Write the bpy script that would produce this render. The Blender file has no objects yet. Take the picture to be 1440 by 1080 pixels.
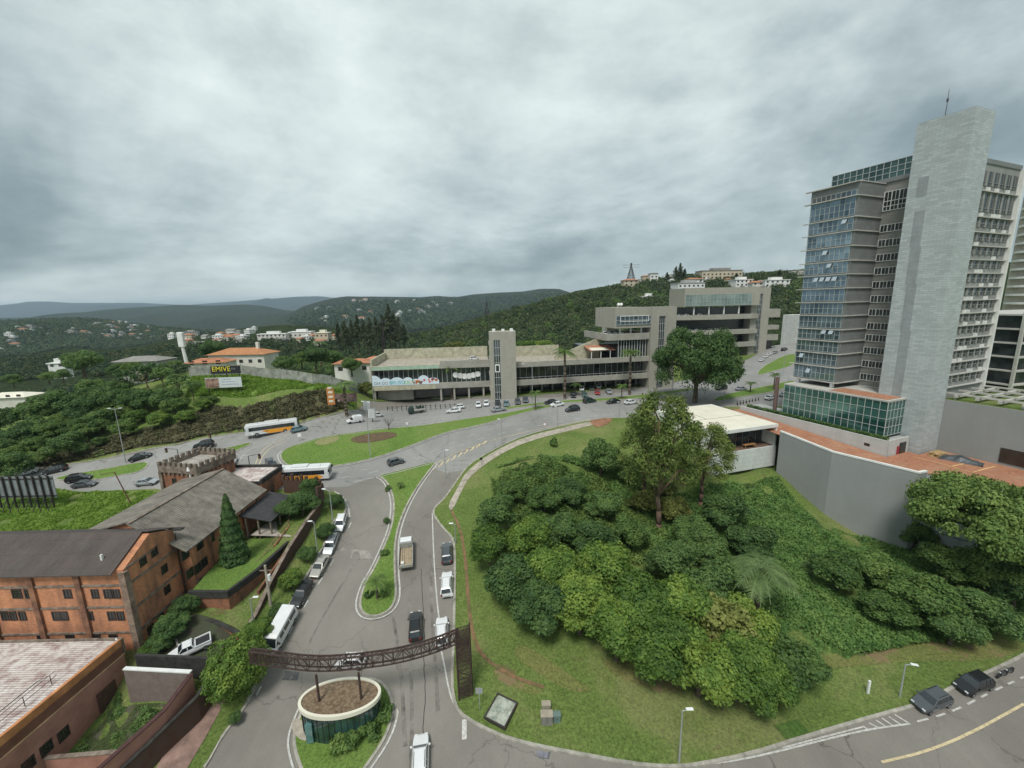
import bpy, bmesh, math, random
import numpy as np
from mathutils import Vector, Matrix
from mathutils.geometry import delaunay_2d_cdt
HAZE=.00007
R=math.radians; PI=math.pi
random.seed(7); rng=np.random.default_rng(7)
sc=bpy.context.scene; COL=sc.collection
# ---------------------------------------------------------------- camera
F=590.; CZ=50.
_d=np.array([70/F,3080/F,1.]); _d/=np.linalg.norm(_d)
UP=-_d; FW=np.array([0,0,1.])-_d[2]*_d; FW/=np.linalg.norm(FW); RT=np.cross(FW,UP)
if RT[0]<0: RT=-RT
cd=bpy.data.cameras.new('camera'); cam=bpy.data.objects.new('camera',cd); COL.objects.link(cam); sc.camera=cam
cd.sensor_width=36; cd.lens=36*F/1440; cd.clip_end=60000; cd.clip_start=.1
# rows of [RT,FW,UP] are world axes in camera (x right,y down,z fwd)
_m=Matrix(((RT[0],-RT[1],-RT[2]),(FW[0],-FW[1],-FW[2]),(UP[0],-UP[1],-UP[2]))).to_4x4()
_m.translation=(0,0,CZ); cam.matrix_world=_m
sc.render.resolution_x=1024; sc.render.resolution_y=768
def ray(px,py):
    v=np.array([(px-720)/F,(py-540)/F,1.]); return np.array([v@RT,v@FW,v@UP])
def PH(px,py,z):            # pixel -> point on the horizontal plane z
    r=ray(px,py); t=(z-CZ)/r[2]; return np.array([r[0]*t,r[1]*t,z])
def PY(px,py,Y):
    r=ray(px,py); t=Y/r[1]; return np.array([r[0]*t,Y,CZ+r[2]*t])
def proj(p):
    p=np.array(p,float)-[0,0,CZ]; c=p[0]*RT+p[1]*FW+p[2]*UP
    return 720+F*c[0]/c[2],540+F*c[1]/c[2],c[2]
def ztop(x,y,py):           # height at which the vertical line through (x,y) meets row py
    lo,hi=-60.,200.
    for _ in range(50):
        m=(lo+hi)/2
        if proj((x,y,m))[1]>py: lo=m
        else: hi=m
    return lo
# ---------------------------------------------------------------- sky, sun, exposure
SUN_EL,SUN_AZ=R(58),R(200)
w=bpy.data.worlds.new('World'); sc.world=w; w.use_nodes=True; nt=w.node_tree; nt.nodes.clear()
def N(t,nt,**k):
    n=nt.nodes.new(t)
    for a,b in k.items(): setattr(n,a,b)
    return n
def lk(nt,a,b): nt.links.new(a,b)
def mth(nt,op,a,b=None,c=None,clamp=False):
    n=N('ShaderNodeMath',nt,operation=op,use_clamp=clamp)
    for i,v in enumerate((a,b,c)):
        if v is None: continue
        if isinstance(v,(int,float)): n.inputs[i].default_value=v
        else: lk(nt,v,n.inputs[i])
    return n.outputs[0]
def ramp(nt,fac,stops,interp='LINEAR'):
    n=N('ShaderNodeValToRGB',nt); cr=n.color_ramp; cr.interpolation=interp
    while len(cr.elements)<len(stops): cr.elements.new(.5)
    for e,(p,c) in zip(cr.elements,stops):
        e.position=p; e.color=(*c,1) if len(c)==3 else c
    if fac is not None: lk(nt,fac,n.inputs[0])
    return n.outputs[0]
sky=N('ShaderNodeTexSky',nt,sky_type='NISHITA'); sky.sun_disc=False; sky.sun_elevation=SUN_EL; sky.sun_rotation=SUN_AZ
tc=N('ShaderNodeTexCoord',nt); sp=N('ShaderNodeSeparateXYZ',nt); lk(nt,tc.outputs['Generated'],sp.inputs[0])
X,Yc,Z=sp.outputs
zc=mth(nt,'MAXIMUM',Z,0.0); den=mth(nt,'ADD',zc,.22)
u=mth(nt,'DIVIDE',X,den); v=mth(nt,'DIVIDE',Yc,den)
d3=mth(nt,'ADD',mth(nt,'MULTIPLY',zc,.7),.42); cb=N('ShaderNodeCombineXYZ',nt); lk(nt,mth(nt,'DIVIDE',mth(nt,'MULTIPLY',X,.8),d3),cb.inputs[0]); lk(nt,mth(nt,'DIVIDE',mth(nt,'MULTIPLY',Yc,.8),d3),cb.inputs[1]); lk(nt,mth(nt,'ADD',mth(nt,'DIVIDE',mth(nt,'MULTIPLY',Z,1.9),d3),3.7),cb.inputs[2])
n1=N('ShaderNodeTexNoise',nt); n1.inputs['Scale'].default_value=1.15; n1.inputs['Detail'].default_value=10; n1.inputs['Roughness'].default_value=.56; n1.inputs['Distortion'].default_value=.5
lk(nt,cb.outputs[0],n1.inputs['Vector'])
n2=N('ShaderNodeTexNoise',nt); n2.inputs['Scale'].default_value=4.6; n2.inputs['Detail'].default_value=9; n2.inputs['Roughness'].default_value=.62
lk(nt,cb.outputs[0],n2.inputs['Vector'])
elev=ramp(nt,zc,[(0,(.82,)*3),(.03,(.74,)*3),(.075,(.40,)*3),(.16,(.27,)*3),(.30,(.46,)*3),(.48,(.62,)*3),(.7,(.54,)*3),(1,(.5,)*3)],'B_SPLINE')
# a broad bright break in the deck ahead, a heavier bank to the left
dotn=N('ShaderNodeVectorMath',nt,operation='DOT_PRODUCT'); lk(nt,tc.outputs['Generated'],dotn.inputs[0]); dotn.inputs[1].default_value=Vector((-.10,.90,.42)).normalized()
brk=mth(nt,'MULTIPLY',mth(nt,'SUBTRACT',dotn.outputs['Value'],.80),.55)
brk=mth(nt,'MAXIMUM',brk,-.06)
a=mth(nt,'ADD',mth(nt,'MULTIPLY',mth(nt,'SUBTRACT',n1.outputs[0],.5),1.5),mth(nt,'MULTIPLY',mth(nt,'SUBTRACT',n2.outputs[0],.5),.62))
val=mth(nt,'ADD',mth(nt,'ADD',elev,a),brk)
cc=ramp(nt,val,[(0,(1.0,1.3,1.36)),(.25,(1.5,1.88,1.94)),(.5,(2.6,3.05,3.06)),(.75,(3.9,4.4,4.3)),(1,(5.0,5.45,5.3))])
mx=N('ShaderNodeMix',nt,data_type='RGBA'); mx.inputs[0].default_value=.93
lk(nt,sky.outputs[0],mx.inputs[6]); lk(nt,cc,mx.inputs[7])
bg=N('ShaderNodeBackground',nt); bg.inputs[1].default_value=.1; lk(nt,mx.outputs[2],bg.inputs[0])
wo=N('ShaderNodeOutputWorld',nt); lk(nt,bg.outputs[0],wo.inputs[0])
sl=bpy.data.lights.new('sun','SUN'); sl.energy=1.5; sl.angle=R(16); sl.color=(1,.97,.92)
so=bpy.data.objects.new('sun',sl); COL.objects.link(so)
so.rotation_euler=(R(90)-SUN_EL,0,-SUN_AZ+PI)
vs=sc.view_settings; vs.view_transform='Standard'; vs.look='None'; vs.gamma=1; vs.use_curve_mapping=False; vs.exposure=0.92
# ---------------------------------------------------------------- materials
MC={}
def newmat(name):
    m=bpy.data.materials.new(name); m.use_nodes=True; nt=m.node_tree; b=nt.nodes['Principled BSDF']; MC[name]=m
    return m,nt,b
def noise(nt,scale,detail=4,rough=.55,co='Object',dist=0,stretch=None,vec=None):
    t=N('ShaderNodeTexCoord',nt); n=N('ShaderNodeTexNoise',nt); n.inputs['Scale'].default_value=scale
    n.inputs['Detail'].default_value=detail; n.inputs['Roughness'].default_value=rough; n.inputs['Distortion'].default_value=dist
    src=t.outputs[co] if vec is None else vec
    if stretch:
        mp=N('ShaderNodeMapping',nt); mp.inputs['Scale'].default_value=stretch; lk(nt,src,mp.inputs[0]); src=mp.outputs[0]
    lk(nt,src,n.inputs['Vector']); return n.outputs[0]
def mixc(nt,f,a,b,mode='MIX'):
    n=N('ShaderNodeMix',nt,data_type='RGBA',blend_type=mode)
    for i,v in ((0,f),(6,a),(7,b)):
        if isinstance(v,(int,float)): n.inputs[i].default_value=v
        elif isinstance(v,tuple): n.inputs[i].default_value=(*v,1)
        else: lk(nt,v,n.inputs[i])
    return n.outputs[2]
def bump(nt,b,h,s=.3,d=.05):
    n=N('ShaderNodeBump',nt); n.inputs['Strength'].default_value=s; n.inputs['Distance'].default_value=d; lk(nt,h,n.inputs['Height']); lk(nt,n.outputs[0],b.inputs['Normal'])
def mat(name,c,rough=.8,var=.25,scale=1.5,c2=None,metal=0,bmp=0,stretch=None,fine=True,spec=None):
    if name in MC: return MC[name]
    m,nt,b=newmat(name); b.inputs['Roughness'].default_value=rough; b.inputs['Metallic'].default_value=metal
    if spec is not None: b.inputs['Specular IOR Level'].default_value=spec
    n=noise(nt,scale,6,.6,stretch=stretch)
    lo=tuple(x*(1-var) for x in c); hi=c2 if c2 else tuple(min(1,x*(1+var)) for x in c)
    col=ramp(nt,n,[(.3,lo),(.7,hi)])
    lk(nt,col,b.inputs['Base Color'])
    if bmp: bump(nt,b,noise(nt,scale*8,4),bmp)
    return m
def m_asphalt(name,c,worn):
    m,nt,b=newmat(name); n=noise(nt,.07,6,.6); base=ramp(nt,n,[(.35,c),(.65,worn)])
    st=noise(nt,.9,4,.7,stretch=(1,.12,1)); base=mixc(nt,mth(nt,'MULTIPLY',st,.35),base,(.085,.078,.068))
    fine=noise(nt,9,3,.8); base=mixc(nt,.3,base,ramp(nt,fine,[(.3,(.03,.03,.03)),(.7,(.2,.19,.175))]))
    vo=N('ShaderNodeTexVoronoi',nt,feature='DISTANCE_TO_EDGE'); vo.inputs['Scale'].default_value=.075
    t=N('ShaderNodeTexCoord',nt); wv=N('ShaderNodeMix',nt,data_type='VECTOR'); wv.inputs[0].default_value=.12
    nn=N('ShaderNodeTexNoise',nt); nn.inputs['Scale'].default_value=.5; nn.inputs['Detail'].default_value=5; lk(nt,t.outputs['Object'],nn.inputs['Vector'])
    vm=N('ShaderNodeVectorMath',nt,operation='MULTIPLY_ADD'); lk(nt,nn.outputs['Color'],vm.inputs[0]); vm.inputs[1].default_value=(4,4,0); lk(nt,t.outputs['Object'],vm.inputs[2])
    lk(nt,vm.outputs[0],vo.inputs['Vector'])
    cr=ramp(nt,vo.outputs['Distance'],[(0,(1,1,1)),(.008,(0,0,0))]); crm=mth(nt,'MULTIPLY',cr,mth(nt,'MULTIPLY',noise(nt,.15,2),.9))
    base=mixc(nt,crm,base,(.025,.024,.022))
    lk(nt,base,b.inputs['Base Color']); b.inputs['Roughness'].default_value=.8; bump(nt,b,fine,.25,.02); return m
def m_grass(name,a,bb,dry,dirt=(.16,.10,.06),dl=.62):
    m,nt,b=newmat(name); n=noise(nt,.075,8,.68,dist=.4); f=noise(nt,3.0,6,.8); col=ramp(nt,n,[(.36,a),(.49,bb),(.62,dry)])
    col=mixc(nt,.62,col,ramp(nt,f,[(.33,tuple(x*.3 for x in a)),(.66,tuple(min(1,x*1.9) for x in bb))]),'MIX')
    d=noise(nt,.22,8,.7); dm=ramp(nt,d,[(dl,(0,0,0)),(dl+.06,(1,1,1))]); col=mixc(nt,mth(nt,'MULTIPLY',dm,.7),col,dirt)
    lk(nt,col,b.inputs['Base Color']); b.inputs['Roughness'].default_value=.95; b.inputs['Specular IOR Level'].default_value=.15; bump(nt,b,f,.8,.25); return m
def m_leaf(name,dark,mid,light,trans=.3):
    m,nt,b=newmat(name); oi=N('ShaderNodeObjectInfo',nt)
    t=N('ShaderNodeTexCoord',nt); ad=N('ShaderNodeVectorMath',nt,operation='ADD'); lk(nt,t.outputs['Object'],ad.inputs[0])
    s=N('ShaderNodeCombineXYZ',nt); lk(nt,mth(nt,'MULTIPLY',oi.outputs['Random'],57),s.inputs[0]); lk(nt,s.outputs[0],ad.inputs[1])
    n=noise(nt,.55,3,.6,vec=ad.outputs[0]); f=noise(nt,4.5,2,.7,vec=ad.outputs[0])
    k=mth(nt,'ADD',mth(nt,'ADD',mth(nt,'MULTIPLY',n,.55),mth(nt,'MULTIPLY',f,.45)),mth(nt,'MULTIPLY',mth(nt,'SUBTRACT',oi.outputs['Random'],.5),.16))
    col=ramp(nt,k,[(.33,dark),(.5,mid),(.66,light)])
    lk(nt,col,b.inputs['Base Color']); b.inputs['Roughness'].default_value=.6; b.inputs['Specular IOR Level'].default_value=.25
    tr=N('ShaderNodeBsdfTranslucent',nt); lk(nt,col,tr.inputs[0]); ms=N('ShaderNodeMixShader',nt); ms.inputs[0].default_value=trans
    lk(nt,b.outputs[0],ms.inputs[1]); lk(nt,tr.outputs[0],ms.inputs[2]); lk(nt,ms.outputs[0],nt.nodes['Material Output'].inputs[0]); return m
def m_lines(name,c,line,sx,sy,th=.02,rough=.8,var=.2,axis='XZ',off=.5,stain=(.1,.08,.06),sa=.3,bmp=.2,vs=.5):
    # panels / masonry courses: brick texture laid on the facade's own plane
    m,nt,b=newmat(name); t=N('ShaderNodeTexCoord',nt); s=N('ShaderNodeSeparateXYZ',nt); lk(nt,t.outputs['Object'],s.inputs[0])
    cbn=N('ShaderNodeCombineXYZ',nt)
    if axis=='XZ': lk(nt,mth(nt,'ADD',s.outputs[0],s.outputs[1]),cbn.inputs[0]); lk(nt,s.outputs[2],cbn.inputs[1])
    else: lk(nt,s.outputs[0],cbn.inputs[0]); lk(nt,s.outputs[1],cbn.inputs[1])
    br=N('ShaderNodeTexBrick',nt); br.offset=off; br.inputs['Scale'].default_value=1; br.inputs['Brick Width'].default_value=sx; br.inputs['Row Height'].default_value=sy
    br.inputs['Mortar Size'].default_value=th; br.inputs['Color1'].default_value=(*[x*(1-var) for x in c],1); br.inputs['Color2'].default_value=(*[min(1,x*(1+var)) for x in c],1); br.inputs['Mortar'].default_value=(*line,1)
    lk(nt,cbn.outputs[0],br.inputs['Vector'])
    st=noise(nt,vs,8,.7,stretch=(1,1,.35)); sm=ramp(nt,st,[(.42,(0,0,0)),(.72,(1,1,1))])
    col=mixc(nt,mth(nt,'MULTIPLY',sm,sa),br.outputs['Color'],stain)
    lk(nt,col,b.inputs['Base Color']); b.inputs['Roughness'].default_value=rough
    if bmp: bump(nt,b,br.outputs['Fac'],-bmp if bmp>0 else bmp,.03)
    return m
def m_roof(name,c,c2,pitch=.3,axis=0,rows=1.6,rough=.85,stain=(.1,.1,.09),sa=.45):
    m,nt,b=newmat(name); t=N('ShaderNodeTexCoord',nt); s=N('ShaderNodeSeparateXYZ',nt); lk(nt,t.outputs['Object'],s.inputs[0])
    wv=mth(nt,'SINE',mth(nt,'MULTIPLY',s.outputs[axis],2*PI/pitch)); n=noise(nt,.5,7,.65,stretch=(1,.3,1) if axis==0 else (.3,1,1))
    col=ramp(nt,n,[(.3,c),(.7,c2)])
    sht=mth(nt,'FRACT',mth(nt,'DIVIDE',s.outputs[1-axis],rows)); ln=ramp(nt,sht,[(0,(1,1,1)),(.035,(0,0,0))]); col=mixc(nt,mth(nt,'MULTIPLY',ln,.55),col,tuple(x*.4 for x in c))
    sh2=mth(nt,'FRACT',mth(nt,'DIVIDE',s.outputs[axis],1.1)); ln2=ramp(nt,sh2,[(0,(1,1,1)),(.06,(0,0,0))]); col=mixc(nt,mth(nt,'MULTIPLY',ln2,.3),col,tuple(min(1,x*1.9) for x in c2))
    st=noise(nt,.9,8,.75); sm=ramp(nt,st,[(.45,(0,0,0)),(.62,(1,1,1))]); col=mixc(nt,mth(nt,'MULTIPLY',sm,sa),col,stain)
    lk(nt,col,b.inputs['Base Color']); b.inputs['Roughness'].default_value=rough; bump(nt,b,wv,.6,.05); return m
def m_glass(name,c,rough=.06,var=.5,scale=.4,metal=0.0,c2=None,spec=.8):
    m,nt,b=newmat(name); t=N('ShaderNodeTexCoord',nt)
    n=noise(nt,scale,3,.5); lo=tuple(x*(1-var) for x in c); col=ramp(nt,n,[(.35,lo),(.65,c2 or tuple(min(1,x*(1+var)) for x in c))])
    lk(nt,col,b.inputs['Base Color']); b.inputs['Roughness'].default_value=rough; b.inputs['Specular IOR Level'].default_value=spec; b.inputs['Metallic'].default_value=metal; b.inputs['IOR'].default_value=1.6
    bump(nt,b,noise(nt,.8,2),.04,.05); return m
def m_panes(name,c1,c2,w_,h_,metal=.3,rough=.07,zo=0.):
    # glazing whose panes differ a little from one another (blinds, rooms behind)
    m,nt,b=newmat(name); t=N('ShaderNodeTexCoord',nt); s=N('ShaderNodeSeparateXYZ',nt); lk(nt,t.outputs['Object'],s.inputs[0]); cbn=N('ShaderNodeCombineXYZ',nt)
    lk(nt,mth(nt,'ADD',s.outputs[0],s.outputs[1]),cbn.inputs[0]); lk(nt,mth(nt,'ADD',s.outputs[2],zo),cbn.inputs[1])
    def br(a,b_,sc):
        n=N('ShaderNodeTexBrick',nt); n.offset=0; n.inputs['Scale'].default_value=1; n.inputs['Brick Width'].default_value=w_*sc; n.inputs['Row Height'].default_value=h_*sc; n.inputs['Mortar Size'].default_value=0
        n.inputs['Color1'].default_value=(*a,1); n.inputs['Color2'].default_value=(*b_,1); lk(nt,cbn.outputs[0],n.inputs['Vector']); return n.outputs['Color']
    col=mixc(nt,.45,br(c1,c2,1),br(tuple(x*.4 for x in c1),tuple(min(1,x*1.25) for x in c2),2)); n=noise(nt,.25,4); col=mixc(nt,mth(nt,'MULTIPLY',n,.6),col,tuple(x*.5 for x in c1))
    lk(nt,col,b.inputs['Base Color']); b.inputs['Roughness'].default_value=rough; b.inputs['Metallic'].default_value=metal; b.inputs['Specular IOR Level'].default_value=.9; bump(nt,b,noise(nt,.7,2),.05,.05); return m
# ---------------------------------------------------------------- mesh helpers
class MB:
    def __init__(s): s.v=[];s.f=[];s.m=[]
    def add(s,vs,fs,m=0):
        o=len(s.v); s.v+= [tuple(map(float,q)) for q in vs]; s.f+=[tuple(i+o for i in f) for f in fs]; s.m+=[m]*len(fs); return s
    def box(s,x0,x1,y0,y1,z0,z1,m=0,skip=''):
        vs=[(x0,y0,z0),(x1,y0,z0),(x1,y1,z0),(x0,y1,z0),(x0,y0,z1),(x1,y0,z1),(x1,y1,z1),(x0,y1,z1)]
        fs=[(0,3,2,1),(4,5,6,7),(0,1,5,4),(1,2,6,5),(2,3,7,6),(3,0,4,7)]
        return s.add(vs,fs,m)
    def prism(s,poly,z0,z1,m=0,mt=None):
        n=len(poly); zz0=z0 if hasattr(z0,'__len__') else [z0]*n; zz1=z1 if hasattr(z1,'__len__') else [z1]*n
        vs=[(p[0],p[1],a) for p,a in zip(poly,zz0)]+[(p[0],p[1],a) for p,a in zip(poly,zz1)]
        s.add(vs,[(i,(i+1)%n,n+(i+1)%n,n+i) for i in range(n)]+[tuple(range(n))[::-1]],m); s.add(vs[n:],[tuple(range(n))],m if mt is None else mt); return s
    def xprism(s,poly,x0,x1,m=0):   # poly in (y,z), extruded along x
        n=len(poly); vs=[(x0,p[0],p[1]) for p in poly]+[(x1,p[0],p[1]) for p in poly]
        return s.add(vs,[(i,(i+1)%n,n+(i+1)%n,n+i) for i in range(n)]+[tuple(range(n))[::-1],tuple(range(n,2*n))],m)
    def yprism(s,poly,y0,y1,m=0):   # poly in (x,z), extruded along y
        n=len(poly); vs=[(p[0],y0,p[1]) for p in poly]+[(p[0],y1,p[1]) for p in poly]
        return s.add(vs,[(i,(i+1)%n,n+(i+1)%n,n+i) for i in range(n)]+[tuple(range(n))[::-1],tuple(range(n,2*n))],m)
    def tube(s,p0,p1,r0,r1=None,n=8,m=0,cap=True):
        p0=Vector(p0);p1=Vector(p1); r1=r0 if r1 is None else r1; d=(p1-p0)
        if d.length<1e-6: return s
        d.normalize(); a=d.orthogonal().normalized(); b=d.cross(a); vs=[]
        for p,r in ((p0,r0),(p1,r1)):
            for i in range(n):
                t=2*PI*i/n; vs.append(p+a*math.cos(t)*r+b*math.sin(t)*r)
        fs=[(i,(i+1)%n,n+(i+1)%n,n+i) for i in range(n)]
        if cap: fs+=[tuple(range(n))[::-1],tuple(range(n,2*n))]
        return s.add(vs,fs,m)
    def bar(s,p0,p1,w,h,m=0):
        p0=Vector(p0);p1=Vector(p1); d=(p1-p0).normalized(); a=d.cross(Vector((0,0,1)))
        a=Vector((1,0,0)) if a.length<1e-3 else a.normalized(); b=d.cross(a); vs=[]
        for p in (p0,p1):
            for i,j in ((-1,-1),(1,-1),(1,1),(-1,1)): vs.append(p+a*i*w/2+b*j*h/2)
        return s.add(vs,[(0,1,5,4),(1,2,6,5),(2,3,7,6),(3,0,4,7),(3,2,1,0),(4,5,6,7)],m)
    def build(s,name,mats,parent=None,loc=None,rz=0,smooth=False,bev=0):
        me=bpy.data.meshes.new(name); me.from_pydata(s.v,[],s.f); mats=mats if isinstance(mats,(list,tuple)) else [mats]
        for q in mats: me.materials.append(q)
        if len(mats)>1: me.polygons.foreach_set('material_index',s.m)
        bm=bmesh.new(); bm.from_mesh(me); bmesh.ops.recalc_face_normals(bm,faces=bm.faces); bm.to_mesh(me); bm.free()
        if smooth: me.polygons.foreach_set('use_smooth',[True]*len(me.polygons))
        o=bpy.data.objects.new(name,me); COL.objects.link(o)
        if parent: o.parent=parent
        if loc is not None: o.location=loc
        o.rotation_euler=(0,0,rz)
        if bev:
            b=o.modifiers.new('bevel','BEVEL'); b.width=bev; b.segments=1; b.limit_method='ANGLE'
        return o
def rawmesh(name,V,Fq,mats,smooth=False,mi=None):   # numpy verts (n,3), faces (m,k)
    me=bpy.data.meshes.new(name); k=Fq.shape[1]; me.vertices.add(len(V)); me.vertices.foreach_set('co',np.asarray(V,np.float32).ravel())
    me.loops.add(Fq.size); me.loops.foreach_set('vertex_index',Fq.astype(np.int32).ravel()); me.polygons.add(len(Fq)); me.polygons.foreach_set('loop_start',np.arange(len(Fq),dtype=np.int32)*k)
    for q in (mats if isinstance(mats,list) else [mats]): me.materials.append(q)
    if mi is not None: me.polygons.foreach_set('material_index',mi)
    me.update(calc_edges=True); me.validate()
    if smooth: me.polygons.foreach_set('use_smooth',[True]*len(me.polygons))
    return me
def tag(o,label=None,cat=None,group=None,kind=None):
    if label: o['label']=label
    if cat: o['category']=cat
    if group: o['group']=group
    if kind: o['kind']=kind
    return o
def empty(name,loc,rz=0,label=None,cat=None,group=None):
    o=bpy.data.objects.new(name,None); COL.objects.link(o); o.location=loc; o.rotation_euler=(0,0,rz); o.empty_display_size=.5
    return tag(o,label,cat,group)
def linkmesh(name,me,parent=None,loc=None,rz=0,sc_=None):
    o=bpy.data.objects.new(name,me); COL.objects.link(o)
    if parent: o.parent=parent
    if loc is not None: o.location=loc
    o.rotation_euler=(0,0,rz)
    if sc_ is not None: o.scale=sc_ if hasattr(sc_,'__len__') else (sc_,)*3
    return o
def copy_tree(o,parent=None,ch=None):
    c=o.copy(); COL.objects.link(c)
    if parent: c.parent=parent
    for k in list(o.children): copy_tree(k,c)
    return c
# ---------------------------------------------------------------- terrain
CT=[(592,1060,48),(400,1060,48),(300,1060,48.3),(760,1060,48.3),(1000,1075,48.2),(1150,1030,48),(1300,1000,47.6),(1430,950,47),(1440,1060,48),(592,1150,49),(200,1150,49),(1000,1150,49),(1440,1200,49),
(480,1000,47.3),(650,1000,47.2),(584,880,45),(450,880,44.6),(640,880,45),(390,920,45.8),(572,780,41.7),(640,780,41.8),(460,770,40.8),(525,800,42.2),(515,690,37.6),(600,690,38.3),(560,650,36),(650,650,37),(480,660,36),
(430,690,37),(470,625,33.8),(420,650,35.2),(383,605,32),(327,650,34.5),(287,628,33),(198,642,34.6),(95,670,36.8),(0,682,38.2),(-100,700,39.5),
(540,600,32.2),(640,585,31.8),(730,600,33),(680,620,34.4),(800,580,31.8),(870,575,31.4),(960,560,31),(1045,547,30.6),(1100,530,29.5),(527,563,31),(700,560,31),(916,548,31),(1060,500,29.5),(1100,482,29),
(720,680,37.2),(800,640,34.5),(860,600,32),(660,720,39.2),(700,800,42),(720,880,44.6),(800,960,46.6),(950,1000,47.6),(1200,990,47.6),(1150,900,46.8),(1300,930,47),(1440,900,46.6),
(800,780,41),(900,800,43),(850,700,38.6),(1000,800,44),(1100,830,45.4),(930,700,40),(1000,672,38),(1090,662,37.6),(1112,690,40.5),(1150,725,43),(1220,757,45.8),(1300,800,46),(1400,800,46),(1040,740,42),
(950,610,31.5),(340,530,21.0),(270,533,21.4),(400,537,22.2),(470,550,24.7),(400,552,24.2),(300,552,24.3)]
CXY=[(-49,47,7),(-64,46,7),(-49,60,8),(-42,46,7.2),(-42,56,8.5),(-42,66,11),(-44,72,11.5),(-50,80,13),(-62,84,14),(-75,86,13.5),(-80,72,10),(-90,60,8.5),(-100,80,11),(-49.2,44,3.9),(-49.6,40,2.7),(-45,39.5,3.0),(-45.5,42.3,3.9),(-41.5,41,3.7),(-48.5,35,1.6),(-42,35,1.9),(-36.4,38,2.9),(-60,30,5),(-60,50,7),(-70,95,15.2),(-95,90,12.5),(-36,48,5.6),(-38,58,8.6),(-36,68,12.4),(-38,34,2.5),
(67,103,15.5),(84,84,14),(78,100,19),(90,100,19),(110,90,18),(110,120,19),(90,130,19),(72,112,19),(64,120,18.9),
(-120,160,25),(-90,162,24.5),(-60,160,21),(-130,145,25),(-40,160,17),(43,83.5,10.4),(52,86,10.2),(61,88,10.2),(50,95,11.5),(57,97,11.5),(-160,120,16),(-80,118,21.5),(-110,118,18.5),(-46,124,19.2),(-140,170,12),(-60,180,12),(-30,170,16),(20,170,19),(80,190,20),(-200,220,-10),(-60,250,-6),(60,250,16),(150,230,24),(200,160,22),(200,260,30),(-220,130,2),(-180,60,8),(160,60,10),(160,20,2),(-150,20,4),(0,15,1.2),(90,15,1.2)]
_pts=[PH(a,b,CZ-h) for a,b,h in CT]+[np.array(q,float) for q in CXY]
_pts=np.array(_pts); _n=len(_pts)
def _K(r2): return np.where(r2>0,.5*r2*np.log(np.maximum(r2,1e-9)),0)
_A=np.zeros((_n+3,_n+3)); _d2=((_pts[:,None,:2]-_pts[None,:,:2])**2).sum(2)/1e4
_A[:_n,:_n]=_K(_d2)+np.eye(_n)*4e-4; _A[:_n,_n]=1; _A[:_n,_n+1:]=_pts[:,:2]/100; _A[_n,:_n]=1; _A[_n+1:,:_n]=_pts[:,:2].T/100
_W=np.linalg.solve(_A,np.concatenate([_pts[:,2],np.zeros(3)]))
def Tn(x,y):
    x=np.atleast_1d(np.asarray(x,float)); y=np.atleast_1d(np.asarray(y,float)); out=np.empty(x.shape)
    xf=x.ravel(); yf=y.ravel(); o=np.empty(len(xf))
    for i in range(0,len(xf),4000):
        a=xf[i:i+4000]; b=yf[i:i+4000]; r2=((a[:,None]-_pts[None,:,0])**2+(b[:,None]-_pts[None,:,1])**2)/1e4
        o[i:i+4000]=_K(r2)@_W[:_n]+_W[_n]+a/100*_W[_n+1]+b/100*_W[_n+2]
    return o.reshape(x.shape)
def Tz(x,y):
    x=np.atleast_1d(np.asarray(x,float)); y=np.atleast_1d(np.asarray(y,float)); z=np.clip(Tn(np.clip(x,-240,240),np.clip(y,-20,280)),-30,34)
    far=-22-55/(1+np.exp((x+150)/220.)) + 10*np.sin(x/310.+1)*np.cos(y/420.)   # low ground in the valley beyond
    far=np.where(x>100,np.minimum((x-100)*.12,40)+far,far)
    d=np.maximum(np.maximum(np.abs(x)-200,y-235),-30-y)/120.; k=np.clip(d,0,1); k=k*k*(3-2*k)
    return z*(1-k)+far*k
def T1(x,y): return float(Tz(x,y)[0])
def at(px,py,h=0.,tmax=600,t0=25):     # first point along the pixel's ray that lies h above the ground
    r=ray(px,py); r=r/np.linalg.norm(r); t=np.linspace(t0,tmax,1600); p=r[None]*t[:,None]+[0,0,CZ]
    g=p[:,2]-Tz(p[:,0],p[:,1])-h; i=np.argmax(g<0)
    if g[i]>=0: i=len(t)-1
    if i>0:
        k=g[i-1]/(g[i-1]-g[i]+1e-12); tt=t[i-1]+(t[i]-t[i-1])*k
    else: tt=t[0]
    q=r*tt+[0,0,CZ]; return Vector((q[0],q[1],float(Tz(q[0],q[1])[0])))
def W(pts): return [at(*p)[:2] for p in pts]
def dens(poly,step,closed=True):
    out=[]; n=len(poly)
    for i in range(n if closed else n-1):
        a=np.array(poly[i][:2]);b=np.array(poly[(i+1)%n][:2]); k=max(1,int(np.linalg.norm(b-a)/step))
        for j in range(k): out.append(tuple(a+(b-a)*j/k))
    if not closed: out.append(tuple(poly[-1][:2]))
    return out
def smooth(poly,it=2,closed=True):
    for _ in range(it):
        q=[]; n=len(poly)
        for i in range(n if closed else n-1):
            a=np.array(poly[i][:2]);b=np.array(poly[(i+1)%n][:2]); q+=[a*.75+b*.25,a*.25+b*.75]
        if not closed: q=[np.array(poly[0][:2])]+q+[np.array(poly[-1][:2])]
        poly=q
    return [tuple(p) for p in poly]
def inpoly(x,y,poly):
    P=np.array(poly); r=np.zeros(np.shape(x),bool); n=len(P)
    for i in range(n):
        x1,y1=P[i];x2,y2=P[(i+1)%n]
        if y1==y2: continue
        c=((y1>y)!=(y2>y))&(x<(x2-x1)*(y-y1)/(y2-y1)+x1); r^=c
    return r
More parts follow.
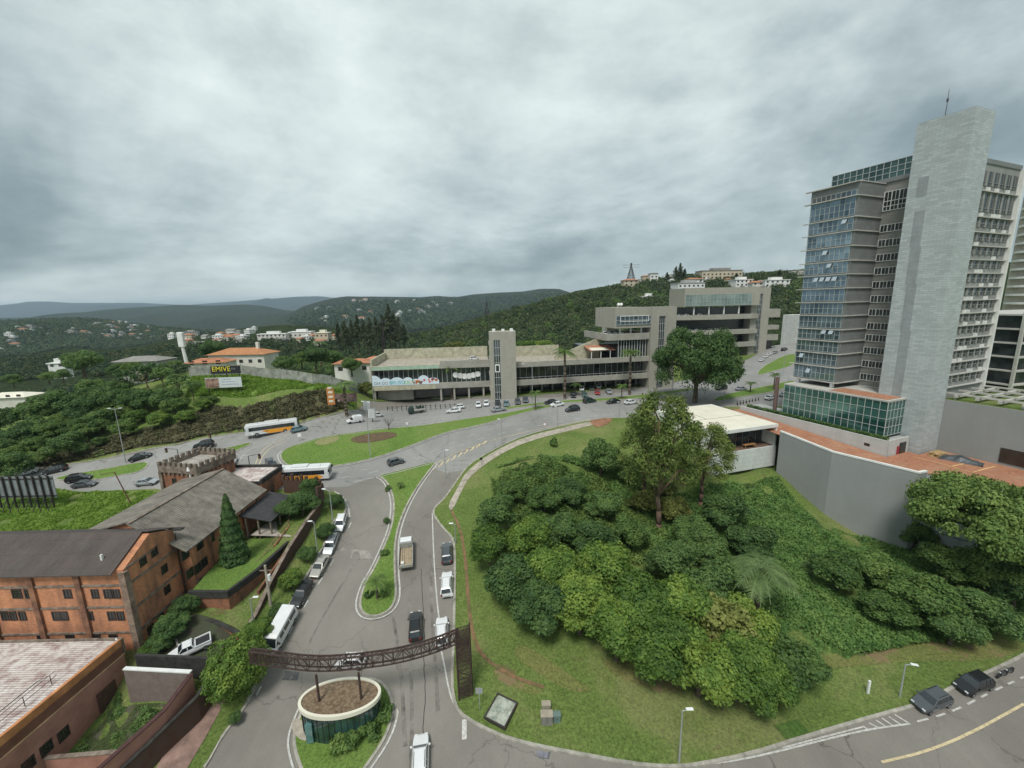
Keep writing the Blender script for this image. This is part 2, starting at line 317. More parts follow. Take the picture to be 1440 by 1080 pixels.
def drape(name,poly,off,mats,step=2.,parent=None,zf=None):
    poly=dens(poly,step); P=np.array(poly); x0,y0=P.min(0); x1,y1=P.max(0)
    gx,gy=np.meshgrid(np.arange(x0+step/2,x1,step),np.arange(y0+step/2,y1,step)); gx=gx.ravel();gy=gy.ravel(); k=inpoly(gx,gy,poly); gx=gx[k];gy=gy[k]
    if len(gx):
        d=np.min((gx[:,None]-P[None,:,0])**2+(gy[:,None]-P[None,:,1])**2,1) if len(gx)*len(P)<4e7 else np.full(len(gx),9.)
        k=d>(step*.35)**2; gx=gx[k];gy=gy[k]
    vs=[Vector(p) for p in poly]+[Vector(p) for p in zip(gx,gy)]; n=len(poly)
    V,E,Fc,*_=delaunay_2d_cdt(vs,[(i,(i+1)%n) for i in range(n)],[],0,1e-4)
    V=np.array([tuple(v) for v in V]); Fc=np.array([f for f in Fc if len(f)==3]); c=V[Fc].mean(1); k=inpoly(c[:,0],c[:,1],poly); Fc=Fc[k]
    z=(zf or Tz)(V[:,0],V[:,1])+off
    me=rawmesh(name,np.column_stack([V,z]),Fc,mats,smooth=True)
    return linkmesh(name,me,parent)
def ribbon(mb,line,w,off,h=0.,closed=False,step=1.5,side=0,m=0,zf=None):
    """strip (h=0) or kerb-like solid (h>0) that follows the ground; side shifts it sideways"""
    L=dens(line,step,closed); P=np.array(L); n=len(P)
    if closed: tan=np.roll(P,-1,0)-np.roll(P,1,0)
    else: tan=np.gradient(P,axis=0)
    tan/=np.linalg.norm(tan,axis=1)[:,None]+1e-9; nor=np.column_stack([-tan[:,1],tan[:,0]])
    a=P+nor*(w/2+side); b=P+nor*(-w/2+side); z=(zf or Tz)(P[:,0],P[:,1])+off
    A=np.column_stack([a,z]);B=np.column_stack([b,z]); rngi=range(n if closed else n-1)
    if h==0:
        vs=np.vstack([A,B]); mb.add(vs,[(i,(i+1)%n,n+(i+1)%n,n+i) for i in rngi],m)
    else:
        A2=A-[0,0,h];B2=B-[0,0,h]; vs=np.vstack([A,B,B2,A2]); fs=[]
        for i in rngi:
            j=(i+1)%n
            for q in range(4): fs.append((q*n+i,q*n+j,((q+1)%4)*n+j,((q+1)%4)*n+i))
        if not closed: fs+=[(0,n,2*n,3*n),(n-1,2*n-1,3*n-1,4*n-1)]
        mb.add(vs,fs,m)
def dashes(mb,line,w,off,on,gap,start=0.):
    L=np.array(dens(line,.25,False)); s=np.concatenate([[0],np.cumsum(np.linalg.norm(np.diff(L,axis=0),axis=1))]); p=start
    while p<s[-1]:
        k=(s>=p)&(s<=p+on)
        if k.sum()>2: ribbon(mb,[tuple(q) for q in L[k][::max(1,k.sum()//4)]],w,off)
        p+=on+gap
# ---------------------------------------------------------------- ground, roads, kerbs, markings
M={}
M['grass']=m_grass('grass',(.07,.115,.028),(.125,.175,.045),(.29,.26,.125),dl=.62)
M['lawn']=m_grass('lawn',(.085,.15,.03),(.13,.21,.045),(.20,.225,.08),dl=.72)
M['bank']=m_grass('bank',(.06,.08,.03),(.09,.085,.045),(.12,.10,.06),dirt=(.13,.075,.05),dl=.6)
M['asphalt']=m_asphalt('asphalt',(.215,.195,.165),(.33,.305,.26))
M['asphalt2']=m_asphalt('asphalt_light',(.31,.305,.29),(.42,.415,.395))
M['kerb']=mat('kerb',(.34,.32,.275),.85,.35,1.2)
M['paint']=mat('road_paint',(.40,.395,.365),.8,.2,3.5,c2=(.66,.65,.61))
M['ypaint']=mat('yellow_paint',(.56,.46,.28),.7,.3,2.5)
M['dirt']=mat('red_dirt',(.27,.135,.075),.95,.35,.8)
M['trk']=mat('worn_track',(.11,.135,.045),.95,.3,1.1,c2=(.30,.15,.085))
M['seam']=mat('tar_seam',(.05,.048,.045),.9,.3,2)
M['walk']=mat('path_concrete',(.36,.32,.26),.9,.35,.9,bmp=.3)
M['patch']=mat('asphalt_patch',(.10,.10,.10),.85,.3,1)
ROADPX=[(-170,745),(-60,692),(0,669),(60,657),(125,650),(200,633),(250,626),(345,607),(427,595),(470,584),(500,577),(522,564),(560,562),(600,560),(690,557),(735,557),(820,551),(912,543),(975,533),(1035,512),(1064,498),(1100,477),(1135,470),(1160,470)]
ROADPX2=[(1180,520),(1140,560),(1110,572),(1060,572),(985,572),(930,584),(890,588),(850,588),(800,597),(740,612),(700,630),(672,645),(655,658),(640,680),(625,702),(611,714),(609,724),(622,742),(638,758),(640,790),(639,850),(638,900),(635,960),(640,995),(655,1011),(700,1034),(740,1046),(815,1061),(890,1075),(935,1079),(980,1077),(1053,1062),(1140,1034),(1236,1006),(1300,989),(1347,963),(1395,944),(1440,922),(1520,880),(1700,870)]
ROADPX3=[(1750,1250),(1300,1350),(720,1400),(200,1300),(190,1200),(287,1080),(312,1035),(340,1003),(358,968),(368,935),(380,905),(398,868),(415,838),(433,807),(450,777),(463,748),(472,729),(484,724),(488,712),(482,701),(472,693),(459,690),(440,688),(400,689),(330,692),(240,692),(220,688),(82,690),(0,700),(-60,712),(-150,770)]
road_poly=W(ROADPX)+W(ROADPX2)+W(ROADPX3)
road_poly=dens(road_poly,1.6)
# ground around the road, one triangulated sheet out to the horizon
gx=np.concatenate([np.arange(-150,171,2.6)]); gy=np.arange(-10,256,2.6)
GX,GY=np.meshgrid(gx,gy); GX=GX.ravel();GY=GY.ravel()
RP=np.array(road_poly); keep=~inpoly(GX,GY,road_poly); GX=GX[keep];GY=GY[keep]
dd=np.concatenate([np.min((GX[i:i+2000,None]-RP[None,:,0])**2+(GY[i:i+2000,None]-RP[None,:,1])**2,1) for i in range(0,len(GX),2000)])
k=dd>.8; GX=GX[k];GY=GY[k]
far=[]
def geo(a,b,n): return list(np.sign(a)*np.geomspace(abs(a),abs(b),n))
xs=sorted(set(geo(-155,-22000,34)+geo(175,22000,34)+list(np.linspace(-150,170,33)))); ys=sorted(set([-400,-150,-60,-20,-10]+list(np.linspace(5,256,26))+geo(262,24000,40)))
for y in ys:
    for x in xs:
        if not(-152<x<172 and -12<y<258): far.append((x,y))
vs_=[Vector(p) for p in road_poly]+[Vector(p) for p in zip(GX,GY)]+[Vector(p) for p in far]; nr=len(road_poly)
V,E_,Fc,*_=delaunay_2d_cdt(vs_,[(i,(i+1)%nr) for i in range(nr)],[],0,1e-4)
V=np.array([tuple(v) for v in V]); Fc=np.array([f for f in Fc if len(f)==3]); c=V[Fc].mean(1); k=~inpoly(c[:,0],c[:,1],road_poly)
Fc=Fc[k]; c=c[k]
bankpoly=W([(0,668),(125,646),(200,629),(250,623),(345,603),(427,591),(465,582),(490,575),(462,552),(380,566),(300,572),(230,600),(120,620),(0,650),(-80,660),(-80,690)])
lawnA=W([(262,560),(330,560),(500,575),(500,552),(440,528),(350,524),(270,530)])
mi=np.zeros(len(Fc),np.int32); mi[inpoly(c[:,0],c[:,1],bankpoly)]=1; mi[inpoly(c[:,0],c[:,1],lawnA)]=2
mi[(np.abs(c[:,0])>300)|(c[:,1]>300)]=3
M['fargreen']=mat('valley_green',(.035,.06,.03),.95,.5,.012,c2=(.07,.095,.05))
g=linkmesh('ground',rawmesh('ground',np.column_stack([V,Tz(V[:,0],V[:,1])+.12]),Fc,[M['grass'],M['bank'],M['lawn'],M['fargreen']],smooth=True,mi=mi)); tag(g,kind='structure')
rd=drape('road',road_poly,0,[M['asphalt'],M['asphalt2']],1.9); tag(rd,kind='structure')
# the main avenue is paler than the side street
av=W([(0,669),(125,650),(250,626),(345,607),(427,595),(500,577),(600,563),(735,563),(916,549),(1064,498),(1160,470),(1180,520),(1110,572),(985,572),(890,588),(800,597),(740,612),(690,632),(640,668),(600,655),(535,668),(470,690),(240,690),(0,700)])
tag(drape('avenue',smooth(av,1),.012,M['asphalt2'],1.9),kind='structure')
# kerb along the outline
def outline(seg,name='kerb',w=.35):
    mb=MB(); ribbon(mb,smooth(W(seg),1,False),w,.17,.3,step=1.2); tag(mb.build(name,M['kerb'],smooth=False),kind='structure')
outline(ROADPX[:11]); outline(ROADPX2[3:-1]); outline(ROADPX3[5:20])
ISL={
 'left':[(75,673),(125,663),(170,655),(213,648),(200,664),(160,670),(85,677)],
 'ramp':[(305,633),(330,628),(352,622),(354,625),(337,632),(320,641),(311,648),(306,640)],
 'big':[(393,641),(400,653),(415,657),(465,657),(520,647),(565,632),(627,607),(680,598),(730,582),(793,569),(765,570),(700,584),(590,599),(520,606),(460,613),(420,624),(400,632)],
 'median':[(530,670),(570,660),(615,648),(605,660),(585,687),(565,725),(555,760),(555,805),(557,830),(556,845),(547,860),(527,868),(510,864),(505,847),(515,817),(525,803),(540,770),(552,740),(555,705),(547,682),(538,672)],
 'gate':[(520,954),(540,962),(552,985),(552,1010),(540,1042),(515,1078),(505,1092),(470,1110),(432,1100),(418,1068),(412,1038),(420,1012),(432,985),(450,968),(480,956)],
 'verge':[(700,575),(745,568),(800,563),(860,560),(940,551),(975,545),(975,548),(940,555),(860,564),(800,566),(745,571),(700,578)],
 'avenue':[(1000,561),(1060,546),(1110,536),(1118,536),(1118,541),(1110,544),(1060,556),(1010,566)],
 'side':[(1060,530),(1090,522),(1120,512),(1122,497),(1100,500),(1075,514)],
}
for nm,px in ISL.items():
    p=smooth(W(px),2); o=drape('grass_verge',p,.13,M['lawn'],1.3); tag(o,kind='structure')
    mb=MB(); ribbon(mb,p,.32,.17,.3,closed=True,step=.9); tag(mb.build('kerb',M['kerb']),kind='structure')
    if nm in('median','big','gate'):
        mb=MB(); ribbon(mb,p,.22,.03,0,closed=True,step=.9,side=-.6 if True else .6); ribbon(mb,p,.22,.03,0,closed=True,step=.9,side=.6); tag(mb.build('road_marking',M['paint']),kind='structure')
# flower beds on the big island
M['bed']=mat('flower_bed_soil',(.12,.075,.05),.95,.5,2.5,c2=(.17,.12,.06)); M['bed2']=mat('yellow_groundcover',(.22,.22,.09),.95,.4,3)
tag(drape('flower_bed',smooth(W([(490,617),(520,610),(555,608),(560,615),(530,622),(500,625)]),2),.19,M['bed'],1),kind='structure')
tag(drape('groundcover_bed',smooth(W([(440,621),(470,614),(480,616),(470,624),(447,628)]),2),.19,M['bed2'],1),kind='structure')
# paths
tag(drape('footpath',smooth(W([(856,588),(800,600),(740,615),(700,633),(675,648),(655,665),(642,690),(630,712),(634,720),(640,712),(650,690),(660,672),(680,655),(705,639),(742,622),(800,607),(835,598),(858,592)]),1),.19,M['walk'],1.2),kind='structure')
tag(drape('dirt_patch',smooth(W([(826,592),(858,588),(862,592),(850,600),(838,602)]),1),.22,M['dirt'],1.5),kind='structure')
mb=MB(); ribbon(mb,smooth(W([(634,718),(648,745),(655,790),(658,840),(663,885),(672,915),(690,935),(725,955),(765,968)]),2,False),.5,.2); tag(mb.build('dirt_track',M['trk']),kind='structure')
mb=MB(); ribbon(mb,smooth(W([(643,1003),(660,1018),(700,1038),(745,1050),(815,1065),(890,1079)]),2,False),.9,.19,side=.9); tag(mb.build('footpath',mat('gutter_soil',(.20,.14,.10),.95,.4,1.2)),kind='structure')
# markings
mb=MB()
D=lambda px,w=.16,on=2,gap=3,st=0:dashes(mb,smooth(W(px),2,False),w,.035,on,gap,st)
S=lambda px,w=.16:ribbon(mb,smooth(W(px),2,False),w,.035)
D([(494,735),(485,755),(470,785),(452,815),(435,842),(418,870),(402,900),(390,925),(376,950),(362,975),(350,1000)],.2,1.6,2.2)
S([(470,691),(482,698),(490,712),(492,728)],.22)
S([(608,722),(609,760),(611,800),(614,840),(618,875)],.2); S([(618,905),(624,930),(630,965),(638,992),(655,1006),(700,1030),(745,1044),(815,1058),(890,1073),(960,1079),(1030,1071),(1090,1058),(1160,1040),(1220,1026),(1280,1018)],.2)
S([(1280,1018),(1310,1010),(1360,990),(1400,975)],.001)
D([(1290,1015),(1320,1007),(1350,996),(1390,975),(1440,952)],.2,1.6,.9)
for a,b in (((1213,1021),(1222,1027)),((1222,1017),(1236,1024)),((1232,1013),(1247,1023)),((1240,1010),(1256,1021)),((1250,1008),(1266,1019)),((1258,1005),(1279,1018))): S([a,b],.2)
S([(1100,1052),(1160,1036),(1215,1022)],.16)
S([(653,1012),(653,1040)],.55); D([(653,1040),(653,1100)],.5,.5,.8)
D([(500,677),(530,671),(530,671)],.2,1.5,1)
# avenue lanes
D([(425,612),(500,601),(560,593),(640,583),(720,575)],.18,2.2,3.4)
D([(430,604),(500,592),(600,582),(700,571),(760,565)],.18,2.2,3.4)
D([(470,665),(530,659),(580,646),(640,620),(700,601),(760,590),(830,578),(900,570)],.2,2.2,3.4)
D([(480,672),(540,662),(600,640),(660,622),(720,606),(780,594),(850,583)],.2,2.2,3.4)
D([(300,622),(345,616),(420,606)],.16,2,3); D([(100,659),(180,645),(260,632)],.16,2,3)
D([(930,563),(1000,551),(1060,540),(1110,529)],.18,2.2,3.4)
S([(336,650),(342,638),(355,630),(375,624),(400,618)],.16); S([(366,640),(340,641)],.3)
mk=tag(mb.build('road_marking',M['paint']),kind='structure')
mb=MB()
S2=lambda px,w=.16:ribbon(mb,smooth(W(px),2,False),w,.035)
S2([(376,612),(368,640),(372,628)],.001)
S2([(400,617),(382,624),(370,632),(362,645),(359,655)],.2); S2([(403,620),(386,627),(375,634),(367,646),(364,656)],.2)
S2([(612,652),(640,636),(700,617),(760,603),(830,590)],.22)
S2([(1240,1072),(1300,1058),(1360,1034),(1440,990)],.25)
# broad chevron bars where the slip road joins
for i in range(9):
    t=i/8; a=(608+t*70,661-t*36); b_=(614+t*70,653-t*33); S2([a,((a[0]+b_[0])/2+1,(a[1]+b_[1])/2),b_],.5)
tag(mb.build('road_marking',M['ypaint']),kind='structure')
for px in ([(470,795),(480,785),(520,785),(532,795),(525,805),(480,805)],):
    tag(drape('asphalt_patch',W(px),.015,M['patch'],1.2),kind='structure') if False else None
tag(drape('asphalt_patch',W([(398,943),(422,945),(418,957),(394,956)]),.02,M['patch'],1),kind='structure')
tag(drape('asphalt_patch',W([(610,1058),(775,1056),(772,1068),(756,1066)][1:]),.02,M['patch'],1),kind='structure')
M['grate']=mat('drain_slab',(.17,.17,.2),.6,.3,3)
tag(drape('drain_slab',W([(756,1055),(771,1059),(769,1067),(754,1063)]),.03,M['grate'],1),kind='structure')
# hatched tracks of concrete across the side street
tag(drape('concrete_strip',W([(478,768),(520,775),(525,787),(480,782)]),.012,mat('worn_concrete',(.27,.25,.22),.9,.35,.6),1.2),kind='structure')
mb=MB(); ribbon(mb,[tuple(p) for p in smooth(W([(592,800),(594,840),(597,880),(596,930),(598,980),(596,1010),(594,1070),(592,1120)]),1,False)],.09,.02,step=.6)
mb.v=[(v[0]+.05*math.sin(v[1]*3.1)+.04*math.sin(v[1]*7.7),v[1],v[2]) for v in mb.v]; tag(mb.build('tar_seam',M['seam']),kind='structure')
for px,w_ in (([(398,985),(408,955),(436,900),(470,840),(500,790)],.35),([(545,830),(560,900),(566,970),(570,1050)],.5),([(606,800),(607,860),(612,930),(616,1000)],.5),([(575,840),(576,900),(580,1000),(578,1080)],.45)):
    mb=MB(); ribbon(mb,smooth(W(px),2,False),w_,.014,step=1); tag(mb.build('tyre_track',mat('tyre_dark',(.145,.135,.12),.8,.4,.7,c2=(.26,.24,.21))),kind='structure')
M['bare']=m_grass('bare_earth',(.095,.14,.035),(.16,.17,.055),(.23,.19,.09),dirt=(.25,.17,.105),dl=.57)
for px in ([(1140,930),(1200,912),(1280,902),(1360,898),(1440,902),(1440,918),(1380,932),(1300,930),(1220,936),(1160,942)],[(840,930),(880,925),(930,950),(970,975),(930,978),(870,955)],[(730,905),(760,920),(800,950),(840,975),(800,975),(750,945),(720,920)],[(690,940),(720,952),(770,975),(750,980),(700,960)],[(990,965),(1030,975),(1060,985),(1010,985)]):
    tag(drape('bare_patch',smooth(W(px),2),.17,M['bare'],1.3),kind='structure')
tag(drape('turf_patch',W([(1088,1022),(1120,1013),(1140,1032),(1105,1042)]),.19,m_grass('dark_turf',(.05,.10,.02),(.07,.13,.03),(.10,.14,.04),dl=.9),1),kind='structure')
# ---------------------------------------------------------------- buildings
def PXw(px,py,X):
    r=ray(px,py); t=X/r[0]; return np.array([X,r[1]*t,CZ+r[2]*t])
M['brick']=m_lines('orange_brick',(.56,.245,.125),(.42,.19,.10),.42,.16,.012,.9,.13,stain=(.13,.07,.05),sa=.95,vs=.42,bmp=.15)
M['brick2']=m_lines('weathered_brick',(.33,.14,.075),(.2,.1,.06),.42,.16,.012,.9,.18,stain=(.05,.036,.028),sa=.9,vs=.5,bmp=.15)
M['conc_dark']=mat('stained_concrete',(.17,.115,.085),.9,.5,1.1,c2=(.30,.25,.20),bmp=.2)
M['pink']=mat('pink_render',(.38,.18,.135),.9,.25,.5,c2=(.47,.235,.18))
M['opar']=mat('orange_parapet',(.50,.20,.08),.9,.45,.6,c2=(.66,.29,.12))
M['pila']=mat('stained_brick_pier',(.16,.08,.055),.95,.4,.9,c2=(.33,.16,.09),bmp=.2)
M['roofd']=m_roof('dark_fibre_roof',(.06,.047,.043),(.105,.08,.072),.35,0,1.75,sa=.25)
M['roofg']=m_roof('grey_fibre_roof',(.135,.12,.098),(.30,.265,.22),.35,1,1.6,stain=(.05,.05,.04))
M['roofw']=m_roof('pale_fibre_roof',(.50,.43,.39),(.72,.68,.64),.3,1,1.5,stain=(.25,.14,.13),sa=.8)
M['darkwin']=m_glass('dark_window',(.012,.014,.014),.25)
M['iron']=mat('iron',(.05,.042,.04),.6,.3,3,metal=.3)
M['mossy']=mat('mossy_coping',(.035,.034,.03),.95,.5,1.5)
M['conc']=m_lines('concrete_panel',(.35,.335,.285),(.27,.26,.22),1.1,.6,.015,.9,.035,stain=(.22,.20,.16),sa=.4,bmp=.05)
M['conc2']=mat('band_concrete',(.33,.315,.27),.9,.2,.35,c2=(.37,.355,.31))
M['yconc']=mat('stained_band',(.40,.38,.28),.9,.3,.6)
M['white']=mat('white_render',(.70,.70,.67),.8,.12,.5)
M['cream']=mat('cream_roof',(.72,.68,.55),.85,.1,.25,c2=(.78,.75,.62))
M['grey']=m_lines('grey_render',(.285,.295,.285),(.25,.26,.25),2.4,1.2,.015,.9,.012,off=0,stain=(.21,.22,.205),sa=.5,bmp=.05,vs=.22)
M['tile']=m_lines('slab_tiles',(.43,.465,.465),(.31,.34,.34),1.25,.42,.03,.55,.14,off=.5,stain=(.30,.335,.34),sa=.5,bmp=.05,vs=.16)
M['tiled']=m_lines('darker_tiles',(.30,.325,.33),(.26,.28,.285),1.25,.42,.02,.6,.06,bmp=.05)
M['bayside']=m_lines('grey_stone',(.19,.198,.195),(.14,.145,.145),1.2,.8,.02,.6,.08,sa=.2)
M['strip']=mat('spandrel',(.27,.26,.235),.8,.15,.5)
M['slabedge']=mat('canopy_edge',(.46,.45,.41),.7,.15,.6)
M['bglass']=m_panes('blue_glass',(.13,.185,.23),(.34,.44,.50),.99,1.25,.65)
M['gglass']=m_panes('green_glass',(.018,.085,.072),(.10,.255,.22),1.3,1.7,.35,zo=.3)
M['dglass']=m_panes('dark_glass',(.018,.026,.028),(.085,.10,.10),1.4,1.3,.15)
M['mull']=mat('mullion',(.42,.45,.44),.5,.1,2)
M['brickpave']=m_lines('brick_paving',(.36,.155,.085),(.28,.13,.08),.6,.3,.02,.9,.2,axis='XY',stain=(.42,.27,.17),sa=.6,vs=.35)
M['rtile']=m_roof('clay_tiles',(.40,.17,.07),(.52,.24,.10),.45,0,.5,stain=(.16,.08,.05),sa=.3)
M['hedge']=m_leaf('hedge_leaf',(.012,.03,.01),(.025,.06,.018),(.05,.1,.03),.2)
def wpart(par,x,z,w,h,y=0,face='y-',m='darkwin',frame='iron',bars=(2,3),dep=.16,name='window'):
    """window centred on (x,z) of a wall; face says which way the wall looks"""
    def L(a,b,c):  # a along wall, b outward, c up
        return {'y-':(a,y-b,c),'x+':(y+b,a,c),'x-':(y-b,a,c),'y+':(a,y+b,c)}[face]
    def bx(mb,a0,a1,b0,b1,c0,c1):
        p=L(a0,b0,c0);q=L(a1,b1,c1); mb.box(min(p[0],q[0]),max(p[0],q[0]),min(p[1],q[1]),max(p[1],q[1]),c0,c1)
    g=MB(); bx(g,x-w/2,x+w/2,-.05,.03,z-h/2,z+h/2); o=g.build(name,M[m],par)
    f=MB(); t=.07
    for s in(-1,1): bx(f,x+s*w/2-t,x+s*w/2+t,-.04,.08,z-h/2-t,z+h/2+t)
    for s in(-1,1): bx(f,x-w/2,x+w/2,-.04,.075,z+s*h/2-t,z+s*h/2+t)
    for i in range(1,bars[0]): a=x-w/2+w*i/bars[0]; bx(f,a-.025,a+.025,-.04,.06,z-h/2,z+h/2)
    for i in range(1,bars[1]): c=z-h/2+h*i/bars[1]; bx(f,x-w/2,x+w/2,-.04,.055,c-.025,c+.025)
    f.build('frame',M[frame],o); return o
# ---- front brick warehouse
w1=empty('brick_warehouse',(-49.2,47.4,7),0,'long orange brick warehouse with dark brown corrugated gable roof beside the white-roofed building','warehouse')
def loc(p,o): return p[0]-o[0],p[1]-o[1],p[2]-o[2]
O1=(-49.2,47.4,7)
mb=MB(); mb.xprism([(0,-4),(0,11.35),(4.4,13.75),(8.1,12.2),(8.1,-4)],-34,0); mb.build('wall',M['brick'],w1)
mb=MB()
def slope(mb,y0,z0,y1,z1,xa,xb,t=.14):
    mb.xprism([(y0,z0),(y1,z1),(y1,z1+t),(y0,z0+t)],xa,xb)
slope(mb,-.75,11.1,4.45,13.95,-34.3,-.9); slope(mb,4.45,13.95,8.5,12.2,-34.3,-.15); rf=mb.build('roof',M['roofd'],w1)
mb=MB(); mb.box(-3.5,-3.3,.9,1.15,12.1,12.9); mb.build('vent_pipe',M['white'],rf)
mb=MB(); mb.box(-.6,1.3,7.9,8.6,12.1,12.3); mb.build('eave_slab',M['mossy'],w1)
mb=MB()
for z in (9.3,6.2,2.5): mb.box(-34,.02,-.12,0,z-.13,z+.13)
mb.build('ledge',M['conc_dark'],w1)
mb=MB()
for z in (9.2,5.65,2.35): mb.box(0,.16,.5,8.1,z-.14,z+.14)
mb.box(0,.14,.2,4.6,11.3,11.5); mb.build('ledge',M['conc_dark'],w1)
for x in (-5.9,-11.8,-17.7,-23.6,-29.5):
    mb=MB(); mb.box(x-.35,x+.35,-.28,.05,-3,11.0); mb.build('pilaster',M['pila'],w1)
mb=MB(); mb.box(-.5,.3,-.3,.45,-3,11.1); mb.build('corner_column',mat('corner_concrete',(.20,.13,.095),.95,.4,1.2,c2=(.34,.25,.19),bmp=.3),w1)
for px,ww in ((24,1.1),(40,.75),(95.5,.9),(134,.8),(152,.9),(164,.8)):
    p=PY(px,835,47.4); wpart(w1,p[0]+49.2,p[2]-7,ww,1.15)
for px,ww in ((7,.8),(19,.8),(32,.8),(85,1.9),(127,.7),(157.5,.9),(170,.8)):
    p=PY(px,866,47.4); wpart(w1,p[0]+49.2,p[2]-7,ww,1.15)
for px in (59,99,136,160):
    p=PY(px,897,47.4); wpart(w1,p[0]+49.2,p[2]-7,1.0,.9)
for px,py in ((201,789),(217,776),(231,800),(235,829),(212,885),(226,870),(240,860),(250,851)):
    p=PXw(px,py,-49.2); wpart(w1,p[1]-47.4,p[2]-7,.9,1.1,0,'x+')
mb=MB(); mb.tube((.25,8.0,11.6),(.25,8.0,0),.09); mb.build('downpipe',M['iron'],w1)
# ---- second warehouse
w2=empty('gabled_warehouse',(-47.6,54.2,8),0,'orange brick warehouse under a large streaked grey corrugated gable roof','warehouse')
mb=MB(); mb.yprism([(-14.2,-3),(-14.2,10.7),(-6.9,12.4),(0,8.5),(0,-3)],1.6,20); mb.build('wall',M['brick'],w2)
mb=MB()
mb.yprism([(.7,8.2),(-6.95,12.6),(-6.95,12.78),(.7,8.38)],.2,20.4); mb.yprism([(-6.95,12.6),(-14.9,10.75),(-14.9,10.93),(-6.95,12.78)],1.2,20.4); mb.build('roof',M['roofg'],w2)
mb=MB(); mb.box(-7.2,-6.7,.3,20.4,12.72,12.86); mb.build('ridge_cap',M['conc_dark'],w2)
for y in (5.3,9.6,13.8,18): mb=MB(); mb.box(-.02,.28,y-.3,y+.3,-3,8.1); mb.build('pilaster',M['pila'],w2)
mb=MB(); mb.box(0,.15,1.7,20,2.2,2.45); mb.build('ledge',M['conc_dark'],w2)
for px,py in ((267,806),(278,799),(287,791),(260,780),(281,766),(297,757),(362,712)):
    p=PXw(px,py,-47.6); wpart(w2,p[1]-54.2,p[2]-8,1.2,1.3,0,'x+',bars=(3,3))
mb=MB(); mb.tube((-13.2,20.3,11),(-13.2,20.3,12.6),.22); mb.tube((-13.2,20.3,12.6),(-13.2,20.3,13.3),.5,.35); mb.build('chimney_vent',M['white'],w2)
# ---- crenellated tower
tw=empty('castle_tower',(-59.3,74.2,12),R(-12),'square crenellated red brick tower with arrow-slit windows behind the grey roof','tower')
mb=MB(); mb.box(-8.3,0,0,8.2,-3,8.3); mb.build('wall',M['brick2'],tw)
mb=MB(); 
for a in ((-8.6,.3,-.3,.15),(-8.6,.3,8.05,8.5),(-8.6,-8.15,.15,8.05),(-.15,.3,.15,8.05)): mb.box(a[0],a[1],a[2],a[3],8.0,9.2)
mb.build('parapet',M['conc_dark'],tw)
for i in range(8):
    for (x,y) in ((-8.3+i*1.19,-.08),(-8.3+i*1.19,8.28)):
        q=MB(); q.box(x-.3,x+.3,y-.24,y+.24,9.2,10.0); q.build('merlon',M['conc_dark'],tw)
for i in range(1,7):
    for x in (-8.38,.08):
        y=-.08+i*1.19; q=MB(); q.box(x-.24,x+.24,y-.3,y+.3,9.2,10.0); q.build('merlon',M['conc_dark'],tw)
mb=MB(); mb.box(-8.1,-.2,.2,8,8.31,8.5); mb.build('flat_roof',mat('dusty_slab',(.34,.32,.28),.9,.4,.8),tw)
mb=MB()
for i in range(9): mb.box(-8.5+i*1.03,-8.2+i*1.03,-.26,0,7.5,8.0); mb.box(0,.26,.1+i*.95,.4+i*.95,7.5,8.0)
mb.build('corbel',M['conc_dark'],tw)
for x in (-5.6,-2.6): wpart(tw,x,5.6,.85,2.2,0,'y-')
for y in (2.4,5.6): wpart(tw,y,5.6,.85,2.2,0,'x+')
for x in (-8.3,0): mb=MB(); mb.box(x-.35,x+.35,-.35,.35,-3,8.0); mb.build('buttress',M['conc_dark'],tw)
# ---- parapet wing
wg=empty('parapet_wing',(-49,76.6,11.5),R(-1),'low brick wing with mossy parapets between the castle tower and the parked buses','building')
mb=MB(); mb.box(-9.8,0,0,7,-2,5.2); mb.build('wall',M['brick2'],wg)
mb=MB(); mb.box(-9.9,.1,6.6,7.1,5.2,6.5); mb.box(-.35,.12,-.1,6.6,5.2,6.1); mb.box(-9.9,-.35,-.12,.2,5.2,5.7); mb.build('parapet',M['mossy'],wg)
mb=MB(); mb.xprism([(.2,5.25),(6.6,5.9),(6.6,6.0),(.2,5.35)],-9.8,-.4); mb.build('roof',M['roofw'],wg)
wpart(wg,3,2.8,.8,1.4,0,'x+')
# ---- ruined crenellated street wall (follows the corner of the plot)
M['rust']=mat('weathered_brick_wall',(.20,.085,.05),.95,.6,.7,c2=(.08,.055,.042),bmp=.3)
rw=empty('crenellated_wall',(-47,80.5,11.5),0,'tall weathered brick wall with finger-like crenels curving round the plot corner beside the white bus','wall')
wl=[(0,0),(4,-.6),(7.5,-1.7),(9.6,-4),(10.2,-7.2)]
mb=MB(); ribbon(mb,[(x-47,y+80.5) for x,y in wl],.5,4.2,8,step=1.2,zf=lambda x,y:np.full(np.shape(x),11.5)); mb.v=[(v[0]+47,v[1]-80.5,v[2]-11.5) for v in mb.v]; mb.build('wall_body',M['rust'],rw)
L=dens(wl,.95,False)
for i,(x,y) in enumerate(L):
    h=random.uniform(.8,1.9)
    q=MB(); q.add([(x-.28,y-.3,4.1),(x+.28,y-.3,4.1),(x+.28,y+.3,4.1),(x-.28,y+.3,4.1),(x-.22,y-.25,4.2+h),(x+.22,y-.25,4.2+h*.9),(x+.2,y+.25,4.2+h),(x-.2,y+.25,4.2+h*.85)],[(0,1,5,4),(1,2,6,5),(2,3,7,6),(3,0,4,7),(4,5,6,7)]); q.build('crenel',M['rust'],rw)
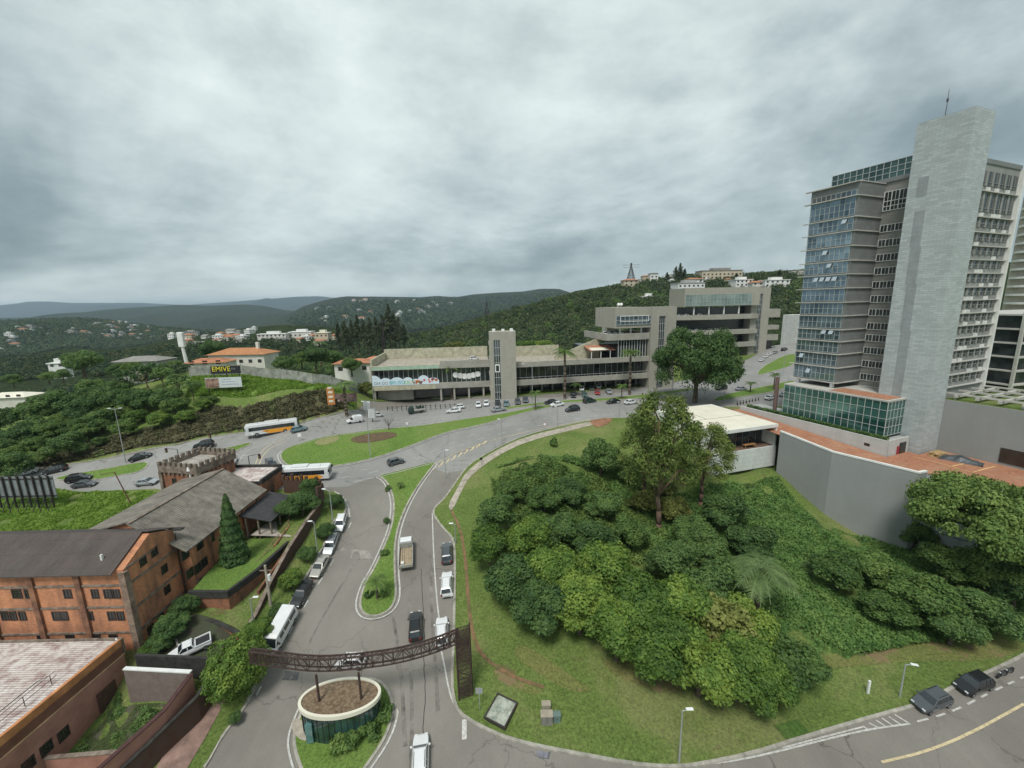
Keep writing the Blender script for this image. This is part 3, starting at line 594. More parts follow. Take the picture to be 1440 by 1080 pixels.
# ---- porch with dark lean-to roof
po=empty('porch',(-46.9,66.6,10.6),0,'open porch with a dark sloping lean-to roof on posts against the warehouse wall','porch')
mb=MB(); mb.yprism([(-.6,4.6),(4.9,3.4),(4.9,3.52),(-.6,4.75)],0,9.5); mb.build('roof',mat('bitumen_roof',(.04,.04,.042),.8,.3,1),po)
for x,y in ((4.6,.3),(4.6,3.2),(4.6,6.2),(4.6,9.1),(.4,.3),(2.5,.3)): mb=MB(); mb.box(x-.11,x+.11,y-.11,y+.11,-1,3.4+(4.6-x)*.2); mb.build('post',M['conc_dark'],po)
mb=MB(); mb.box(-.3,4.8,8.9,9.3,-.5,3.3); mb.build('back_wall',M['brick2'],po)
# ---- garden terrace with brick walls
gt=empty('garden_terrace',(-41,53,6),0,'raised lawn terrace held by a mossy brick wall under the cypress','terrace')
def G(px,py,z): p=PH(px,py,z); return (p[0]+41,p[1]-53)
gp=[G(266,833,11),G(320,833,11),G(362,802,11),G(409,757,11.3),G(352,754,11.3),(-6.6,9)]
mb=MB(); mb.prism(gp,-3,4.85); mb.build('retaining_wall',M['brick2'],gt)
mb=MB(); ribbon(mb,gp[:4],.5,0,1.0,step=3,zf=lambda x,y:np.full(np.shape(x),5.25)); mb.build('coping',M['mossy'],gt)
mb=MB(); q=dens(gp,2); c0=np.mean(np.array(gp),0); q=[tuple(c0+(np.array(p)-c0)*.97) for p in q]; mb.prism(q,4.8,5.0); mb.build('lawn',M['lawn'],gt)
# paved court beyond the lawn and the long stair along the street wall
pc=drape('paved_court',[tuple(PH(a,b,11.6)[:2]) for a,b in((352,753),(408,755),(452,735),(440,722),(400,728),(372,738))],0,mat('pale_paving',(.42,.38,.33),.9,.25,1),2,zf=lambda x,y:np.full(np.shape(x),11.62)); tag(pc,kind='structure')
st=empty('street_stair',(-40,57,8),0,'long worn concrete stair dropping between brick walls beside the lawn terrace','stairs')
a=np.array(PH(418,745,11.4)); b=np.array(PH(352,838,8.0)); dv=b-a; Ls=np.linalg.norm(dv[:2]); ux=dv[:2]/Ls; nx=np.array([-ux[1],ux[0]])
mb=MB(); ns=22
for i in range(ns):
    p=a[:2]+ux*Ls*i/ns; q_=a[:2]+ux*Ls*(i+1)/ns; z=a[2]+dv[2]*i/ns
    mb.prism([tuple(p-nx*.8-[-40,57]),tuple(q_-nx*.8-[-40,57]),tuple(q_+nx*.8-[-40,57]),tuple(p+nx*.8-[-40,57])],z-8-1.5,z-8)
mb.build('steps',M['walk'],st)
for s,nm in ((-1.15,'side_wall'),(1.15,'side_wall')):
    mb=MB(); P0=[a[:2]+nx*s-[-40,57],a[:2]+nx*(s+.3*np.sign(s))-[-40,57],b[:2]+nx*(s+.3*np.sign(s))-[-40,57],b[:2]+nx*s-[-40,57]]
    mb.prism([tuple(p) for p in P0],[-2.5]*4,[a[2]-8+.9]*2+[b[2]-8+.9]*2); mb.build(nm,M['brick2'],st)
mb=MB()
for s in (-1.3,):
    for h in(1.5,1.9): mb.tube((*(a[:2]+nx*s-[-40,57]),a[2]-8+h),(*(b[:2]+nx*s-[-40,57]),b[2]-8+h),.04)
    for i in range(9):
        t=i/8; p=a[:2]+dv[:2]*t+nx*s-[-40,57]; z=a[2]+dv[2]*t-8; mb.tube((*p,z+.8),(*p,z+1.9),.04)
mb.build('handrail',mat('rusty_rail',(.28,.16,.10),.7,.3,2),st)
# street retaining wall
def zwall(name,pts,h,w,mt,label,cat,cop=None,below=3,coph=.12):
    P=[tuple(p[:2]) for p in pts]; o=P[0]; z0=T1(*o); e=empty(name,(o[0],o[1],z0),0,label,cat)
    top=[p[2] if len(p)>2 else T1(*p[:2])+h for p in pts]
    S_=np.array(P); cum=np.concatenate([[0],np.cumsum(np.linalg.norm(np.diff(S_,axis=0),axis=1))]); D_=dens(P,1.,False); DD=np.array(D_); cs=np.concatenate([[0],np.cumsum(np.linalg.norm(np.diff(DD,axis=0),axis=1))])
    zt_=np.interp(cs,cum,top); zf=lambda x,y: zt_[:len(np.atleast_1d(x))]
    mb=MB(); ribbon(mb,D_,w,0,1,step=99,zf=zf); n=len(DD)
    mb.v=[(v[0]-o[0],v[1]-o[1],(v[2]-z0) if i<2*n else T1(v[0],v[1])-below-z0) for i,v in enumerate(mb.v)]; mb.build('wall_body',mt,e)
    if cop:
        mb=MB(); ribbon(mb,D_,w+.14,coph,coph-.01,step=99,zf=zf); mb.v=[(v[0]-o[0],v[1]-o[1],v[2]-z0) for v in mb.v]; mb.build('coping',cop,e)
    return e
zwall('street_wall',[(-35.9,71.5,14.6),(-36.1,67,14),(-36.9,62,11.8),(-37.2,57,9.6),(-37.1,52.5,7.6),(-37.2,49,6.6)],3,.4,M['rust'],'long stepped brick street wall running down beside the parked cars','wall',M['conc_dark'])
# ---- low building, bottom left
lb=empty('white_roofed_building',(-49.5,45.6,4),0,'pink rendered building with pale streaked roof and orange parapet in the corner of the photo','building')
mb=MB(); mb.prism([(0,0),(-20,.4),(-20,-22),(-1.2,-22)],-4,5.1); mb.build('wall',M['pink'],lb)
mb=MB(); mb.prism([(0,0),(-.35,0),(-1.55,-22),(-1.2,-22)],4.0,6.0); mb.build('parapet',M['opar'],lb)
mb=MB(); mb.prism([(.06,.05),(-.02,.05),(-1.22,-22),(-1.14,-22)],3.85,4.0); mb.build('drip_ledge',mat('ledge_buff',(.55,.36,.22),.9,.3,1),lb)
mb=MB(); mb.prism([(-.4,0),(-20,.4),(-20,-22),(-1.6,-22)],[5.2]*4,[5.75]*4); mb.build('roof',M['roofw'],lb)
mb=MB(); mb.box(-20,.1,.05,.25,4,6.05); mb.build('coping',M['conc_dark'],lb)
def XL(y): return y*1.2/22.
for px,py in ((87,1032),(64,1052),(40,1075)):
    p=PXw(px,py,-50.1); y=p[1]-45.6; wpart(lb,y,p[2]-4,1.0,1.15,XL(y),'x+',bars=(3,2))
mb=MB(); mb.box(-.15,.06,-3.9,-1.7,-.7,1.9); mb.build('door',mat('maroon_door',(.09,.045,.035),.8,.3,2),lb)
rl=MB()
for y in (-6,-8.6,-11.2,-13.8): rl.tube((-2.2,y,5.7),(-2.2,y,6.9),.035)
for z in (6.3,6.9): rl.tube((-2.2,-5.4,z),(-2.2,-15,z),.03)
rl.tube((-2.2,-6,6.9),(-4.2,-5.7,5.8),.03); rl.tube((-4.2,-5.7,5.8),(-4.2,-12,5.8),.03)
tag(rl.build('roof_railing',M['iron'],None,(-49.5,45.6,4)),'thin metal railing standing on the pale streaked roof','railing')
for k,(py) in enumerate((903,)):
    q=MB(); q.tube((0,0,0),(0,0,.4),.05); q.tube((0,0,.4),(.35,-.3,.55),.13,.10); tag(q.build('floodlight',M['white'],None,(-49.6,45.2,10.0)),'small white floodlight on the roof corner of the pale-roofed building','floodlight')
# yard walls
zwall('courtyard_wall',[(-46.6,42.6,8.6),(-38.2,41.9,8.6)],0,.3,mat('flaking_render',(.42,.35,.31),.95,.5,1.3,c2=(.16,.12,.10)),'grey flaking wall with a white coping above the weedy courtyard','wall',M['white'],coph=.16)
zwall('courtyard_wall',[(-38.2,41.9,8.4),(-38.7,38.3,7.3),(-41.2,32,6.6)],0,.35,M['pink'],'pinkish wall stepping down the right side of the weedy courtyard','wall',mat('maroon_coping',(.07,.03,.028),.9,.3,2))
zwall('courtyard_wall',[(-49.4,35.8,4.6),(-41.4,35.8,5.2)],0,.3,M['pink'],'low pinkish wall closing the near end of the weedy courtyard','wall',M['conc_dark'])
zwall('yard_wall',[(-47,44.6,8.7),(-36.6,44.0,8.5)],0,.35,M['mossy'],'blackened low wall in front of the white pickup truck','wall')
zwall('yard_wall',[(-36.4,44.2,7.6),(-36.9,40.5,6.6),(-38.9,36,5.6),(-41.5,31,4.6)],0,.3,M['rust'],'weathered outer wall along the pink pavement','wall',M['mossy'])
zwall('yard_wall',[(-47.4,51.8,8.6),(-41.4,50.4,8.2),(-37.3,49,7.4)],0,.4,M['brick2'],'mossy brick wall below the lawn terrace behind the white pickup','wall',M['mossy'])
zwall('ramp_kerb',[(-46.6,49.6,8.0),(-43,46.2,7.8)],0,.22,mat('grey_kerb',(.2,.19,.17),.9,.4,1),'low grey kerb wall among the bushes by the warehouse','wall')
tag(drape('courtyard_weeds',[(-49.3,44),(-46.8,42.3),(-38.6,41.6),(-39.2,38.3),(-41.2,36),(-49.3,36)],.16,m_grass('weeds',(.03,.045,.02),(.06,.08,.03),(.13,.125,.08),dirt=(.16,.14,.11),dl=.52),1.2),kind='structure')
tag(drape('pavement',W([(290,965),(318,985),(268,1075),(240,1120),(200,1120),(250,1030)]),.2,mat('pink_pavement',(.25,.16,.13),.95,.4,.8),1.2),kind='structure')
tag(drape('yard_ground',[(-48,47),(-47,52),(-37.6,50),(-36.8,44.3),(-46,44.9)],.16,mat('yard_soil',(.10,.085,.06),.95,.5,.8,c2=(.05,.07,.03)),1.2),kind='structure')
# ---- white house on the slope
ang=math.atan2(.289,.957)
wh=empty('white_house',(43.1,86,12),ang,'flat-roofed white house with cream roof and shaded veranda on the green slope','house')
mb=MB(); mb.box(0,17.6,0,20.5,9.25,9.75); mb.box(0,17.6,0,.25,9.75,10.0); mb.box(0,.25,.25,20.5,9.75,10); mb.box(17.35,17.6,.25,20.5,9.75,10); mb.box(.25,17.35,20.25,20.5,9.75,10); rf=mb.build('roof',M['white'],wh)
mb=MB(); mb.box(.25,17.35,.25,20.25,9.752,9.9); mb.build('roof_membrane',M['cream'],rf)
mb=MB(); mb.box(.3,17.3,9,9.12,9.9,9.95); mb.box(6,6.12,9.12,20.2,9.9,9.95); mb.build('joint',mat('joint',(.25,.24,.2),.9),rf)
mb=MB(); mb.box(0,17.6,0,.35,.1,4.9); mb.box(0,17.6,.35,20,.2,4.6); mb.build('base_slab',m_lines('board_white',(.62,.65,.62),(.45,.47,.45),1.5,1.0,.03,.8,.04,sa=.25),wh)
mb=MB(); mb.box(.0,1.6,.1,20,4.9,9.25); mb.box(17.2,17.5,.1,20,4.9,9.25); mb.box(1.6,17.2,12,20,4.6,9.25); mb.build('wall',M['white'],wh)
mb=MB(); mb.box(1.7,17.1,3.6,3.7,4.7,9.2); gp_=mb.build('glazing',M['dglass'],wh)
mb=MB()
for i in range(9): mb.box(1.8+i*1.9,1.88+i*1.9,3.5,3.6,4.7,9.2)
mb.box(1.7,17.1,3.48,3.6,8.1,8.2); mb.build('frame',mat('grey_frame',(.2,.21,.2),.5),gp_)
mb=MB(); mb.box(1.6,17.2,.35,3.5,4.602,4.75); mb.build('veranda_floor',mat('deck',(.16,.10,.07),.8,.3,2),wh)
mb=MB(); mb.box(1.6,4.6,1.2,1.9,4.75,6.6); mb.build('sideboard',M['white'],wh)
for x,y in ((4,1.8),(9,2.5),(13,2.0),(15,10),(4,10)): mb=MB(); mb.box(x-.25,x+.25,y-.25,y+.25,-5,.2); mb.build('stilt',M['conc_dark'],wh)
tb=empty('dining_table',(0,0,0),ang,'long wooden table on the veranda of the white house','table'); tb.location=wh.matrix_basis@Vector((11.3,1.5,4.75))
mb=MB(); mb.box(-1.6,1.6,-.5,.5,.7,.78); mb.build('tabletop',mat('wood',(.35,.19,.08),.6),tb)
for x in(-1.4,1.4):
    for y in(-.4,.4): mb=MB(); mb.box(x-.05,x+.05,y-.05,y+.05,0,.7); mb.build('leg',MC['wood'],tb)
# ---- office tower: local x = b (to the right), local y = a (away)
C1=PH(1291,639,19); RA=math.atan2(.374,.927)
ot=empty('office_tower',(C1[0],C1[1],19),RA,'tall office tower with blue glass bays, thin canopies and a huge pale tiled slab','office tower')
mb=MB(); mb.box(0,6.5,0,8,-2,62.2); sb=mb.build('stone_slab',M['tile'],ot)
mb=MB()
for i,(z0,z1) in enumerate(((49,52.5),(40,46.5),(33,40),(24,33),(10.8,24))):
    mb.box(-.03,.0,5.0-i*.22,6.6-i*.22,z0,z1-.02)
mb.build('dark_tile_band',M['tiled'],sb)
mb=MB(); mb.box(6.0,21.5,1,25,3,54.2); mb.build('main_block',M['strip'],ot)
mb=MB(); mb.box(5.7,21.8,.7,25.3,54.2,55.0); mb.build('roof_slab',M['bayside'],ot)
mb=MB(); mb.box(-2.4,6,15,24.5,12.0,52.6); mb.build('bay_block',M['bayside'],ot)
FZ=[12.0,15.4,18.4,21.2,23.8,26.8,29.7,32.7,35.6,38.4,41.4,44.4,47.2,52.6]
for i in range(13):
    z0,z1=FZ[i]+.35,FZ[i+1]-.12; n=9
    g=MB(); g.box(-2.5,-2.38,15.4,24.35,z0,z1); g.box(-2.38,1.0,24.48,24.6,z0,z1); go=g.build('window_band',M['bglass'],ot)
    f=MB(); rows=2 if i<12 else 4
    for k in range(n+1): y=15.4+8.95*k/n; f.box(-2.56,-2.5,y-.035,y+.035,z0,z1)
    for k in range(rows+1): z=z0+(z1-z0)*k/rows; f.box(-2.55,-2.5,15.4,24.35,z-.03,z+.03)
    f.build('frame',M['mull'],go)
for i,(z) in enumerate(FZ[:-1]+[51.3,54.0]):
    e=.1 if i<13 else .35; c_=MB(); c_.box(-2.4-e-.3,-2.4,14.9,25.7,z-.09,z+.09); c_.box(-2.4,6.05,14.72,15.0,z-.1,z+.1); c_.build('canopy',M['slabedge'],ot)
mb=MB(); mb.box(-2.5,6.2,14.85,24.6,51.45,53.9); mb.build('top_fascia',M['bayside'],ot)
# tilted-open sashes
for fl,ys in ((3,(17,18.5)),(9,(20.2,)),(7,(21.5,20.2,18.9,17.6)),(8,(19,)),(1,(22.9,)),(0,(21,)),(11,(17.0,))):
    for y in ys:
        z=FZ[fl]+1.5; q=MB(); q.add([(-2.6,y-.45,z+1),(-2.6,y+.45,z+1),(-3.1,y+.45,z+.1),(-3.1,y-.45,z+.1)],[(0,1,2,3)]); q.add([(-2.62,y-.45,z+1.03),(-2.62,y+.45,z+1.03),(-3.12,y+.45,z+.13),(-3.12,y-.45,z+.13)],[(0,3,2,1)]); q.build('open_sash',mat('sash_glass',(.36,.42,.46),.15,.1),ot)
# strip windows between bay and slab, one ribbon per floor
for i in range(14):
    if i<12: z0,z1=FZ[i]-.2 if i else 12.2,(FZ[i] if i else 12.4)+1.25
    elif i==12: z0,z1=48.5,52.3
    else: z0,z1=9.6,10.9
    g=MB(); g.box(5.86,5.99,8.2,14.8,z0,z1); go=g.build('window_strip',M['dglass'],ot)
    f=MB()
    for k in range(6): y=8.2+6.6*k/5; f.box(5.78,5.86,y-.07,y+.07,z0-.05,z1+.05)
    for k in range(6): y=8.86+6.6*k/5; f.box(5.8,5.86,y-.03,y+.03,z0,z1)
    for z in [z0,z1]+([(z0+z1)/2,z0+.9] if i==12 else []): f.box(5.8,5.87,8.2,14.8,z-.06,z+.06)
    f.build('frame',M['white'],go)
# right face: balconies with air conditioners
M['bface']=m_lines('weathered_panel',(.27,.275,.26),(.2,.2,.19),1.6,3,.03,.85,.1,stain=(.13,.13,.12),sa=.5)
mb=MB(); mb.box(6.6,21.5,.85,.99,3,54.2); mb.build('side_wall',M['bface'],ot)
RZ=[12.6,15.1,17.6,20.0,22.4,24.8,27.2,29.7,32.2,34.8,37.3,39.8,42.3,45.0,49.5,53.2]
for i in range(15):
    s=MB(); s.box(6.6,21.5,.42,.85,RZ[i]-.12,RZ[i]+.06); so_=s.build('balcony_slab',M['slabedge'],ot)
    g=MB(); g.box(7.0,21.0,.78,.86,RZ[i]+.95,RZ[i+1]-.25); go=g.build('window_strip',M['dglass'],ot)
    f=MB()
    for k in range(1,6): x=7+14*k/6; f.box(x-.28,x+.28,.66,.78,RZ[i]+.9,RZ[i+1]-.2)
    for k in range(12): x=7.6+14*k/12.5; f.box(x-.03,x+.03,.7,.78,RZ[i]+.95,RZ[i+1]-.25)
    f.box(7,21,.68,.78,RZ[i]+1.5,RZ[i]+1.58); f.build('frame',M['bface'],go)
    for k in range(random.randint(1,3)):
        x=random.uniform(8,20); q=MB(); q.box(x,x+.8,.44,.82,RZ[i]+.06,RZ[i]+.66); q.build('air_conditioner',M['white'],ot)
mb=MB(); mb.box(21.5,22.1,.2,25.2,3,54.2); mb.build('end_fin',M['white'],ot)
mb=MB(); mb.box(6.2,6.4,9.5,26,55.0,58.4); mb.box(6.4,14,25.8,26,55.0,58.4); go=mb.build('roof_glass_screen',m_panes('roof_glass',(.035,.075,.07),(.11,.19,.175),1.3,1.1,.4),ot)
f=MB()
for k in range(14): y=9.5+16.5*k/13; f.box(6.12,6.2,y-.05,y+.05,55,58.4)
for z in (55.05,56.1,57.2,58.4): f.box(6.1,6.2,9.5,26,z-.05,z+.05)
f.build('frame',M['mull'],go)
mb=MB(); mb.tube((3,5.4,62.2),(3,5.4,67.5),.07,.03); mb.tube((3,5.4,65.4),(3,5.4,65.9),.16); mb.build('antenna',M['iron'],ot)
# glass podium on its planted plinth
pdm=empty('glass_podium',(C1[0],C1[1],19),RA,'green glass podium box with white grid under the office tower','podium')
mb=MB(); mb.box(-5.9,-.02,3.2,24,3.6,10.55); mb.box(-.02,5.9,8.1,24,3.6,10.5); g=mb.build('curtain_glass',M['gglass'],pdm)
f=MB()
for k in range(17): y=3.2+16.9*k/16*1.23; f.box(-5.98,-5.9,y-.04,y+.04,3.6,10.5)
for k in range(6): x=-5.9+5.8*k/5; f.box(x-.04,x+.04,3.12,3.2,3.6,10.5)
for z in (3.65,5.4,7.1,8.8,10.5): f.box(-5.97,-5.9,3.1,24,z-.04,z+.04); f.box(-5.98,-.05,3.12,3.19,z-.04,z+.04)
f.build('frame',M['mull'],g)
mb=MB(); mb.box(-6.0,-.03,3.1,24.1,10.55,10.8); mb.box(-.03,5.9,8.05,24,10.5,10.8); mb.build('roof_slab',M['slabedge'],pdm)
mb=MB(); mb.box(-5.3,-.5,3.7,14.4,10.8,10.9); mb.build('roof_deck',M['brickpave'],pdm)
for y in (16,23.5): mb=MB(); mb.box(-2.2,-1.6,y-.3,y+.3,10.8,12.0); mb.build('short_column',M['white'],pdm)
mb=MB(); mb.tube((-5.5,26.2,1.5),(-5.5,26.2,12),.45,n=12); mb.build('round_column',mat('brown_column',(.14,.09,.08),.4,.1,2),pdm)
pl=empty('podium_plinth',(C1[0],C1[1],19),RA,'long white planter wall with clipped hedge below the green glass podium','planter wall')
mb=MB(); mb.prism([(-7.4,1.6),(-7.1,2.0),(-7.4,34),(-7.9,34)],[-1]*4,[3.3]*4); mb.prism([(-7.1,1.6),(-.3,1.6),(-.3,1.9),(-7.1,1.9)],-1,3.3); mb.prism([(-7.05,1.95),(-.3,1.95),(-.3,34),(-7.35,34)],-2,3.0); mb.build('wall_body',m_lines('plinth_panel',(.50,.51,.49),(.38,.39,.38),3,.5,.02,.8,.03,sa=.2),pl)
mb=MB(); mb.box(-7.46,-7.36,4.5,6.6,1.3,1.9); mb.build('vent_opening',M['darkwin'],pl); mb=MB(); mb.box(-3.4,-1.4,1.45,1.6,-.2,2.4); mb.build('door',M['darkwin'],pl); mb=MB(); mb.box(-4.2,-3.6,1.45,1.6,-.2,1.8); mb.build('fire_hydrant_box',mat('red_box',(.3,.03,.05),.5),pl)
# terrace paving and the tall retaining wall
tz=lambda x,y: 19+np.clip(((np.asarray(x)-C1[0])*-.374+(np.asarray(y)-C1[1])*.927),-40,40).clip(0,40)*.07
def LW(b_,a_): return (C1[0]+b_*.927-a_*.374, C1[1]+b_*.374+a_*.927)
RT0=PH(1097,608,20.9)[:2]; RT1=PH(1293,667,19.2)[:2]; RT2=PH(1304,665,19.2)[:2]; RT3=PH(1368,682,19)[:2]
tp=[tuple(RT0),tuple(RT1),tuple(RT2),tuple(RT3),(81,61.5),(90,62),LW(6.4,-14),LW(6.4,-.2),LW(-.2,-.2),LW(-.3,1.5),LW(-7.5,1.5),LW(-8,34),LW(-14,36)]
tg=drape('brick_terrace',tp,.05,M['brickpave'],2,zf=tz); tag(tg,kind='structure')
rwl=empty('retaining_wall',(RT1[0],RT1[1],3),0,'very tall smooth grey retaining wall with a white top edge above the slope','wall')
def rw_seg(mb,p,q,zt0,zt1,zb,t=.5):
    d=np.array(q)-np.array(p); d/=np.linalg.norm(d); n_=np.array([-d[1],d[0]])*t
    if n_@np.array([1,.3])<0: n_=-n_
    P_=[np.array(p),np.array(q),np.array(q)+n_,np.array(p)+n_]; mb.prism([(a_[0]-RT1[0],a_[1]-RT1[1]) for a_ in P_],[zb-3]*4,[zt0-3,zt1-3,zt1-3,zt0-3])
mb=MB(); RTm=PH(1170,637,19.85)[:2]
rw_seg(mb,RT0,RTm,20.95,19.9,-4); rw_seg(mb,RTm,RT1,19.9,19.25,-4); rw_seg(mb,RT1,RT2,19.25,19.25,-4,.45); mb.build('wall_body',M['grey'],rwl)
mb=MB()
for p,q,za,zb_ in ((RT0,RTm,21.0,19.95),(RTm,RT1,19.95,19.3),(RT1,RT2,19.3,19.3)):
    d=np.array(q)-np.array(p); d/=np.linalg.norm(d); n_=np.array([-d[1],d[0]]); n_=n_ if n_@np.array([1,.3])>0 else -n_
    P_=[np.array(p)-n_*.06,np.array(q)-n_*.06,np.array(q)+n_*.45,np.array(p)+n_*.45]; mb.prism([(a_[0]-RT1[0],a_[1]-RT1[1]) for a_ in P_],[za-3,zb_-3,zb_-3,za-3],[za-2.7,zb_-2.7,zb_-2.7,za-2.7])
mb.build('coping',M['white'],rwl)
lw=empty('terrace_base',(RT2[0],RT2[1],3),0,'light blue-grey basement wall with horizontal joints behind the spreading tree','wall')
mb=MB(); base=[(0,0),(RT3[0]-RT2[0],RT3[1]-RT2[1]),(81-RT2[0],61.5-RT2[1]),(90-RT2[0],62-RT2[1]),(90-RT2[0],74-RT2[1]),(2,5)]; mb.prism(base,-8,15.95); mb.build('wall_body',mat('pale_blue_wall',(.42,.46,.46),.8,.06,.3),lw)
mb=MB()
for z in (14.6,11.8,9,6): 
    b2=[(p[0]*1.0-.04,p[1]-.05) for p in base[:4]]; mb.prism([b2[0],b2[1],b2[2],b2[3],(base[3][0]-.1,base[3][1]+.5),(base[2][0],base[2][1]+.4),(base[1][0]+.1,base[1][1]+.3),(.2,.3)],z,z+.12)
mb.build('joint',mat('dark_joint',(.1,.1,.1),.9),lw)
sw=empty('service_block',(C1[0],C1[1],19),RA,'broad blank grey wall right of the tiled slab with a dark garage opening','building')
zt_=ztop(*LW(6.5,0),549)-19
mb=MB(); mb.box(6.55,24,-22,.6,-3,10.4); mb.build('wall',M['grey'],sw)
mb=MB(); mb.box(6.45,6.6,-18,-8.7,.5,3.2); mb.build('garage_opening',M['darkwin'],sw)
mb=MB()
for i in range(7): mb.box(7,23.5,-1.5-i*3,-1.0-i*3,11.0,11.5)
for x in (7.5,12,17,22): mb.box(x-.2,x+.2,-21,.3,11.5,11.8)
for x in (7.6,17,22):
    for y in (-1,-10,-20): mb.box(x-.15,x+.15,y-.15,y+.15,10.4,11)
mb.build('pergola',M['slabedge'],sw)
mb=MB(); mb.box(6.9,23.6,-21.5,.3,10.4,10.5); mb.build('roof_garden',M['grass'],sw)
def stripe(px):
    mb=MB(); ribbon(mb,[tuple(PH(a,b,19)[:2]) for a,b in px],.22,.1,0,zf=tz,step=2); return mb
mm=stripe([(1285,643),(1335,656),(1367,665),(1400,656)]); m2=stripe([(1335,657),(1355,653)]); mm.add(m2.v,m2.f); tag(mm.build('terrace_marking',mat('terrace_line',(.72,.45,.2),.8)),kind='structure')
ti=empty('timber_stack',tuple(PH(1318,641,19.05)),.3,'stack of pale timber boards at the foot of the tiled slab','timber stack')
for k in range(9):
    q=MB(); x=random.uniform(-.4,.4); q.box(x-1.4,x+1.4,(k%3)*.55-.8,(k%3)*.55-.35,(k//3)*.28,(k//3)*.28+.22); q.build('board',mat('pale_timber',(.42,.29,.14),.85,.3,1.5),ti)
tr_=MB(); 
for i in range(9):
    for j in range(5): tr_.v.append((i*.75-3,j*.7-1.4,.9*math.exp(-((i-4)/3.2)**2-((j-2)/1.6)**2)+random.uniform(-.1,.15)+.1 if 0<i<8 and 0<j<4 else 0))
tr_.f=[(i*5+j,i*5+5+j,i*5+6+j,i*5+1+j) for i in range(8) for j in range(4)]; tr_.m=[0]*32
tag(tr_.build('tarpaulin',mat('dark_tarp',(.05,.06,.065),.5,.5,1.2),None,tuple(PH(1350,648,19.05)),-.9),'crumpled dark tarpaulin heap beside the pale timber stack','tarpaulin')
# ---- background buildings at the right edge
def bk(name,px,py,z,w,d,h,label,cat='building',rz=0): p=PH(px,py,z); return empty(name,(p[0],p[1],z),rz,label,cat)
b1=empty('office_block',(126,104,18),R(12),'low dark-glazed office block with white floor slabs right of the tower','office block')
mb=MB(); mb.box(0,40,0,20,-4,26.5); mb.build('core',mat('dark_core',(.03,.032,.034),.5),b1)
for i in range(8):
    z=2+i*3.5; q=MB(); q.box(-.8,40,-1.0,20,z-.2,z+.2); q.build('floor_slab',M['slabedge'],b1)
    if i<7: g=MB(); g.box(-.1,40,-.12,0,z+.6,z+3.0); g.box(-.12,0,0,20,z+.6,z+3.0); g.build('window_band',M['dglass'],b1)
mb=MB(); mb.box(-.9,-.4,-1.1,-.5,-4,27.2); mb.build('corner_column',M['slabedge'],b1)
b2=empty('apartment_tower',(205,165,20),R(20),'distant rounded apartment tower with stacked white balconies','apartment tower')
mb=MB(); mb.tube((0,0,-5),(0,0,66),9,n=28); mb.build('core',mat('beige_core',(.40,.36,.29),.8,.15,.3),b2)
for i in range(19):
    q=MB(); q.tube((-2.5,-1.5,3+i*3.2),(-2.5,-1.5,3.8+i*3.2),9.4,n=28); q.build('balcony',M['white'],b2)
mb=MB(); mb.tube((0,0,66),(0,0,71),8.2,n=28); mb.tube((0,0,71),(0,0,73),7,5,n=28); mb.build('penthouse',M['cream'],b2)
mb=MB(); mb.tube((-1,-1,61),(-1,-1,66),9.3,n=28); mb.build('glass_ring',M['gglass'],b2)
# ---------------------------------------------------------------- shopping centre along the avenue
def fr(p,q,z):   # frame with local x from p to q, y away from the camera
    d=np.array(q)-np.array(p); return math.atan2(d[1],d[0]),float(np.linalg.norm(d))
def zt(x,y,py): return ztop(x,y,py)-19
def band(par,name,x0,x1,y0,y1,z0,z1,m): b=MB(); b.box(x0,x1,y0,y1,z0,z1); return b.build(name,M[m] if isinstance(m,str) else m,par)
def mullions(go,x0,x1,y,z0,z1,step,m='mull',rows=1,t=.06):
    f=MB(); n=max(1,round((x1-x0)/step))
    for k in range(n+1): x=x0+(x1-x0)*k/n; f.box(x-t,x+t,y-.12,y,z0,z1)
    for k in range(rows+1): z=z0+(z1-z0)*k/rows; f.box(x0,x1,y-.11,y,z-t,z+t)
    f.build('frame',M[m] if isinstance(m,str) else m,go)
A=(-47,138.2); B=(-7.5,141.5); ra,LA=fr(A,B,19)
m1=empty('shopping_centre_wing',(A[0],A[1],19),ra,'low concrete shopping wing with yellowish stained bands behind the cloud-shaped banner','shopping centre')
z=[zt(*A,y) for y in (562,550,543.5,521.5,517,509)]
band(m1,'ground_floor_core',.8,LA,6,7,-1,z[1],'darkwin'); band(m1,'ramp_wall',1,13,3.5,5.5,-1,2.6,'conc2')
band(m1,'lower_band',0,21,0,1.2,z[1],z[2],'yconc'); band(m1,'lower_band',21,LA,0,1.2,z[1],z[2]+.3,'conc2'); band(m1,'floor_slab',0,LA,1.2,24,z[1]+.2,z[2]-.2,'conc2')
g=band(m1,'glazing',.8,LA,1.0,1.2,z[2],z[3],'dglass'); mullions(g,.8,LA,1.0,z[2],z[3],1.6)
band(m1,'upper_band',-.2,23,-.3,.9,z[3],z[4]+.3,'yconc'); band(m1,'upper_band',23,LA,-.3,.9,z[3],z[4]+1.4,'conc2'); band(m1,'roof_deck',-.2,LA,.9,24,z[3]+.1,z[4]-.3,'walk')
band(m1,'back_parapet',-.2,LA,23.6,24.2,z[3]+.1,z[4]+3.6,'yconc'); band(m1,'end_wall',-.2,.4,.9,24,-1,z[4]+2.4,'yconc')
for x in (0.4,22.5,27,32,37): band(m1,'column',x,x+.6,.3,.9,-1,z[1],'conc2')
gr=MB(); gr.box(.3,22.6,-.32,-.3,z[3]+.1,z[4]+.1); gr.build('green_awning',mat('mint_awning',(.32,.45,.34),.8,.2,1),m1)
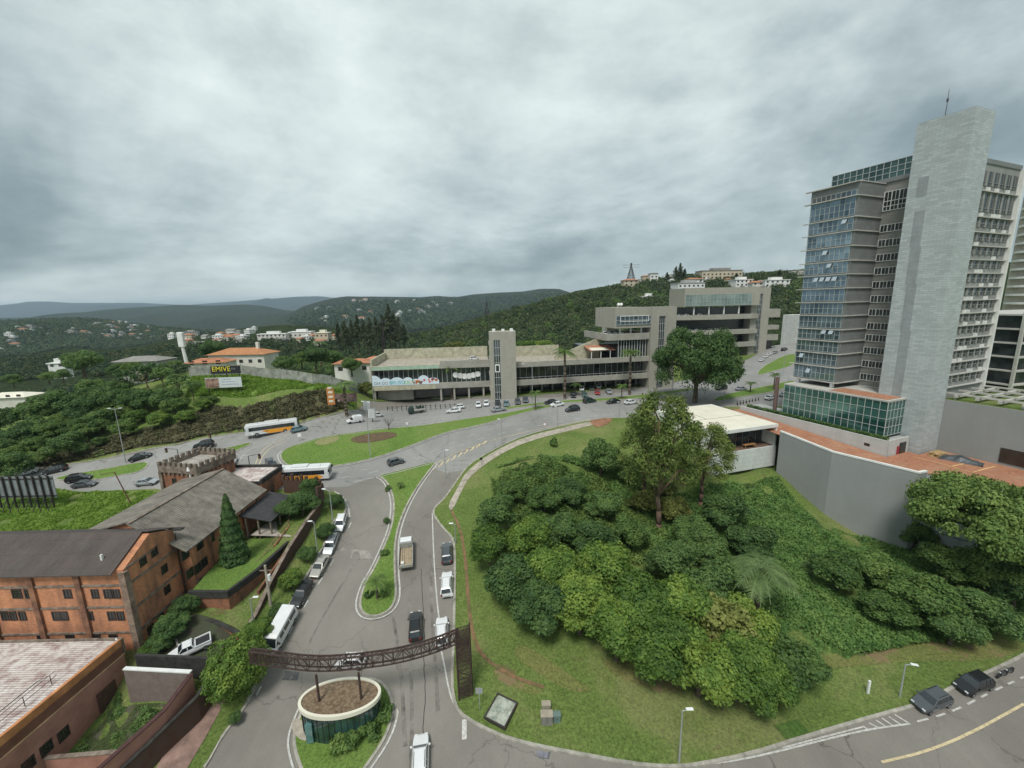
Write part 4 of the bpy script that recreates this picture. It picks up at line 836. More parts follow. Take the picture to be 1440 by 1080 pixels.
# banner: scalloped cloud shape with print
bn=empty('shop_banner',(A[0],A[1],19),ra,'pale blue scalloped banner with teal lettering and colourful stickers on the shop front','banner')
mb=MB(); top=[]; bumps=[(1.0,2.6,3.4),(4.6,2.4,2.5),(8.4,2.8,2.6),(12,2.2,2.5),(14.6,1.6,1.9),(17.2,2.3,3.0),(20.4,2.4,2.1)]
for k in range(91):
    x=.3+k*.245; h=max([ (c[2]*math.sqrt(max(0,1-((x-c[0])/c[1])**2))) for c in bumps]+[1.2]); top.append((x,z[2]+.2+h))
po_=[(.3,z[2]+.1),(22.4,z[2]+.1)]+top[::-1]; mb.yprism(po_,-.06,0); mb.build('banner_sheet',mat('banner_blue',(.62,.72,.78),.6,.08,1),bn)
def text(s,par,x,y,z_,size,m,rx=90,rz=0,name='lettering',ext=.02,sx=1):
    cu=bpy.data.curves.new(name,'FONT'); cu.body=s; cu.size=size; cu.extrude=ext; cu.align_x='LEFT'
    o=bpy.data.objects.new(name,cu); COL.objects.link(o); dg=bpy.context.evaluated_depsgraph_get(); me=bpy.data.meshes.new_from_object(o.evaluated_get(dg)); bpy.data.objects.remove(o); me.materials.clear(); me.materials.append(m)
    o=bpy.data.objects.new(name,me); COL.objects.link(o); o.parent=par; o.location=(x,y,z_); o.rotation_euler=(R(rx),0,rz); o.scale=(sx,1,1); return o
tea=mat('teal_print',(.05,.38,.42),.5,.1); grn=mat('green_print',(.25,.48,.12),.5,.1); gry=mat('grey_print',(.2,.22,.24),.5,.1); ora=mat('orange_print',(.65,.22,.06),.5,.2); red=mat('red_print',(.5,.08,.08),.5,.2)
text('DIA DO',bn,.8,-.09,z[2]+.5,1.35,gry); text('BRUSO',bn,5.8,-.09,z[2]+.45,1.7,tea); text('CELT',bn,10.6,-.09,z[2]+.45,1.55,grn)
for i in range(26):
    q=MB(); x=random.uniform(13.5,21.8); zz=z[2]+random.uniform(.5,2.0); w_=random.uniform(.2,.6); q.tube((x,-.10,zz),(x,-.07,zz),w_,w_,n=7); q.build('sticker',random.choice([ora,red,tea,gry,ora]),bn)
bs=empty('cloud_decal',(A[0],A[1],19),ra,'row of white cloud shapes on the dark glass right of the palm','decal'); mb=MB()
for i in range(6): mb.tube((28+i*1.5,.86,z[2]+2.1+.35*abs(i-2.5)**1.3*.6),(28+i*1.5,.84,z[2]+2.1+.35*abs(i-2.5)**1.3*.6),1.0,n=14)
tag(bs); mb.build('decal_sheet',M['white'],bs)
# tower 1
tA=(-7.5,141.5); tB=(1.5,135.4); 
t1=empty('lift_tower',(1.5,135.4,19),R(2),'free-standing pale concrete lift tower with a narrow glass strip left of the palms','tower')
ht=zt(1.5,135.4,466)
mb=MB(); mb.box(-5.0,0,0,6,-1,ht); mb.box(-8.6,-7.2,0,6,-1,ht); mb.box(-7.2,-5.0,0,6,ht-2.6,ht); mb.box(-7.2,-5.0,2.5,6,-1,ht-2.6); mb.build('shaft',M['conc'],t1)
g=MB(); g.box(-7.19,-5.01,.3,.45,-.5,ht-2.61); go=g.build('glazing',M['dglass'],t1); mullions(go,-7.15,-5.05,.3,0,ht-2.7,.7,'mull',8)
mb=MB(); mb.box(-6.9,-5.3,.0,.28,zt(-4.5,136,523),zt(-4.5,136,512)); mb.build('display_frame',M['white'],t1); mb=MB(); mb.box(-6.6,-5.6,-.03,0,zt(-4.5,136,521.5),zt(-4.5,136,513.5)); mb.build('display_panel',M['darkwin'],t1)
for i in range(4): mb=MB(); mb.box(-8.9,-8.6,1,5,3+i*5,4+i*5); mb.build('side_vent',M['conc2'],t1)
for x,y in ((-7,1),(-1.2,1),(-7,5),(-1.2,5),(-4,3)): q=MB(); q.box(x-.5,x+.5,y-.4,y+.4,ht,ht+.7); q.build('rooftop_unit',M['white'],t1)
# middle wing
A2=(1.5,138.5); B2=(50,147.6); r2,L2=fr(A2,B2,19)
m2=empty('shopping_centre_wing',(A2[0],A2[1],19),r2,'long three-level shopping wing with restaurant terrace and rooftop parking between the two towers','shopping centre')
z=[zt(*A2,y) for y in (560,542.5,535,517,510)]
band(m2,'shop_front',0,L2,7,7.5,-1,z[1],'dglass'); 
for i in range(12): band(m2,'column',2+i*4,2.5+i*4,5.5,6,-1,z[1],'conc2')
band(m2,'lower_band',0,L2,0,1,z[1],z[2],'conc2'); band(m2,'floor_slab',0,L2,1,24,z[1]+.2,z[2]-1.2,'walk')
g=band(m2,'glazing',0,L2,4.5,4.7,z[2]-1.2,z[3],'dglass'); mullions(g,0,L2,4.5,z[2]-1.2,z[3],2.2)
rl=MB()
for k in range(25): rl.box(k*2,k*2+.06,.2,.26,z[2],z[2]+.8)
rl.box(0,L2,.2,.26,z[2]+.75,z[2]+.85); rl.build('railing',M['mull'],m2)
band(m2,'upper_band',0,L2,0,1,z[3],z[4],'conc2'); band(m2,'roof_deck',0,L2,1,24,z[3]+.1,z[4]-.9,'walk'); band(m2,'back_parapet',0,22,23.5,24,z[3],z[4]+3,'yconc')
mb=MB(); mb.xprism([(0,0),(0,0)],0,1) if False else None
mb.yprism([(16,z[4]-.9),(33,z[4]-.9),(33,z[4]+5.9),(31.5,z[4]+5.9),(16,z[4]+.2)],9,9.6); mb.build('ramp_wall',M['yconc'],m2)
mb=MB(); mb.xprism([(2.5,z[4]+2.4),(9.5,z[4]+3.6),(9.5,z[4]+3.75),(2.5,z[4]+2.55)],27,36.5); mb.build('terrace_roof',mat('terracotta_awning',(.42,.17,.10),.8,.2,1),m2)
mb=MB(); mb.xprism([(2.3,z[4]+2.6),(5.5,z[4]+3.15),(5.5,z[4]+3.25),(2.3,z[4]+2.7)],27.5,34); mb.build('awning_panel',M['cream'],m2)
for x in (27.5,31,34.5): band(m2,'terrace_post',x,x+.2,2.7,2.9,z[4]-.9,z[4]+2.4,'white')
band(m2,'restaurant_core',26,37,10,18,z[4]-.9,z[4]+3.9,'dglass')
g=band(m2,'glazed_lounge',37,L2,1.6,14,z[4]-.9,z[4]+6.0,'dglass'); mullions(g,37,L2,1.6,z[4]-.9,z[4]+6.0,1.0,'white')
band(m2,'parking_band',32,L2,.4,1.2,z[4]+6.0,z[4]+8.3,'conc2'); band(m2,'parking_band',32,32.8,1.2,22,z[4]+6.0,z[4]+8.3,'conc2'); dk=z[4]+7.1; band(m2,'parking_deck',32.8,L2,1.2,22,z[4]+6.4,dk,'walk')
band(m2,'stair_house',39,43,16,21,dk,dk+3,'cream')
Tz2=(50,147.6)
t2=empty('sign_tower',(50,147.0,19),r2,'tall concrete tower with glass strip and cantilevered glazed box beside the big tree','tower')
ht=zt(50,147.6,431.5)
mb=MB(); mb.box(-1.2,1.8,0,7,-1,ht); mb.box(4.2,8.3,0,7,-1,ht); mb.box(1.8,4.2,0,7,ht-3.2,ht); mb.box(1.8,4.2,3,7,-1,ht-3.2); mb.build('shaft',M['conc'],t2)
g=MB(); g.box(1.81,4.19,.5,.7,-.5,ht-3.21); go=g.build('glazing',M['dglass'],t2); mullions(go,1.85,4.15,.5,0,ht-3.3,.75,'mull',10)
zb=zt(50,147.6,460); band(t2,'upper_box',-14.5,-1.2,.3,18,zb,ht,'conc'); g=band(t2,'window_band',-14.2,-1.4,.1,.3,zb+1.2,ht-2.8,'bglass'); mullions(g,-14.2,-1.4,.1,zb+1.2,ht-2.8,1.6,'mull',2)
mb=MB()
for a_ in ((-12.8,-2.2,zb+2.2,zb+2.4),(-12.8,-2.2,zb+4.0,zb+4.2),(-12.8,-12.6,zb+2.4,zb+4.0),(-2.4,-2.2,zb+2.4,zb+4.0)): mb.box(a_[0],a_[1],-.08,.0,a_[2],a_[3])
mb.build('sign_frame',M['white'],t2)
for x in (-12,-8,-4): band(t2,'support_column',x,x+.5,2,2.5,dk,zb,'white')
for x in (-11,-10): q=MB(); q.tube((x,6,ht),(x,6,ht+1.2),.3,.1); q.tube((x,5.9,ht+.9),(x,5.3,ht+1.2),.5,.5,n=12); q.build('satellite_dish',M['white'],t2)
# upper building with curved parking decks
m3=empty('parking_building',(86,214,20),R(4),'upper shopping building with curved parking decks and greenish glass band behind the big tree','shopping centre')
def z3(py): return ztop(105,219,py)-20
arc=[(x,3.2-3.2*math.sin(PI*max(0,min(1,(x+2)/46))) ) for x in range(-2,45,3)]
def curved(z0,z1,m,name,dep=22):
    mb=MB(); mb.prism(arc+[(arc[-1][0],dep),(arc[0][0],dep)],z0,z1); mb.build(name,M[m],m3)
curved(z3(449),z3(442.5),'conc2','parking_band'); curved(z3(470),z3(464),'conc2','parking_band'); curved(z3(488),z3(482),'conc2','parking_band')
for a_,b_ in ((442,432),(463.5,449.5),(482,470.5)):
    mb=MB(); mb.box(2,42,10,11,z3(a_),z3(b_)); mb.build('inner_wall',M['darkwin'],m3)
band(m3,'upper_box',2.5,42.5,2.2,20,z3(430.5),z3(404.5),'conc'); g=band(m3,'window_band',3,38,2.0,2.2,z3(429.5),z3(414),mat('pale_green_glass',(.16,.24,.22),.1,.35,.15,c2=(.30,.38,.35))); mullions(g,3,38,2.0,z3(429.5),z3(414),1.8,'mull',3)
for x in (8,16,24,32): band(m3,'support_column',x,x+.5,3,3.5,z3(442),z3(430.5),'white')
t3=empty('corner_tower',(125.5,221.5,20),R(6),'concrete corner tower with slim dark glass strip behind the parked cars','tower')
ht=ztop(127,221,404)-20
mb=MB(); mb.box(0,3.4,0,10,-3,ht); mb.box(6,10.2,0,10,-3,ht); mb.box(3.4,6,0,10,ht-3.3,ht); mb.box(3.4,6,3,10,-3,ht-3.3); mb.build('shaft',M['conc'],t3)
g=MB(); g.box(3.41,5.99,.5,.7,-1,ht-3.31); go=g.build('glazing',M['dglass'],t3); mullions(go,3.45,5.95,.5,0,ht-3.4,.85,'mull',12)
for i,(a_,b_) in enumerate(((446,434.5),(463,457),(478,470))):
    q=MB(); q.box(10.2,19,3,16,ztop(140,228,a_)-20,ztop(140,228,b_)-20); q.build('side_deck',M['conc2'],t3)
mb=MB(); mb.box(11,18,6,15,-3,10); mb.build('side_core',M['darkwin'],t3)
wb=empty('clinic_building',(158,232,20),R(5),'small bright white building with water tank between the parking block and the glass tower','building')
zz=ztop(160,234,443)-20
mb=MB(); mb.box(0,16,0,12,-4,zz); mb.build('wall',M['white'],wb)
for x in (3,9): wpart(wb,x,zz-2.2,2.2,1.6,0,'y-')
for x in (2,7,12): wpart(wb,x,zz-7,2.6,1.6,0,'y-')
q=MB(); q.tube((12,5,zz),(12,5,zz+4),.2); q.box(10.8,13.2,4,6.4,zz+4,zz+8); q.build('water_tank',M['white'],wb)
# low fence and stepped ramp in front of the left wing
fn=empty('fence',(-47,126,19),0,'low dark post fence along the pavement in front of the left shop front','fence')
a=at(545,577);b=at(640,573); fn.location=a; n=14
for i in range(n+1):
    p=(b-a)*(i/n); q=MB(); q.box(p.x-.09,p.x+.09,p.y-.09,p.y+.09,p.z-.3,p.z+1.3); q.build('post',M['iron'],fn)
q=MB(); q.bar((0,0,1.0),(b-a)+Vector((0,0,1.0)),.05,.08); q.bar((0,0,.5),(b-a)+Vector((0,0,.5)),.05,.06); q.build('rail',M['iron'],fn)
# ---------------------------------------------------------------- vegetation
L_={}
L_['mango']=m_leaf('leaf_bright',(0.045,0.097,0.022),(0.123,0.212,0.040),(0.261,0.352,0.066))
L_['dark']=m_leaf('leaf_dark',(0.043,0.091,0.031),(0.094,0.168,0.050),(0.178,0.272,0.076))
L_['olive']=m_leaf('leaf_olive',(0.072,0.095,0.025),(0.172,0.200,0.051),(0.303,0.316,0.091))
L_['lime']=m_leaf('leaf_lime',(.13,.22,.03),(.20,.33,.05),(.30,.42,.09),.4)
L_['mid']=m_leaf('leaf_mid',(0.053,0.108,0.030),(0.123,0.204,0.052),(0.234,0.321,0.085))
L_['pale']=m_leaf('leaf_pale',(0.105,0.164,0.061),(0.190,0.275,0.100),(0.316,0.395,0.161))
L_['wood_dark']=m_leaf('wood_dark',(0.018,0.039,0.018),(0.044,0.078,0.034),(0.081,0.123,0.049),.2)
L_['wood_mid']=m_leaf('wood_mid',(0.031,0.057,0.020),(0.073,0.108,0.040),(0.125,0.169,0.062),.2)
L_['wood_olive']=m_leaf('wood_olive',(0.060,0.069,0.030),(0.120,0.125,0.054),(0.180,0.188,0.084),.2)
L_['pine']=m_leaf('leaf_pine',(.045,.065,.03),(.085,.11,.055),(.13,.15,.085))
L_['euca']=m_leaf('leaf_eucalyptus',(0.060,0.095,0.025),(0.132,0.184,0.044),(0.238,0.292,0.075),.35)
L_['bright']=m_leaf('leaf_creeper',(0.046,0.103,0.031),(0.110,0.214,0.055),(0.204,0.318,0.085),.3)
M['bark']=mat('bark',(.11,.085,.06),.95,.4,2,bmp=.5); M['bark2']=mat('reddish_bark',(.19,.12,.085),.95,.4,1.5,bmp=.4)
def quads(c,nrm,s,asp=1.5):
    """leaf-sized faces: centres c, rough normals nrm, size s"""
    n=len(c); a=np.cross(nrm,rng.normal(size=(n,3))); a/=np.linalg.norm(a,axis=1)[:,None]+1e-9; b=np.cross(nrm,a); b/=np.linalg.norm(b,axis=1)[:,None]+1e-9
    s=np.asarray(s)[:,None] if hasattr(s,'__len__') else s; k=rng.uniform(.7,1.3,(n,1))
    V=np.stack([c-a*s*k*asp*.5,c+b*s*k*.5,c+a*s*k*asp*.5,c-b*s*k*.5],1).reshape(-1,3)
    return V,np.arange(4*n).reshape(n,4)
def crown_pts(lobes,per,jit=.16,down=.35):
    C=[];Nn=[]
    for (x,y,z,rx,ry,rz) in lobes:
        n=int(per*(rx*ry)**1.0); d=rng.normal(size=(n,3)); d/=np.linalg.norm(d,axis=1)[:,None]; d=d[(d[:,2]>-down)|(rng.random(len(d))<.3)]
        # bumpy radius gives clumps and gaps
        k=1+.13*np.sin(d[:,0]*7+x)*np.sin(d[:,1]*8+y)+.09*np.sin(d[:,2]*11+d[:,0]*9); r=(k*(1-np.abs(rng.normal(size=len(d)))*jit))[:,None]
        C.append(np.array([x,y,z])+d*r*np.array([rx,ry,rz])); Nn.append(d+rng.normal(size=d.shape)*.55+[0,0,.35])
    C=np.vstack(C);Nn=np.vstack(Nn); Nn/=np.linalg.norm(Nn,axis=1)[:,None]; return C,Nn
def lobes_round(n,R_,H,zc,seed,spread=.62,flat=1.,rmin=.3,rmax=.5):
    r=random.Random(seed); out=[(0,0,zc,R_*.62,R_*.62,H*.36)]
    for i in range(n):
        a=r.uniform(0,2*PI); e=r.uniform(-.45,1.0); d=math.cos(e*1.2)*spread*R_; rr=R_*r.uniform(rmin,rmax)
        out.append((math.cos(a)*d,math.sin(a)*d,zc+math.sin(e*1.2)*H*.38,rr,rr,rr*.8*flat))
    return out
def crown_mesh(name,lobes,per,s,mat_,jit=.16):
    C,Nn=crown_pts(lobes,per,jit); V,Fq=quads(C,Nn,s); return rawmesh(name,V,Fq,mat_)
def trunk_mesh(name,h,r,lobes,mat_,lean=0,forks=4,seed=1):
    rr=random.Random(seed); mb=MB(); p=Vector((0,0,-.6)); k=5
    pts=[Vector((math.sin(i*1.3+seed)*.04*h*i/k+lean*i/k,math.cos(i*1.7+seed)*.03*h*i/k,-.6+(h+.6)*i/k)) for i in range(k+1)]
    for i in range(k): mb.tube(pts[i],pts[i+1],r*(1.15-.55*i/k),r*(1.15-.55*(i+1)/k),8)
    for L in rr.sample(lobes,min(forks,len(lobes))):
        e=Vector((L[0],L[1],L[2]-L[5]*.3)); m_=pts[-1].lerp(e,.5)+Vector((0,0,.25*abs(e.z-pts[-1].z))); s_=pts[rr.randint(k-2,k)]
        mb.tube(s_,m_,r*.5,r*.33,6); mb.tube(m_,e,r*.33,r*.12,6)
    me_o=mb.build('tmp',mat_,smooth=True); me=me_o.data; bpy.data.objects.remove(me_o); me.name=name; return me
TK={}   # kind -> list of (crown mesh, trunk mesh, nominal radius, nominal height)
def kind(k,n,R_,H,zc,per,s,leaf,bark='bark',lob=9,tr=.3,spread=.62,flat=1.,jit=.16,rmin=.3,rmax=.5,forks=5):
    TK[k]=[]
    for i in range(n):
        lb_=lobes_round(lob,R_,H,zc,i*17+len(TK)*5,spread,flat,rmin,rmax)
        TK[k].append((crown_mesh(k+'_crown',lb_,per,s,L_[leaf],jit),trunk_mesh(k+'_trunk',zc*.8,tr,lb_,M[bark],seed=i+1,forks=forks),R_,zc+H*.5))
kind('mango',4,4,5.6,4.2,460,.235,'mango',lob=22,rmin=.22,rmax=.42,jit=.22)
kind('darkt',4,4,5.6,4.2,430,.225,'dark',lob=20,rmin=.22,rmax=.42,jit=.22)
kind('midt',3,4,6,4.8,380,.25,'mid',lob=20,rmin=.2,rmax=.4,jit=.26)
kind('olivet',2,4,6,4.8,220,.3,'olive',lob=20,rmin=.2,rmax=.4,jit=.26)
kind('spread',2,9,6.5,9,330,.25,'mid',lob=60,tr=.5,spread=.85,flat=.8,rmin=.12,rmax=.26,jit=.42,forks=16)
kind('euca',2,5,17,9.5,230,.2,'euca','bark2',lob=60,tr=.35,spread=.82,flat=1.25,rmin=.13,rmax=.28,jit=.45,forks=14)
kind('roadtree',1,14,25,11.5,90,.42,'dark',lob=70,tr=.8,spread=.85,flat=1.1,rmin=.12,rmax=.26,jit=.4,forks=22)
kind('shrub',3,1.5,1.6,.75,420,.22,'mid',lob=7,tr=.05)
kind('dshrub',2,1.5,1.6,.75,420,.2,'dark',lob=7,tr=.05)
kind('far',3,3.5,5,4,30,.75,'mid',lob=7,tr=.25)
kind('fardark',3,3.5,5,4,30,.75,'dark',lob=7,tr=.25)
kind('thin',3,3.2,4.6,7.6,75,.34,'dark','bark',lob=10,tr=.17,rmin=.25,rmax=.4,jit=.25)
def conifer(name,h,r,leaf,n,s=.3):
    C=[];Nn=[]
    z=rng.random(n)**.8*h*.97+h*.02; rad=(1-z/h)**.75*r*(np.minimum(1,z/(h*.10)+.55))*(1+.10*np.sin(z*5)); a=rng.random(n)*2*PI; rad*= (1+.10*np.sin(a*6+z*1.7))*(1-np.abs(rng.normal(size=n))*.10)
    C=np.column_stack([np.cos(a)*rad,np.sin(a)*rad,z]); Nn=np.column_stack([np.cos(a),np.sin(a),np.full(n,.5)])+rng.normal(size=(n,3))*.4; Nn/=np.linalg.norm(Nn,axis=1)[:,None]
    V,Fq=quads(C,Nn,s); return rawmesh(name,V,Fq,L_[leaf])
def pine_mesh(name,h,n,leaf='pine'):
    C=[]
    for k in range(26):
        z=h*(.28+.7*k/26)+random.uniform(-.5,.5); a=random.uniform(0,2*PI); Lb=(1.05-.85*(k/26))*h*.17*random.uniform(.6,1.2); c=np.array([math.cos(a)*Lb*.6,math.sin(a)*Lb*.6,z])
        C.append(c+rng.normal(size=(n//26,3))*np.array([Lb*.36,Lb*.36,.55]))
    C=np.vstack(C); Nn=rng.normal(size=C.shape)+[0,0,1]; Nn/=np.linalg.norm(Nn,axis=1)[:,None]; V,Fq=quads(C,Nn,.55); return rawmesh(name,V,Fq,L_[leaf])
TK['pine']=[]
for i in range(3):
    h=17; q=MB(); q.tube((0,0,-1),(0,0,h*.95),.28,.06,7); o=q.build('t',M['bark'],smooth=True); me=o.data; bpy.data.objects.remove(o); TK['pine'].append((pine_mesh('pine_crown',h,1500),me,3,h))
def palm_meshes(h,fl,nf,leaf,tr=.22,droop=1.,wid=.55):
    mb=MB(); 
    for f in range(nf):
        a=2*PI*f/nf*2.4+random.uniform(-.2,.2); up=random.uniform(.15,1.1); prev=None; L_f=fl*random.uniform(.85,1.1); n=9
        for k in range(n+1):
            t=k/n; rr=L_f*t*math.cos(up*(1-t*.5)); zz=h+L_f*(math.sin(up)*t-droop*.75*t*t); c=Vector((math.cos(a)*rr,math.sin(a)*rr,zz))
            if prev is not None:
                d=(c-prev).normalized(); sd=d.cross(Vector((0,0,1))).normalized()
                w_=wid*math.sin(PI*min(1,.15+t*.85))*1.7
                for s in (-1,1):
                    for j in range(3):
                        b_=prev.lerp(c,j/3); tip=b_+sd*s*w_*random.uniform(.8,1.1)+d*w_*.55-Vector((0,0,w_*.5*random.uniform(.6,1.3))); wd=d*(c-prev).length*.26
                        mb.add([b_-wd*.5,b_+wd*.5,tip],[(0,1,2)])
                mb.add([prev-sd*.04,prev+sd*.04,c+sd*.03,c-sd*.03],[(0,1,2,3)])
            prev=c
    me=bpy.data.meshes.new('palm_crown'); me.from_pydata(mb.v,[],mb.f); me.materials.append(L_[leaf])
    q=MB(); k=10
    for i in range(k): q.tube((math.sin(i*.3)*.08,0,-.5+(h+.5)*i/k),(math.sin((i+1)*.3)*.08,0,-.5+(h+.5)*(i+1)/k),tr*(1.2-.35*i/k),tr*(1.17-.35*(i+1)/k),9)
    o=q.build('t',M['bark'],smooth=True); tm=o.data; bpy.data.objects.remove(o); return me,tm
ME={}
def tree(k,pos,R_,H,label,group=None,name='tree',cat='tree',rz=None,i=None):
    v=random.choice(TK[k]) if i is None else TK[k][i%len(TK[k])]
    e=empty(name,pos,random.uniform(0,6.28) if rz is None else rz,label,cat,group); sx=R_/v[2]; sz=H/v[3]
    e.scale=(sx,sx,sz); linkmesh('crown',v[0],e); linkmesh('trunk',v[1],e); return e
def tpix(k,cx,cy,R_,H,label,group=None,name='tree',cat='tree',hc=.62):   # crown centre seen at pixel (cx,cy)
    p=at(cx,cy,H*hc); return tree(k,p,R_,H,label,group,name,cat)
grove='trees of the round green grove on the slope'
GR=[('darkt',700,722,3.6,6,'dark bushy tree at the upper left edge of the grove'),('mango',690,765,3.3,6,'leafy tree at the left edge of the grove above the kerb lawn'),
('mango',745,755,3.6,6.4,'yellow-green tree inside the left part of the grove'),('darkt',720,815,3.9,6.6,'tree bulging from the grove toward the dirt track'),
('mango',775,800,4,6.8,'bright round tree left of centre in the grove'),('darkt',760,850,3.8,6,'low dark tree at the grove edge facing the street'),
('mango',815,845,4.2,6.8,'bright green tree on the street side of the grove'),('mango',850,800,4.3,7,'tall leafy tree in the middle of the grove'),
('mango',868,880,4.4,6.8,'round bright tree on the lower edge of the grove'),('mango',905,845,4.4,7.2,'full bright green tree at the heart of the grove'),
('mango',930,905,4.2,6.8,'leafy tree overhanging the lower lawn in the middle'),('mango',965,855,4.5,7.4,'tallest bright green tree of the grove'),
('mango',985,930,4.2,6.6,'tree at the lower point of the grove above the bare earth'),('olivet',1010,880,4.3,7,'olive tree tinged brown among the bright grove trees'),
('mango',1040,935,4.1,6.4,'bright tree at the lowest right corner of the grove'),('mango',1050,880,3.8,6.4,'leafy tree directly below the feather palm'),
('darkt',945,790,3.8,6.2,'dark tree behind the bright grove trees'),('darkt',1000,820,4,6.4,'dark tree between the palm and the grove'),
('midt',720,690,2.9,4.6,'small tree at the top left of the grove beside the lawn'),('darkt',790,745,3.2,5,'dark rounded tree among the creepers'),('darkt',800,690,3.4,4.6,'dark tree in the upper hollow of the grove'),('darkt',850,710,3.6,5,'dark tree left of the eucalyptus trunk'),('midt',885,745,3.4,5,'green tree just left of the reddish trunk base'),('darkt',835,755,3.6,5.4,'dark tree in the centre of the grove hollow'),('midt',765,700,3.2,4.8,'green tree at the top of the vine mound'),('mango',1075,960,3.4,5.4,'small bright tree at the lowest right tip of the grove')]
for k,x,y,r_,h,l in GR: tpix(k,x,y,r_*1.14,h*1.22,l,grove)
OT=[('darkt',845,640,4.6,8.5,'dark dense tree left of the eucalyptus by the lawn'),('darkt',885,660,3.4,6,'dark tree tucked below the eucalyptus'),
('darkt',1020,715,4.6,6.6,'broad dark tree under the front of the white house'),('darkt',1060,760,4.6,6.6,'dark broad tree above the feather palm'),('darkt',975,745,3.9,6,'dark tree between the eucalyptus trunk and the palm'),
('darkt',1000,775,3.6,5.6,'dark tree just left of the feather palm crown'),
('midt',1180,800,4.2,6,'mid green tree on the slope right of the palm'),('midt',1235,800,4,6,'leafy tree on the slope below the retaining wall corner'),
('midt',1300,840,4.8,7.4,'green tree in front of the spreading tree'),('midt',1290,750,3.6,6,'small tree at the foot of the tall grey wall'),('darkt',1385,860,4.6,6,'dark bluish bushy tree at the right end of the slope'),
('darkt',1340,880,4,5,'low dark tree above the bare earth by the parked cars'),('midt',1110,930,4.2,6.8,'pale tree at the right end of the grove beside the lawn'),('midt',1250,855,3.6,4.6,'low green tree in the middle of the right slope'),('darkt',1430,820,4.4,7,'dark tree cut by the right edge of the photo'),('midt',1335,790,4.6,7,'leafy tree in the shade of the spreading tree'),('midt',1395,800,5,8,'leafy tree at the right below the spreading crown')]
for k,x,y,r_,h,l in OT: tpix(k,x,y,r_,h,l,'trees scattered over the slope')
E1=at(925,748); hz=ztop(E1.x,E1.y,572)-E1.z
tree('euca',E1,6.8,hz*1.22,'tall airy olive eucalyptus with bare reddish trunk rising before the white house',rz=.4,i=0)
E2=at(985,712); tree('euca',E2,5.6,(ztop(E2.x,E2.y,600)-E2.z)*1.15,'second airy eucalyptus leaning in front of the white house wall',rz=2,i=1)
E2=at(905,700); tree('euca',E2,5.4,(ztop(E2.x,E2.y,590)-E2.z)*1.1,'third eucalyptus crown left of the tallest one',rz=4,i=1)
S1=at(1385,835); tree('spread',S1,10.5,(ztop(S1.x,S1.y,680)-S1.z)*.97,'wide flat-topped spreading tree at the right below the brick terrace',rz=1,i=0)
S2=at(1440,800); tree('spread',S2,7.5,11.5,'second spreading tree at the right border behind the wide one',rz=3,i=1)
B1=at(977,566); tree('roadtree',B1,12.2,ztop(B1.x,B1.y,449)-B1.z,'huge dark rounded roadside tree in front of the curved parking decks',rz=2,i=1)
for x_,y_,l_ in ((905,705,'olive shrubby tree left of the reddish eucalyptus trunk'),(950,715,'olive shrubby tree right of the reddish eucalyptus trunk'),(930,685,'olive foliage mass low behind the eucalyptus trunk')): tpix('olivet',x_,y_,3.4,5.5,l_)
# feather palms
pc_,pt_=palm_meshes(7,4.2,26,'pale',.3,1.2,.85); p=at(1062,868); e=empty('palm_tree',p,0,'large feather palm with drooping pale fronds inside the slope thicket','palm'); k_=(ztop(p.x,p.y,800)-p.z)/7; e.scale=(1.35,1.35,k_); linkmesh('crown',pc_,e); linkmesh('trunk',pt_,e)
pc2,pt2=palm_meshes(10,3.2,16,'mid',.26,1.1,.5)
for x,yb,yt,l in ((636,562,516,'tall palm in front of the cloud banner shop front'),(794,561,495,'tall palm by the restaurant terrace'),(885,555,495,'tall palm nearest the glass strip tower'),(488,585,540,'bushy palm beside the left end of the shop front')):
    p=at(x,yb); e=empty('palm_tree',p,random.uniform(0,6),l,'palm','royal palms along the shopping centre'); h=(ztop(p.x,p.y,yt)-p.z)/10; e.scale=(1.5,1.5,h); linkmesh('crown',pc2,e); linkmesh('trunk',pt2,e)
pc3,pt3=palm_meshes(4.2,1.9,14,'mid',.14,1.1,.4)
for x,yb,yt,l in ((753,577,552,'short bushy palm beside the small lamp on the verge'),(874,562,542,'short round-headed palm on the verge behind the white saloon'),(1088,548,526,'young palm on the avenue median right of the other'),(1055,552,538,'smallest young palm on the avenue median'),(810,556,540,'small palm among the parked cars'),(563,688,680,'thin young palm on the grass median tip'),(531,842,815,'spiky palm shrub at the rounded end of the grass median')):
    p=at(x,yb); e=empty('palm_tree',p,random.uniform(0,6),l,'palm','small palms in the verges'); h=(ztop(p.x,p.y,yt)-p.z)/4.2; s=1.25 if x!=563 else .6; e.scale=(s,s,max(.3,h)); linkmesh('crown',pc3,e); linkmesh('trunk',pt3,e)
# cypress
p=at(334,806); h=ztop(p.x,p.y,694)-p.z; e=empty('cypress',p,0,'dense dark conical cypress on the brick garden terrace','cypress'); linkmesh('crown',conifer('cypress_crown',h,2.35,'dark',11000,.26),e); q=MB(); q.tube((0,0,-1),(0,0,h*.6),.2,.05); o=q.build('trunk',M['bark'],e)
